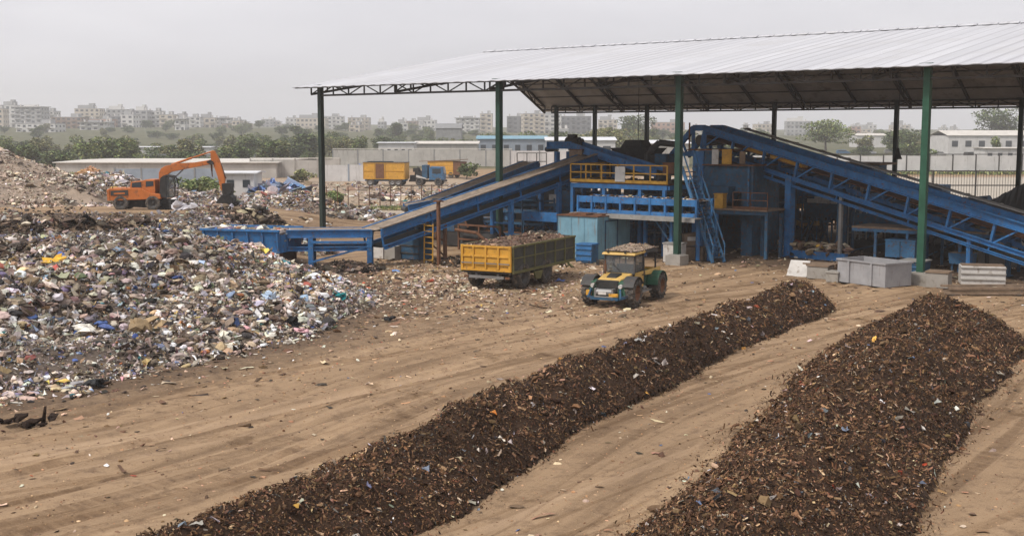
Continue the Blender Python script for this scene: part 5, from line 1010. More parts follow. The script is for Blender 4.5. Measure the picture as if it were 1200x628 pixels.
# ---- tipping trailer
c0 = G(600, 320.5, .80); c1 = G(672.5, 304.5, .80); fw = V((c1-c0).x, (c1-c0).y, 0); TL = fw.length; fw.normalize(); lf = V(-fw.y, fw.x, 0)
TW = 2.55; ro = V(c0.x, c0.y, 0)+lf*TW/2; print('trailer', TL, fw)
t = thing('tipping_trailer', 'heaped two-axle tipping trailer with yellow tailgate and dark ribbed sides', 'trailer', ro, math.atan2(fw.y, fw.x))
zb, zt = .84, 1.98; hw = TW/2
def gate(m):
    m.box((-.03, 0, zb), (.06, TW, zt-zb))
    for y in (-hw+.06, hw-.06): m.box((-.09, y, zb), (.08, .12, zt-zb+.02))
    for z in (zb, zb+.62): m.box((-.085, 0, z), (.06, TW-.24, .09))
    for y in (-.64, 0, .64): m.box((-.095, y, zb+.09), (.07, .09, zt-zb-.12))
    m.box((-.085, 0, zt-.09), (.06, TW-.24, .10))
lb('tailgate', 'yellow', t, gate, bevel=.012)
TG = [o for o in KIDS[t.name] if o.name.startswith('tailgate')][0]
lb('latch_bar', 'chrome', TG, lambda m: [m.beam((-.15, y-.27, zb+.36), (-.15, y+.27, zb+.36), .04, .05) for y in (-.95, -.32, .32, .95)])
for s_ in (1, -1):
    lb('side_board', 'trailer', t, lambda m: m.box((TL/2, s_*(hw-.03), zb), (TL, .06, zt-zb)))
    def ribs(m):
        for i in range(7): m.box((.05+i*(TL-.1)/6, s_*(hw+.035), zb), (.06, .07, zt-zb))
        m.box((TL/2, s_*(hw+.03), zb+.58), (TL, .05, .045)); m.box((TL/2, s_*(hw+.045), zt-.06), (TL+.05, .10, .08)); m.box((TL/2, s_*(hw+.04), zb-.08), (TL, .09, .12))
    lb('side_frame', 'olive', t, ribs)
lb('front_board', 'trailer', t, lambda m: m.box((TL-.03, 0, zb), (.06, TW-.12, zt-zb+.02)))
lb('floor', 'steel', t, lambda m: m.box((TL/2, 0, zb-.1), (TL-.02, TW-.12, .1)))
nx_, ny_ = 40, 22; X_, Y_ = np.meshgrid(np.linspace(.06, TL-.06, nx_), np.linspace(-hw+.06, hw-.06, ny_)); ed = np.minimum(np.minimum(X_-.06, TL-.06-X_)/1.3, (hw-.06-np.abs(Y_))/.9)
Z_ = zt-.06+.20*np.clip(ed, 0, 1)**.8+.06*fbm(X_*2.2, Y_*2.2, 61, 4); i_ = (np.arange(ny_-1)[:, None]*nx_+np.arange(nx_-1)[None]).ravel()
B = Bag(); vv = np.stack([X_.ravel(), Y_.ravel(), Z_.ravel()], 1); B.add(vv, np.stack([i_, i_+1, i_+1+nx_, i_+nx_], 1), np.repeat(np.array([lin(96, 76, 62)]), len(vv), 0)*(1+.4*fbm(vv[:, 0]*3, vv[:, 1]*3, 5, 3))[:, None], True)
kk = rng.integers(0, len(vv), 1500); B.blobs(vv[kk]+rng.normal(0, .03, (1500, 3)), np.exp(rng.normal(-2.5, .4, 1500)), pal([(10, (108, 84, 68)), (7, (82, 64, 52)), (3, (136, 112, 92)), (2, (70, 54, 44)), (1, (190, 170, 150))], 1500))
B.build('soil_load', M['trash'], t)
lb('chassis', 'steel', t, lambda m: [m.box((TL/2+.2, y, .58), (TL+.1, .14, .16)) for y in (-.45, .45)]+[m.box((x, 0, .42), (.16, 1.9, .14)) for x in (1.1, 3.45)]+[m.box((x, s_*.86, .5), (1.2, .08, .12)) for x in (1.1, 3.45) for s_ in (1, -1)])
lb('rear_bumper', 'chrome', t, lambda m: (m.box((.06, .1, .5), (.1, 1.9, .13)), m.box((.25, .6, .42), (.3, .1, .3)), m.box((.25, -.5, .42), (.3, .1, .3))))
for s_ in (1, -1): lb('tail_light', 'rust', t, lambda m: (m.box((-.0, s_*1.05, .52), (.06, .22, .1))))
for x in (1.12, 3.4):
    for s_ in (1, -1): wheel(t, x, s_*1.15, .59, .40, 'steel', 0, s_)
for s_ in (1, -1): lb('hanger_plate', 'olive', t, lambda m: m.hexa([(2.05, s_*hw-.18, .34), (2.5, s_*hw-.18, .34), (2.5, s_*hw-.1, .34), (2.05, s_*hw-.1, .34), (1.85, s_*hw-.18, .70), (2.7, s_*hw-.18, .70), (2.7, s_*hw-.1, .70), (1.85, s_*hw-.1, .70)]))
lb('drawbar', 'rust', t, lambda m: (m.beam((TL+.1, .5, .55), (TL+1.5, 0, .5), .12, .14), m.beam((TL+.1, -.5, .55), (TL+1.5, 0, .5), .12, .14), m.tube((TL+1.45, 0, .4), (TL+1.45, 0, .62), .12)))
lb('hose', 'olive', t, lambda m: [m.path([(TL+.1, y, .8), (TL+.4, y-.1, .7+.1*k), (TL+.7, y-.2, .35), (TL+1.2, y-.1, .3+.1*k), (TL+1.5, y*.4, .5)], .035) for k, y in enumerate((-.6, -.35, -.1))])
lb('hitch_valve', 'tgreen', t, lambda m: (m.box((TL+1.4, -.25, .68), (.3, .3, .28)), m.tube((TL+1.4, -.25, .95), (TL+1.4, -.25, 1.05), .05)))
# ---- utility tractor
pf = G(740, 358.5); pr = G(771, 347.5); bk = V((pr-pf).x, (pr-pf).y, 0); bk.normalize(); fw2 = -bk; le = V(-fw2.y, fw2.x, 0)
WBs = 2.95; tc_ = V(pf.x, pf.y, 0)-le*.86+bk*1.5
k = thing('utility_tractor', 'yellow and green utility tractor with a dusty roof sheet facing the camera', 'tractor', tc_, math.atan2(fw2.y, fw2.x))
xf, xr = 1.5, -1.45
lb('chassis', 'black', k, lambda m: [m.box((0, y, .48), (3.9, .14, .18)) for y in (-.38, .38)]+[m.tube((xf, -.75, .5), (xf, .75, .5), .09), m.tube((xr, -.75, .46), (xr, .75, .46), .1), m.box((-.2, 0, .36), (1.0, .5, .3))])
for s_ in (1, -1): wheel(k, xf, s_*.92, .54, .46, 'rust', 16, s_); wheel(k, xr, s_*.92, .52, .46, 'rust', 16, s_)
lb('hood', 'tyellow', k, lambda m: (m.hexa([(.72, -.62, .92), (1.98, -.52, .84), (1.98, .52, .84), (.72, .62, .92), (.72, -.60, 1.24), (1.9, -.48, 1.06), (1.9, .48, 1.06), (.72, .60, 1.24)])), bevel=.04)
HOOD = KIDS[k.name][-1]
lb('hood_vent', 'black', HOOD, lambda m: (m.hexa([(1.02, -.26, 1.18), (1.6, -.22, 1.09), (1.6, .22, 1.09), (1.02, .26, 1.18), (1.05, -.24, 1.26), (1.56, -.2, 1.165), (1.56, .2, 1.165), (1.05, .24, 1.26)])))
lb('engine_side', 'tgreen', k, lambda m: [m.hexa([(.7, s_*.38, .5), (1.92, s_*.36, .52), (1.92, s_*.56, .52), (.7, s_*.66, .5), (.7, s_*.4, .95), (1.94, s_*.36, .9), (1.94, s_*.60, .88), (.7, s_*.68, .95)]) for s_ in (1, -1)], bevel=.03)
for s_ in (1, -1): lb('front_panel', 'tgreen', k, lambda m: m.hexa([(1.8, s_*.48, .36), (2.12, s_*.48, .38), (2.10, s_*.84, .38), (1.8, s_*.70, .36), (1.7, s_*.48, 1.06), (2.02, s_*.48, 1.0), (2.0, s_*.74, .98), (1.7, s_*.70, 1.06)]), bevel=.03)
lb('grille', 'steel', k, lambda m: [m.box((1.985, 0, .62+.075*i), (.06, .94, .045)) for i in range(6)]+[m.box((1.965, 0, .6), (.04, .96, .46))])
for s_ in (1, -1): lb('headlight', 'whitebox', k, lambda m: m.tube((1.98, s_*.60, .84), (2.13, s_*.60, .83), .085, n=14))
lb('winch', 'chrome', k, lambda m: (m.tube((2.26, -.33, .60), (2.26, .33, .60), .14, n=16), m.box((2.26, .37, .46), (.26, .08, .30)), m.box((2.26, -.37, .46), (.26, .08, .30)), m.box((2.24, 0, .40), (.34, .8, .05))), bevel=.01)
lb('number_plate', 'whitebox', k, lambda m: m.box((2.415, -.05, .52), (.02, .34, .11)))
lb('bumper', 'bluedark', k, lambda m: (m.beam((2.34, -.62, .36), (2.34, .62, .36), .12, .12), m.beam((2.34, .62, .36), (2.0, .86, .44), .11, .11), m.beam((2.34, -.62, .36), (2.0, -.86, .44), .11, .11), m.beam((2.32, -.7, .36), (2.16, -.62, .72), .07, .07), m.beam((2.32, .7, .36), (2.16, .62, .72), .07, .07), m.beam((2.34, -.4, .36), (1.7, -.4, .46), .1, .1), m.beam((2.34, .4, .36), (1.7, .4, .46), .1, .1)))
lb('bumper_block', 'yellow', k, lambda m: (m.box((2.36, .42, .44), (.1, .38, .13))), bevel=.01); lb('bumper_block', 'yellow', k, lambda m: m.box((2.14, -.74, .44), (.16, .2, .2)))
for s_ in (1, -1): lb('fender', 'steel', k, lambda m: arc_fender(m, xf-.02, s_*.90, .54, .63, .5, 25, 150))
for s_ in (1, -1): lb('rear_fender', 'tgreen', k, lambda m: (arc_fender(m, xr, s_*.88, .52, .61, .5, 8, 165), m.prism([(xr+.54*math.cos(R(a)), s_*.64, .46+.54*math.sin(R(a))) for a in range(8, 173, 15)], (0, s_*.02, 0))))
lb('cab_pillar', 'steel', k, lambda m: [m.beam((.74, s_*.66, 1.18), (.60, s_*.66, 1.98), .07, .07) for s_ in (1, -1)]+[m.beam((-.32, s_*.68, .7), (-.32, s_*.66, 1.98), .08, .08) for s_ in (1, -1)]+[m.beam((.74, -.66, 1.22), (.74, .66, 1.22), .07, .07), m.beam((.60, -.66, 1.96), (.60, .66, 1.96), .07, .07), m.beam((-.32, -.66, 1.96), (-.32, .66, 1.96), .07, .07), m.beam((.68, -.02, 1.2), (.59, -.02, 1.96), .03, .03)])
lb('windshield', 'glass', k, lambda m: m.hexa([(.735, -.62, 1.26), (.75, -.62, 1.26), (.75, .62, 1.26), (.735, .62, 1.26), (.60, -.62, 1.93), (.615, -.62, 1.93), (.615, .62, 1.93), (.60, .62, 1.93)]))
lb('wiper', 'black', k, lambda m: m.beam((.765, .1, 1.28), (.70, -.3, 1.6), .02, .02))
for s_ in (1, -1):
    lb('door', 'tyellow', k, lambda m: m.hexa([(-.28, s_*.66, .56), (.66, s_*.66, .62), (.66, s_*.70, .62), (-.28, s_*.70, .56), (-.28, s_*.66, 1.24), (.70, s_*.66, 1.24), (.70, s_*.70, 1.24), (-.28, s_*.70, 1.24)]), bevel=.012)
    dr = KIDS[k.name][-1]; lb('handle', 'black', dr, lambda m: m.box((-.15, s_*.72, 1.08), (.14, .03, .04))); lb('side_window', 'glass', dr, lambda m: m.hexa([(-.24, s_*.67, 1.27), (.66, s_*.67, 1.27), (.66, s_*.68, 1.27), (-.24, s_*.68, 1.27), (-.24, s_*.66, 1.92), (.56, s_*.66, 1.92), (.56, s_*.67, 1.92), (-.24, s_*.67, 1.92)]))
lb('cab_back', 'steel', k, lambda m: m.box((-.33, 0, .6), (.05, 1.25, .75)))
lb('dashboard', 'black', k, lambda m: (m.box((.52, 0, .9), (.34, 1.2, .34)))); lb('seat', 'black', k, lambda m: (m.box((.0, .0, .78), (.45, 1.1, .16)), m.beam((-.2, 0, .9), (-.27, 0, 1.5), 1.0, .12, (1, 0, 0))), bevel=.03)
lb('steering_wheel', 'black', k, lambda m: m.path([(.30+.07*math.sin(a*math.pi/6), .32+.17*math.cos(a*math.pi/6), 1.3+.14*math.sin(a*math.pi/6)) for a in range(13)], .018))
lb('roof', 'tyellow', k, lambda m: m.hexa([(-.42, -.74, 1.99), (.86, -.74, 1.97), (.86, .74, 1.97), (-.42, .74, 1.99), (-.42, -.72, 2.09), (.80, -.72, 2.06), (.80, .72, 2.06), (-.42, .72, 2.09)]), bevel=.025)
nx_, ny_ = 26, 14; X_, Y_ = np.meshgrid(np.linspace(-1.95, .66, nx_), np.linspace(-.70, .70, ny_)); Z_ = 2.10+.13*np.clip(np.minimum((X_+1.95)/.5, (.66-X_)/.8), 0, 1)*np.clip((.72-np.abs(Y_))/.35, 0, 1)+.02*fbm(X_*5, Y_*5, 3, 3)+.02
vv = np.stack([X_.ravel(), Y_.ravel(), Z_.ravel()], 1); i_ = (np.arange(ny_-1)[:, None]*nx_+np.arange(nx_-1)[None]).ravel(); q_ = np.stack([i_, i_+1, i_+1+nx_, i_+nx_], 1); v2 = vv.copy(); v2[:, 2] = 2.094
B = Bag(); cb_ = np.repeat(np.array([lin(132, 116, 100)]), len(vv), 0)*(1+.35*fbm(vv[:, 0]*4, vv[:, 1]*4, 5, 3))[:, None]; B.add(vv, q_, cb_, True); B.add(v2, q_[:, ::-1], cb_)
kk = rng.integers(0, len(vv), 520); B.blobs(vv[kk]+rng.normal(0, .015, (520, 3)), np.exp(rng.normal(-3.1, .4, 520)), pal([(10, (140, 120, 100)), (7, (96, 80, 66)), (5, (170, 152, 132)), (3, (66, 56, 48))], 520)); B.build('roof_sheet', M['trash'], k)
for y in (-.45, .3): lb('roof_lamp', 'black', k, lambda m: (m.tube((.80, y, 2.12), (.88, y, 2.12), .05, n=10), m.box((.84, y, 2.05), (.05, .06, .05))))
for s_ in (1, -1): lb('hydraulic_hose', 'black', k, lambda m: m.path([(1.9, s_*.3, .9), (2.1, s_*.45, .98), (2.25, s_*.5, .8), (2.2, s_*.45, .55)], .022))
lb('exhaust_pipe', 'rust', k, lambda m: (m.tube((1.0, -.5, 1.1), (1.0, -.5, 1.75), .035), m.tube((1.0, -.5, 1.3), (1.0, -.5, 1.6), .06)))
lb('rear_canopy', 'steel', k, lambda m: (m.hexa([(-1.98, -.72, 1.9), (-.42, -.72, 1.99), (-.42, .72, 1.99), (-1.98, .72, 1.9), (-1.9, -.7, 2.09), (-.42, -.7, 2.09), (-.42, .7, 2.09), (-1.9, .7, 2.09)])))
lb('roll_bar', 'black', k, lambda m: [m.beam((-1.75, s_*.68, 1.1), (-1.72, s_*.68, 1.92), .06, .06) for s_ in (1, -1)]+[m.beam((-1.72, -.68, 1.9), (-1.72, .68, 1.9), .06, .06)])
lb('rear_body', 'tgreen', k, lambda m: (m.box((-1.3, 0, .58), (1.85, 1.22, .52)), m.hexa([(-.42, -.66, .42), (.7, -.66, .5), (.7, .66, .5), (-.42, .66, .42), (-.42, -.66, .66), (.7, -.66, .62), (.7, .66, .62), (-.42, .66, .66)])), bevel=.03)
for s_ in (1, -1): lb('deck_side', 'tyellow', k, lambda m: m.hexa([(-2.2, s_*.62, .98), (-.45, s_*.62, 1.06), (-.45, s_*.74, 1.06), (-2.2, s_*.78, .98), (-2.2, s_*.60, 1.22), (-.5, s_*.60, 1.22), (-.5, s_*.70, 1.22), (-2.2, s_*.74, 1.26)]), bevel=.02)
lb('tail_panel', 'yellow', k, lambda m: m.box((-2.2, 0, .7), (.06, 1.35, .5))); lb('cargo_box', 'yellow2', k, lambda m: m.box((-.75, .1, 1.1), (.45, .8, .28)), bevel=.02)
lb('side_step', 'chrome', k, lambda m: [m.beam((.85, s_*.80, .42), (-.85, s_*.80, .42), .14, .06) for s_ in (1, -1)]+[m.tube((-.5, s_*.66, .5), (-.15, s_*.66, .5), .12, n=12) for s_ in (1, -1)])
for s_ in (1, -1): lb('mirror', 'black', k, lambda m: (m.beam((.66, s_*.7, 1.7), (.74, s_*.92, 1.66), .03, .03), m.box((.75, s_*.94, 1.5), (.04, .13, .22))))
# ---- wheeled excavator (profile drawn in metres from its length, then given its real width)
EB = G(190, 245, 1.82); kx = EB.y/FL; EB.z = float(ground_h(np.array([EB.x]), np.array([EB.y]))[0]); ex = thing('wheeled_excavator', 'orange wheeled excavator with raised arm digging into the refuse on the dirt terrace', 'excavator', EB, R(3))
def E(zx, zy, y): return V((zx/7.3875+125-190)*kx, y, (245-(zy/7.3875+170))*kx)
def ep(name, mat, pts, y0, y1, parent=ex, **k): return pan(parent, name, mat, [E(a, b, y0) for a, b in pts], (0, y1-y0, 0), **k)
ep('chassis', 'black', [(110, 460), (600, 470), (615, 520), (560, 545), (120, 520)], -.55, .55)
for a in (165, 435):
    for s_ in (-1, 1): q = E(a, 0, 0); wheel(ex, q.x, s_*.95, .50, .36, 'steel', 0, s_)
lb('blade', 'black', ex, lambda m: (m.hexa([E(575, 560, -1.0), E(600, 560, -1.0), E(600, 560, 1.0), E(575, 560, 1.0), E(565, 470, -1.0), E(585, 470, -1.0), E(585, 470, 1.0), E(565, 470, 1.0)]), m.beam(E(470, 510, -.3), E(580, 520, -.3), .12, .14), m.beam(E(470, 510, .3), E(580, 520, .3), .12, .14)))
ep('upper_body', 'orange', [(55, 375), (70, 366), (330, 362), (420, 405), (500, 415), (505, 455), (60, 470), (52, 440)], -1.1, 1.1, bevel=.04)
ep('engine_panel', 'steel', [(85, 385), (232, 378), (232, 425), (85, 425)], -1.13, -1.101)
ep('panel_stripe', 'orange', [(112, 402), (205, 398), (205, 412), (112, 416)], -1.14, -1.131)
ep('counterweight', 'orange', [(52, 380), (75, 372), (78, 468), (56, 470)], -1.14, 1.14, bevel=.03)
ep('rear_cab', 'orange', [(242, 364), (250, 312), (352, 300), (372, 292), (452, 292), (455, 418), (345, 410)], -.9, .75, bevel=.03)
ep('window', 'pane', [(258, 356), (262, 318), (338, 310), (340, 356)], -.925, -.904); ep('window', 'pane', [(376, 352), (378, 306), (440, 304), (442, 345)], -.925, -.904)
ep('cab', 'black', [(490, 415), (500, 280), (530, 255), (545, 258), (548, 445), (500, 440)], -.95, .05)
ep('cab_glass', 'glass', [(548, 440), (548, 266), (598, 272), (612, 330), (612, 440)], -.9, 0.0)
ep('cab_frame', 'black', [(540, 262), (545, 250), (610, 262), (612, 275)], -.95, .05); CF = KIDS[ex.name][-1]
for y in (-.93, .03): lb('cab_bar', 'black', CF, lambda m: (m.beam(E(605, 268, y), E(622, 335, y), .07, .07), m.beam(E(622, 335, y), E(618, 435, y), .07, .07), m.beam(E(548, 443, y), E(618, 435, y), .07, .07)))
ep('boom', 'orange', [(452, 418), (456, 300), (458, 235), (478, 200), (515, 178), (600, 160), (760, 150), (890, 128), (925, 136), (900, 165), (770, 190), (640, 215), (560, 232), (520, 262), (505, 320), (497, 420)], .12, .48, bevel=.02)
lb('lift_cylinder', 'chrome', ex, lambda m: (m.tube(E(470, 420, .6), E(560, 300, .6), .07), m.tube(E(560, 300, .6), E(660, 205, .6), .045)))
ep('arm', 'orange', [(903, 60), (918, 46), (940, 52), (975, 118), (1005, 220), (1022, 300), (1008, 400), (985, 392), (958, 270), (925, 170), (905, 130)], .16, .44, bevel=.02)
lb('arm_cylinder', 'orange', ex, lambda m: (m.tube(E(565, 168, .3), E(740, 110, .3), .075), m.tube(E(740, 110, .3), E(912, 55, .3), .045)))
lb('bucket_cylinder', 'rust', ex, lambda m: (m.tube(E(896, 150, .62), E(900, 225, .62), .06), m.tube(E(900, 225, .62), E(903, 275, .62), .04), m.tube(E(985, 160, .3), E(1026, 290, .3), .05)))
ep('pivot_joint', 'black', [(868, 145), (900, 125), (925, 140), (930, 165), (900, 168)], .08, .52)
def bk_(m):
    m.prism([E(a, b, -.25) for a, b in ((1000, 330), (1075, 325), (1082, 400), (1070, 440), (1006, 440))], (0, 1.1, 0)); m.prism([E(a, b, -.4) for a, b in ((1000, 430), (1060, 420), (1098, 450), (1095, 500), (1060, 528), (1000, 535), (958, 515), (955, 485))], (0, 1.4, 0))
    for i in range(5): m.beam(E(965, 510, -.35+.32*i), E(945, 540, -.35+.32*i), .1, .06)
lb('bucket', 'black', ex, bk_, bevel=.03)
lb('exhaust', 'black', ex, lambda m: m.tube(E(220, 366, .5), E(220, 330, .5), .06)); lb('handrail', 'black', ex, lambda m: m.path([E(100, 370, -1.0), E(100, 345, -1.0), E(220, 340, -1.0), E(220, 366, -1.0)], .025))
p = E(700, 0, -.9); B = Bag(); B.blobs(np.array([[EB.x+p.x, EB.y-1.6, EB.z+.3]])+rng.normal(0, .3, (9, 3))*np.array([1, .5, .4]), np.full(9, .8), np.repeat(np.array([lin(186, 184, 188)]), 9, 0)); tag(B.build('rubbish_bag', M['trash']), 'big grey-white sack lying just in front of the excavator cab', 'bag')
# ---- yellow box wagon, blue truck and second yellow box in the far yard
def far(label, name, cat, u, v, Y, rz): c = G(u, v); s = Y/c.y; return thing(name, label, cat, V(c.x*s, Y, 0), rz)
YW = 9800/(216.5-155)*.985
wg = far('yellow box wagon with a faded red door in the far yard', 'box_wagon', 'wagon', 450, 216, 157, R(-10)); kw = 157/FL
lb('box_body', 'yellow', wg, lambda m: (m.box((0, 1.2, .85), (5.6, 2.4, 2.15))), bevel=.03)
lb('panel_rib', 'yellow2', wg, lambda m: [m.box((x, -.03, .85), (.07, .06, 2.15)) for x in (-2.77, -1.25, .2, 2.77)]+[m.box((0, -.03, z), (5.6, .06, .08)) for z in (.85, 1.9, 2.92)])
lb('door', 'rust', wg, lambda m: m.box((-.55, -.045, .95), (1.1, .06, 1.95))); lb('roof_tarp', 'black', wg, lambda m: (m.box((0, 1.2, 3.0), (5.7, 2.5, .08)), m.box((-.8, 1.2, 3.08), (3.0, 2.0, .1))))
lb('chassis', 'blue2', wg, lambda m: m.box((0, 1.2, .6), (5.4, 1.6, .22)))
for x in (-1.9, 1.1, 1.9):
    for y, s_ in ((.15, -1), (2.25, 1)): wheel(wg, x, y, .5, .3, 'chrome', 0, s_)
bt = far('battered blue flatbed truck parked in front of the yellow box wagon', 'blue_truck', 'truck', 502, 215, 157, R(-6))
lb('cab', 'blue2', bt, lambda m: m.prism([(.1, 0, .75), (2.0, 0, .75), (2.05, 0, 1.5), (1.85, 0, 2.45), (.1, 0, 2.5)], (0, 2.1, 0)), bevel=.05)
lb('windshield', 'pane', bt, lambda m: m.hexa([(2.06, .15, 1.55), (2.09, .15, 1.55), (2.09, 1.95, 1.55), (2.06, 1.95, 1.55), (1.9, .15, 2.35), (1.93, .15, 2.35), (1.93, 1.95, 2.35), (1.9, 1.95, 2.35)])); lb('side_window', 'pane', bt, lambda m: m.box((1.1, -.02, 1.6), (1.1, .03, .65)))
lb('headboard', 'bluedark', bt, lambda m: m.box((-.5, 1.05, .9), (.7, 2.1, 1.8))); lb('engine_pile', 'black', bt, lambda m: (m.box((-1.3, 1.0, .8), (1.1, 1.6, 1.0)), m.box((-1.7, .8, 1.8), (.8, .9, .5)), m.tube((-1.0, .4, 1.8), (-1.6, 1.2, 2.4), .12), m.box((-2.2, 1.1, .75), (.7, 1.2, .6))))
lb('bed_scrap', 'whitebox', bt, lambda m: m.hexa([(-1.6, -.1, 1.1), (-.3, -.1, .9), (-.3, .5, .9), (-1.6, .5, 1.1), (-1.6, -.1, 1.4), (-.3, -.1, 1.0), (-.3, .5, 1.0), (-1.6, .5, 1.4)])); lb('chassis', 'steel', bt, lambda m: m.box((-.4, 1.05, .5), (4.6, 1.0, .25))); lb('bumper', 'steel', bt, lambda m: m.box((2.1, 1.05, .5), (.15, 2.1, .25)))
for x in (-1.2, 1.3):
    for y, s_ in ((.1, -1), (2.0, 1)): wheel(bt, x, y, .52, .32, 'steel', 0, s_)
w2 = far('second yellow box body with a rusty end, behind the blue truck', 'box_wagon', 'wagon', 520, 206, 184, R(-24))
lb('box_body', 'yellow', w2, lambda m: m.box((-.6, 1.2, .5), (4.4, 2.4, 2.1)), bevel=.03); lb('rusty_end', 'rust', w2, lambda m: m.box((2.2, 1.2, .5), (1.2, 2.3, 2.0))); lb('slant_roof', 'wood', w2, lambda m: m.hexa([(-4.2, -.2, 2.45), (2.9, -.2, 2.75), (2.9, 2.6, 2.75), (-4.2, 2.6, 2.45), (-4.2, -.2, 2.55), (2.9, -.2, 2.87), (2.9, 2.6, 2.87), (-4.2, 2.6, 2.55)])); lb('panel_rib', 'yellow2', w2, lambda m: [m.box((-.6, -.03, z), (4.4, .06, .07)) for z in (.6, 1.2, 1.9, 2.5)])
for x in (-1.6, 1.2): wheel(w2, x, .1, .45, .3, 'steel', 0, -1); wheel(w2, x, 2.2, .45, .3, 'steel', 0, 1)
# ------------------------------------------------------------------ trees
GREENS = {'dark': [(10, (72, 84, 52)), (8, (90, 103, 64)), (5, (110, 121, 76)), (3, (55, 64, 42))], 'mid': [(10, (102, 114, 68)), (8, (120, 132, 82)), (5, (142, 148, 96)), (4, (76, 88, 54))], 'dry': [(10, (122, 122, 82)), (6, (142, 138, 98)), (5, (98, 102, 66)), (4, (78, 82, 54))]}
def crown_mesh(h, w, lobes, n, ls, kind, base=.28, flat=.8):
    B = Bag(); cs = []
    for i in range(lobes):
        a = random.uniform(0, 6.28); r = w*.5*random.uniform(.12, .62) if i else 0; z = h*random.uniform(base+.14, .86) if i else h*.66
        cs.append((r*math.cos(a), r*math.sin(a), z, w*random.uniform(.20, .34), h*random.uniform(.12, .2)*flat))
    P = []; C = []
    for (x, y, z, rr, rz) in cs:
        m_ = n//lobes; d = rng.normal(0, 1, (m_, 3)); d /= np.linalg.norm(d, axis=1)[:, None]; q = rng.uniform(.45, 1.08, (m_, 1))**.6
        p = d*q*np.array([rr, rr, rz])+np.array([x, y, z]); k = fbm(p[:, 0]*1.3/w*6, p[:, 1]*1.3/w*6+p[:, 2]*.7, random.randint(1, 99), 3) > -.28; P.append(p[k]); C.append(pal(GREENS[kind], int(k.sum()))*random.uniform(.75, 1.25))
    P = np.concatenate(P); C = np.concatenate(C); nn = len(P)
    B.flakes(P, ls*rng.uniform(.7, 1.6, nn), ls*rng.uniform(.5, 1.0, nn), C, tilt=.8, bend=.2); return B, cs
def tree(name, label, cat, loc, h, w, lobes, n, ls, kind, group=None, base=.28, flat=.8, parts=('trunk', 'crown')):
    r = thing(name, label, cat, loc, random.uniform(0, 6.28), group); B, cs = crown_mesh(h, w, lobes, n, ls, kind, base, flat)
    m = MB(); rt = h*.028; top = V(random.uniform(-.1, .1)*w*.3, random.uniform(-.1, .1)*w*.3, h*(base+.22)); m.tube((0, 0, -.4), top, rt*1.4, rt*.8, 7)
    for (x, y, z, rr, rz) in cs: m.tube(V(0, 0, h*base*.7).lerp(top, random.uniform(.5, 1)), V(x, y, z), rt*.6, rt*.15, 5)
    m.build(parts[0], M['bark'], r); B.build(parts[1], M['leaf'], r); return r
def gz(x, y): return float(ground_h(np.array([float(x)]), np.array([float(y)]))[0])
def far_at(u, Y): k = (u-600)/FL; x = k*Y*1.005; return V(x, Y, gz(x, Y))
protos = [('bushy_tree', 'bushy mid-green tree in the belt below the city', dict(h=7, w=8, lobes=9, n=2400, ls=.42, kind='mid', base=.1, flat=1.15)),
          ('dark_tree', 'rounded dark green tree in the belt below the city', dict(h=8, w=7.5, lobes=10, n=2400, ls=.42, kind='dark', base=.14, flat=1.1)),
          ('dry_tree', 'loose yellowish tree in the belt below the city', dict(h=6, w=7, lobes=7, n=1700, ls=.42, kind='dry', base=.1, flat=1.1)),
          ('broad_bush', 'wide low dark bush in the belt below the city', dict(h=4.0, w=9, lobes=9, n=2200, ls=.40, kind='dark', base=.02, flat=1.25)),
          ('tall_tree', 'tall narrow dark tree rising above the belt', dict(h=11, w=7.5, lobes=11, n=2600, ls=.45, kind='dark', base=.2, flat=.9))]
PR = []
SP = []
def spots():
    for i in range(46): yield random.uniform(-60, 335), random.uniform(214, 262), (0, 3, 1, 2, 3, 3, 2), random.uniform(.45, .9)
    for i in range(80): yield random.uniform(-80, 420), random.uniform(275, 400), (0, 0, 1, 2, 2, 3, 3), random.uniform(.5, 1.0)
    for i in range(40): yield random.uniform(330, 720), random.uniform(290, 420), (0, 0, 2, 3, 1), random.uniform(.7, 1.1)
    for i in range(34): yield random.uniform(700, 1290), random.uniform(300, 480), (0, 1, 3, 2, 3), random.uniform(.7, 1.1)
    for i in range(56): yield random.uniform(-60, 1290), random.uniform(480, 740), (1, 2, 0, 4, 3, 3), random.uniform(.6, 1.0)
    for i in range(70): yield random.uniform(-60, 520), random.uniform(430, 860), (3, 3, 1, 0, 2), random.uniform(.5, .95)
    for i in range(26): yield random.uniform(-40, 1290), random.uniform(800, 1000), (1, 3, 0), random.uniform(.6, 1.0)
gap = lambda u, Y: (150 < u < 260 and 330 < Y < 400) or (940 < u < 1000 and Y < 420) or (1095 < u < 1200 and Y < 365) or (430 < u < 650 and Y < 275)
for u, Y, ks, sc in spots():
    if gap(u, Y): continue
    k_ = random.choice(ks); SP.append((u, Y, k_, sc))
seen = {}
for u, Y, k_, sc in SP:
    nm, lbl, kw_ = protos[k_]; p = far_at(u, Y)
    if k_ not in seen: o = seen[k_] = tree(nm, lbl, 'tree' if k_ != 3 else 'bush', p, **kw_)
    else: o = copy_tree(seen[k_]); o.location = p
    o['group'] = {0: 'bushy trees of the green belt', 1: 'dark trees of the green belt', 2: 'dry trees of the green belt', 3: 'low bushes of the green belt', 4: 'tall trees of the green belt'}[k_]
    s_ = sc; o.scale = (s_*random.uniform(.9, 1.4), s_*random.uniform(.9, 1.4), s_); o.rotation_euler.z = random.uniform(0, 6.28)
tree('spreading_tree', 'single spreading tree with open crown seen between the shed posts, above the truss conveyor', 'tree', far_at(964, 395), 11.6, 17.5, 14, 4200, .5, 'mid', base=.24, flat=.8)
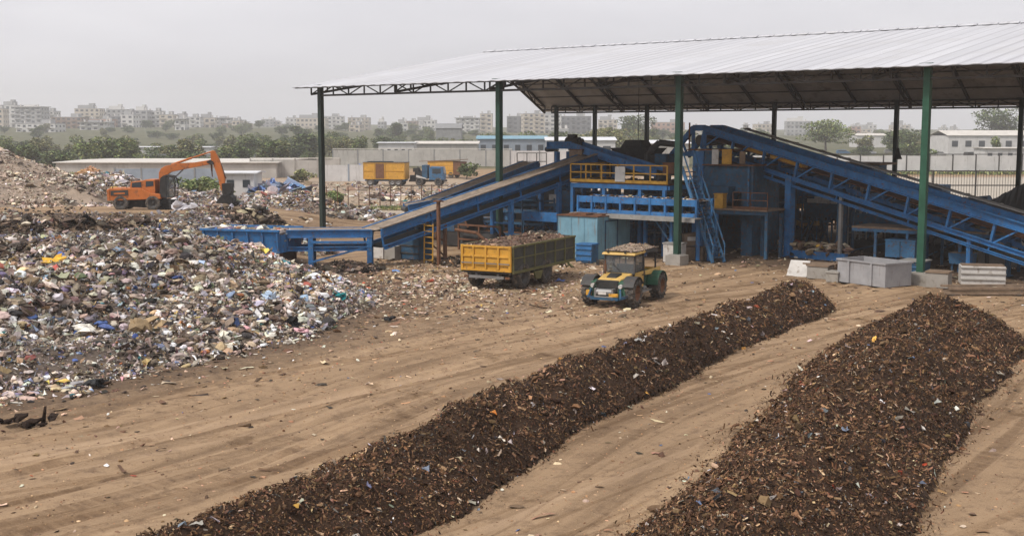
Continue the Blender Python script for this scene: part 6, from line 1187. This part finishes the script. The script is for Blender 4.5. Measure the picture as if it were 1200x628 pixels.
tree('spreading_tree', 'tallest tree on the right skyline, spreading over the white warehouse', 'tree', far_at(1168, 470), 16.5, 22, 15, 4800, .6, 'dark', base=.2, flat=.95)
tree('spreading_tree', 'dark rounded tree behind the shed, tallest between the middle posts', 'tree', far_at(741, 500), 13.5, 19, 12, 4000, .6, 'dark', base=.16, flat=1.1)
tree('spreading_tree', 'pale willow-like tree seen over the sorting platform', 'tree', far_at(715, 330), 8.2, 16, 12, 4200, .45, 'dry', base=.05, flat=1.25)
tree('spreading_tree', 'dark wide bush tree left of the nearest green post, before the parked cars', 'tree', far_at(1052, 400), 8.0, 18, 12, 3800, .5, 'dark', base=.04, flat=1.2)
tree('spreading_tree', 'small conifer-like tree before the white warehouse', 'tree', far_at(1163, 300), 5.6, 3.4, 7, 1300, .35, 'mid', base=.1, flat=1.1)
bl = [(58, 153, 1.7, 'low weedy bush on the ground between the tall refuse hill and the wall'), (228, 120, 2.6, 'green bush just right of the excavator arm'), (246, 124, 2.2, 'green bush by the small white hut'), (355, 168, 1.8, 'shrub against the concrete panel wall'), (547, 180, 2.4, 'dark shrub before the far wall, above the inclined conveyors'), (92, 160, 1.6, 'yellowish scrub at the foot of the long low building'), (395, 118, 1.2, 'small weed clump beside the tall corner post')]
for u, Y, h_, lbl in bl: tree('scrub_bush', lbl, 'bush', far_at(u, Y), h_, h_*2.1, 6, 900, .28, random.choice(['mid', 'dry', 'dark']), base=.02, flat=1.25, parts=('stem', 'foliage'))
B = Bag(); n = 5200; x = rng.uniform(-19, 0, n); y = 109.5+rng.normal(0, .8, n)+.0*x; P = np.stack([x, y, ground_h(x, y)+.12], 1); B.flakes(P, rng.uniform(.2, .5, n), rng.uniform(.04, .1, n), pal(GREENS['mid']+[(8, (140, 130, 90))], n), tilt=1.0)
x = rng.uniform(34, 100, n); y = 203+rng.normal(0, 2.5, n); B.flakes(np.stack([x, y, ground_h(x, y)+.2], 1), rng.uniform(.4, .9, n), rng.uniform(.1, .25, n), pal(GREENS['mid']+[(8, (150, 140, 90))], n), tilt=1.0)
tag(B.build('weeds', M['leaf']), 'rough weeds along the foot of the fences', 'weeds', kind='stuff')
# ------------------------------------------------------------------ walls, fences, low sheds
M['wallc'] = paint('grey panel wall', (.40, .38, .35), .9, (.2, .175, .15), .36, .5, .2, streak=True); M['wallw'] = paint('pale panel wall', (.55, .54, .53), .85, (.28, .26, .24), .33, .5, .15, streak=True); M['wallb'] = paint('blue grey wall', (.25, .29, .34), .85, (.2, .19, .17), .36, .5, .2)
M['palroof'] = paint('pale flat roof', (.56, .53, .48), .85, (.36, .33, .29), .36, .35, .15); M['fencegrey'] = paint('grey sheet fence', (.22, .225, .225), .8, (.13, .12, .11), .35, .5, .25); M['whiteroof'] = paint('white metal roof', (.62, .63, .65), .6, (.4, .4, .4), .3, .4, .1)
def panel_wall(name, label, cat, u0, Y0, u1, Y1, h, mat, step=4.0, postmat='steel', th=.15, cap=None):
    a, b = far_at(u0, Y0), far_at(u1, Y1); a.z = b.z = 0; d = b-a; Ls = d.length; r = thing(name, label, cat, a, math.atan2(d.y, d.x)); n = max(1, int(Ls/step)); st = Ls/n
    for i in range(n): lb('panel', mat, r, lambda m: m.box((st*(i+.5), 0, -.1), (st-.18, th, h+.1+.05*math.sin(i*2.3))))
    for i in range(n+1): lb('post', postmat, r, lambda m: m.box((st*i, 0, -.1), (.2, th+.1, h+.25)))
    if cap: lb('cap_rail', cap, r, lambda m: m.box((Ls/2, 0, h+.16), (Ls, th+.14, .14)))
    return r
panel_wall('panel_fence', 'pale panel fence with dark posts behind the right half of the shed', 'fence', 870, 205, 1300, 205, 3.0, 'wallw', 3.9, 'steel', cap='steel')
panel_wall('concrete_wall', 'grey concrete panel wall behind the yellow box wagon, left part', 'wall', 296, 186, 400, 186, 2.75, 'wallc', 3.4, 'concrete', cap='palroof')
panel_wall('concrete_wall', 'long stained concrete wall behind the blue truck and far wagons', 'wall', 392, 252, 600, 246, 3.3, 'wallc', 5.2, 'fencegrey', cap='palroof')
panel_wall('concrete_wall', 'patched white wall seen left of the overhead conveyor', 'wall', 598, 200, 700, 200, 3.9, 'wallw', 4.5, 'fencegrey')
panel_wall('sheet_fence', 'weathered grey sheet fence below the green belt at the left', 'fence', -20, 236, 310, 240, 2.7, 'fencegrey', 4.2, 'steel')
panel_wall('concrete_wall', 'blue grey wall section behind the excavator cab', 'wall', 138, 158, 262, 158, 2.2, 'wallb', 3.0, 'fencegrey')
panel_wall('concrete_wall', 'low concrete wall with white sheets hanging on it behind the wagon', 'wall', 380, 172, 440, 172, 2.3, 'wallw', 3.0, 'wallb')
def low_shed(label, u0, u1, Y, h, dep, wall, roof, name='low_shed', cat='shed', gable=.0, wins=0):
    a, b = far_at(u0, Y), far_at(u1, Y); Ls = (b-a).length; z = gz((a.x+b.x)/2, Y); r = thing(name, label, cat, V((a.x+b.x)/2, Y, z))
    lb('wall', wall, r, lambda m: m.box((0, dep/2, -.3), (Ls, dep, h+.3)))
    lb('roof', roof, r, lambda m: m.prism([(-Ls/2-.4, -.4, h+.02), (Ls/2+.4, -.4, h+.02), (Ls/2+.4, dep/2, h+.14+gable), (-Ls/2-.4, dep/2, h+.14+gable)], (0, 0, .12)) and m.prism([(-Ls/2-.4, dep/2+.004, h+.14+gable), (Ls/2+.4, dep/2+.004, h+.14+gable), (Ls/2+.4, dep+.4, h+.02), (-Ls/2-.4, dep+.4, h+.02)], (0, 0, .12)))
    for i in range(wins): lb('window', 'pane', r, lambda m: m.box((-Ls/2+Ls*(i+.5)/wins, -.03, h*.45), (Ls/wins*.45, .05, h*.3)))
    return r
low_shed('very long low building with a pale flat roof across the left middle distance', 70, 326, 184, 2.3, 26, 'wallc', 'palroof', 'long_building', 'building')
low_shed('small white hut with a dark doorway right of the excavator arm', 263, 300, 128, 2.6, 4, 'wallw', 'whiteroof', 'site_hut', 'hut', wins=2)
low_shed('white site cabin row beyond the wall, left end', 445, 486, 262, 4.6, 8, 'wallw', 'whiteroof', wins=5)
low_shed('long pale shed just right of the white cabin row', 488, 560, 275, 4.3, 10, 'wallc', 'palroof', gable=.4)
low_shed('blue-roofed long shed seen beyond the second green post', 560, 640, 290, 5.3, 12, 'wallb', 'bluelight', gable=.6, wins=6)
low_shed('grey gabled barn among the belt trees, middle left', 512, 541, 520, 8.0, 14, 'fencegrey', 'fencegrey', 'grey_barn', 'barn', gable=2.0)
low_shed('white long shed beyond the sorting platform', 640, 720, 285, 5.0, 12, 'wallw', 'whiteroof', gable=.6, wins=4)
low_shed('pale shed seen between shredder and tower', 742, 806, 250, 4.6, 10, 'wallc', 'whiteroof', gable=.5)
low_shed('white warehouse with long pitched roof at the right edge', 1106, 1215, 365, 6.0, 16, 'wallw', 'palroof', 'warehouse', 'warehouse', gable=1.4, wins=7)
low_shed('cream flat container office before the white warehouse', 1149, 1196, 250, 3.6, 6, 'wallw', 'palroof', 'container_office', 'container', wins=4)
low_shed('low white roofs among the field at the left, below the belt gap', 160, 250, 300, 3.2, 8, 'wallw', 'whiteroof')
low_shed('pale low building beyond the field right of the spreading tree', 1000, 1034, 520, 5, 12, 'wallw', 'palroof', 'field_building', 'building', gable=.8)
# bar fence right and wire fence left
a, b = far_at(1040, 122), far_at(1290, 122); r = thing('bar_fence', 'tall fence of thin dark bars behind the right end of the shed', 'fence', V(a.x, 122, 0)); Ls = b.x-a.x
lb('bars', 'steel', r, lambda m: [m.box((.28*i, 0, 0), (.035, .035, 3.05)) for i in range(int(Ls/.28))]); KIDS[r.name][-1]['kind'] = 'stuff'
for z in (1.55, 3.0): lb('rail', 'steel', r, lambda m: m.box((Ls/2, -.04, z), (Ls, .06, .12)))
for i in range(6): lb('post', 'steel', r, lambda m: m.box((Ls*i/5, .06, -.05), (.14, .12, 3.2)))
a, b = far_at(384, 109), far_at(530, 113); d = b-a; r = thing('wire_fence', 'thin wire fence on rusty posts running behind the corner post', 'fence', V(a.x, a.y, 0), math.atan2(d.y, d.x)); Ls = d.length
for i in range(13): lb('post', 'rust', r, lambda m: m.box((Ls*i/12, 0, -.05), (.07, .07, 2.15)))
for z in (.5, 1.1, 1.7, 2.0): lb('wire', 'steel', r, lambda m: m.box((Ls/2, 0, z), (Ls, .02, .02)))
lb('base_kerb', 'concrete', r, lambda m: m.box((Ls/2, -.4, -.05), (Ls, .3, .3)))
a, b = far_at(606, 150), far_at(640, 150); r = thing('pipe_rack', 'open steel rack frame standing before the patched white wall', 'rack', V(a.x, 150, 0)); Ls = b.x-a.x
lb('rack_frame', 'steel', r, lambda m: [m.box((Ls*i/3, 0, 0), (.12, .12, 4.4)) for i in range(4)]+[m.box((Ls/2, 0, z), (Ls+.1, .1, .1)) for z in (2.2, 3.3, 4.35)])
for u, v0, v1, lbl in ((310, 212, 232, 'crumpled blue tarpaulin on the rubble left of the corner post'), (330, 216, 225, 'second grey-blue tarpaulin beside the wall, nearer the corner post'), (415, 197, 205, 'pale lilac sheet draped beside the far yellow wagon')):
    c = G(u, v1); B = Bag(); B.sheets(np.array([[c.x, c.y, .6]])+rng.normal(0, .6, (26, 3))*np.array([1.4, .6, .3]), rng.uniform(1.6, 2.4, 26), pal([(3, (98, 128, 172)), (3, (150, 164, 186)), (2, (120, 118, 128))], 26), tilt=.4); tag(B.build('tarpaulin', M['trash']), lbl, 'tarpaulin')
# ------------------------------------------------------------------ parked vehicles far right
def car(label, u, Y, rz, col, van=False, first=[None]):
    p = far_at(u, Y); r = thing('parked_van' if van else 'parked_car', label, 'van' if van else 'car', p, rz); L_, H_ = (5.2, 2.1) if van else (4.3, 1.45)
    pr_ = [(-L_/2, 0, .35), (L_/2, 0, .35), (L_/2, 0, .9), (L_/2-.9, 0, 1.0), (L_/2-1.5, 0, H_), (-L_/2+.3, 0, H_), (-L_/2, 0, 1.0)]
    lb('body', col, r, lambda m: m.prism(pr_, (0, 1.75, 0)), bevel=.08); lb('window', 'pane', r, lambda m: m.hexa([(-L_/2+.5, -.02, 1.0), (L_/2-1.1, -.02, 1.0), (L_/2-1.1, 1.77, 1.0), (-L_/2+.5, 1.77, 1.0), (-L_/2+.6, -.02, H_-.12), (L_/2-1.6, -.02, H_-.12), (L_/2-1.6, 1.77, H_-.12), (-L_/2+.6, 1.77, H_-.12)]))
    for x in (-L_/2+.85, L_/2-.85):
        for y, s_ in ((.1, -1), (1.65, 1)): wheel(r, x, y, .34, .2, 'chrome', 0, s_)
for a in (('white box van parked left of the nearest green post, in the far lot', 1072, 395, .1, 'whiteroof', True), ('silver car parked left of the white van in the far lot', 1040, 400, -.2, 'chrome', False), ('dark car beside the warehouse door', 1136, 340, .3, 'black', False), ('red-brown car between the van and the nearest green post', 1058, 372, .0, 'rust', False), ('white car near the spreading tree', 1016, 380, .2, 'whiteroof', False), ('blue-grey car parked below the spreading tree', 985, 385, -.1, 'blue2', False), ('pale car at the right of the nearest green post', 1098, 352, .2, 'wallw', False)): car(*a)
# ------------------------------------------------------------------ the city on the rise
W_C = {'white': (.55, .54, .52), 'cream': (.5, .44, .36), 'grey': (.33, .33, .33), 'beige': (.42, .36, .29), 'brown': (.24, .165, .125), 'dark': (.16, .16, .17), 'rose': (.42, .27, .21)}
for n_, c_ in W_C.items(): M['city_'+n_] = paint('city wall '+n_, c_, .9, tuple(x*.7 for x in c_), .3, .12, .1, bump=.0)
ROOFS = ['flat roof', 'stepped rooftop', 'overhanging roof slab']
def apartment(label, u0, u1, vt, Y, colr, style, name='apartment_block', cat='apartment block', group=None, dep=13):
    a, b = far_at(u0, Y), far_at(u1, Y); z = gz((a.x+b.x)/2, Y)-1; top = CAMZ+(155-vt)*Y/FL; H = max(3.5, top-z); Wd_ = b.x-a.x; r = thing(name, label, cat, V((a.x+b.x)/2, Y, z), R(random.uniform(-9, 9)), group)
    fl_n = max(1, int(round(H/3.2))); fh = H/fl_n; nb = max(2, int(Wd_/3.4)); bw = Wd_/nb; m = MB(); m.box((0, dep/2, 0), (Wd_, dep, H))
    for f in range(fl_n):
        for j in range(nb):
            x = -Wd_/2+bw*(j+.5)
            m.box((x, -.03, f*fh+.9), (bw*random.uniform(.4, .6), .08, fh*.48), 0, 1)
        for side in (-1, 1):
            for j in range(3): m.box((side*(Wd_/2), dep*(j+.5)/3, f*fh+.9), (.08, 1.5, fh*.45), 0, 1)
        if style != 1 or f % 2: 
            for j in range(0, nb, 2): m.box((-Wd_/2+bw*(j+.5), -.6, f*fh+.35), (bw*.95, 1.2, .14)); m.box((-Wd_/2+bw*(j+.5), -1.17, f*fh+.49), (bw*.95, .06, .8))
    m.build('wall', [M['city_'+colr], M['pane']], r)
    def rf(m):
        if style == 0: m.box((0, dep/2, H+.01), (Wd_+.3, dep+.3, .35)); m.box((Wd_*.2, dep*.5, H+.36), (Wd_*.25, dep*.4, 2.2))
        elif style == 1: m.box((0, dep/2, H+.01), (Wd_+.3, dep+.3, .25)); m.box((-Wd_*.12, dep*.55, H+.26), (Wd_*.6, dep*.6, 2.6)); m.box((Wd_*.1, dep*.5, H+2.86), (Wd_*.2, dep*.3, 1.4))
        else: m.box((0, dep/2-.5, H+.01), (Wd_+2.2, dep+2.6, .4)); m.box((0, dep/2, H+.41), (Wd_*.4, dep*.5, 1.2))
    lb('roof', 'city_grey' if colr != 'grey' else 'city_white', r, rf)
    for i in range(2): lb('water_tank', 'whitebox', r, lambda m: m.tube((Wd_*(.3-.65*i), dep*.3, H+.36+(.1 if style == 2 else 0)), (Wd_*(.3-.65*i), dep*.3, H+1.9), .6, n=10))
    return r
CITY = [(-6, 11, 128, 820, 'cream', 0), (8, 26, 124, 900, 'white', 1), (24, 56, 126, 880, 'grey', 2), (54, 70, 131, 900, 'white', 0), (66, 102, 138, 800, 'brown', 0), (24, 72, 145.5, 720, 'white', 0), (94, 123, 128, 930, 'cream', 1), (122, 133, 131, 960, 'white', 0), (131, 154, 129, 950, 'grey', 1), (108, 136, 140, 840, 'rose', 0), (100, 128, 144, 760, 'white', 2),
        (136, 148, 137, 860, 'dark', 0), (147, 162, 135, 850, 'white', 1), (162, 178, 130, 880, 'grey', 1), (177, 193, 131, 890, 'white', 0), (192, 208, 135, 870, 'cream', 0), (209, 222, 138, 880, 'beige', 1), (216, 239, 138, 860, 'white', 0), (238, 256, 138.5, 880, 'cream', 1), (255, 275, 139, 900, 'white', 2), (264, 294, 145, 850, 'brown', 0)]
ordn = 'first second third fourth fifth sixth seventh eighth ninth tenth eleventh twelfth thirteenth fourteenth fifteenth sixteenth seventeenth eighteenth nineteenth twentieth twenty-first twenty-second'.split()
for i, (u0, u1, vt, Y, c_, st_) in enumerate(sorted(CITY, key=lambda c: c[0]+c[1])): apartment('%s hillside block with %s, %s from the left edge of the city' % (c_, ROOFS[st_], ordn[i]), u0, u1, vt, Y, c_, st_, group='apartment blocks on the left rise')
MID = [(338, 352, 139, 1050, 'white', 0), (350, 384, 139, 1000, 'cream', 1), (372, 406, 137, 1050, 'white', 0), (410, 434, 138.5, 1050, 'beige', 0), (474, 490, 142.5, 1000, 'brown', 0), (488, 511, 141.5, 1050, 'white', 1), (535, 562, 139, 900, 'white', 2), (563, 577, 134, 950, 'cream', 0), (594, 614, 137, 900, 'dark', 0), (613, 638, 134, 860, 'cream', 0), (637, 657, 135, 880, 'white', 1), (656, 692, 137, 900, 'dark', 0), (700, 722, 141, 950, 'cream', 1), (762, 800, 144, 900, 'rose', 0), (884, 904, 146, 1000, 'cream', 0), (918, 946, 142.5, 1050, 'grey', 1), (1000, 1022, 147, 1100, 'white', 0), (1040, 1060, 147, 1100, 'cream', 1)]
for i, (u0, u1, vt, Y, c_, st_) in enumerate(MID): apartment('%s far block with %s, %s from left in the row beyond the shed' % (c_, ROOFS[st_], ordn[i]), u0, u1, vt, Y, c_, st_, group='distant blocks beyond the shed')
for i in range(46):
    u = random.choice([random.uniform(-20, 340), random.uniform(300, 480), random.uniform(690, 1250), random.uniform(0, 1200)]); Y = random.uniform(760, 1250); w_ = random.uniform(5, 14)
    o = apartment('small pale house half hidden by trees on the far rise', u, u+w_, 155-(gz(far_at(u, Y).x, Y)+random.uniform(3.5, 8)-7)*FL/Y, Y, random.choice(['white', 'cream', 'beige', 'rose', 'grey', 'white']), random.choice((0, 1, 2)), 'far_house', 'house', 'small houses scattered on the far rise', dep=9)
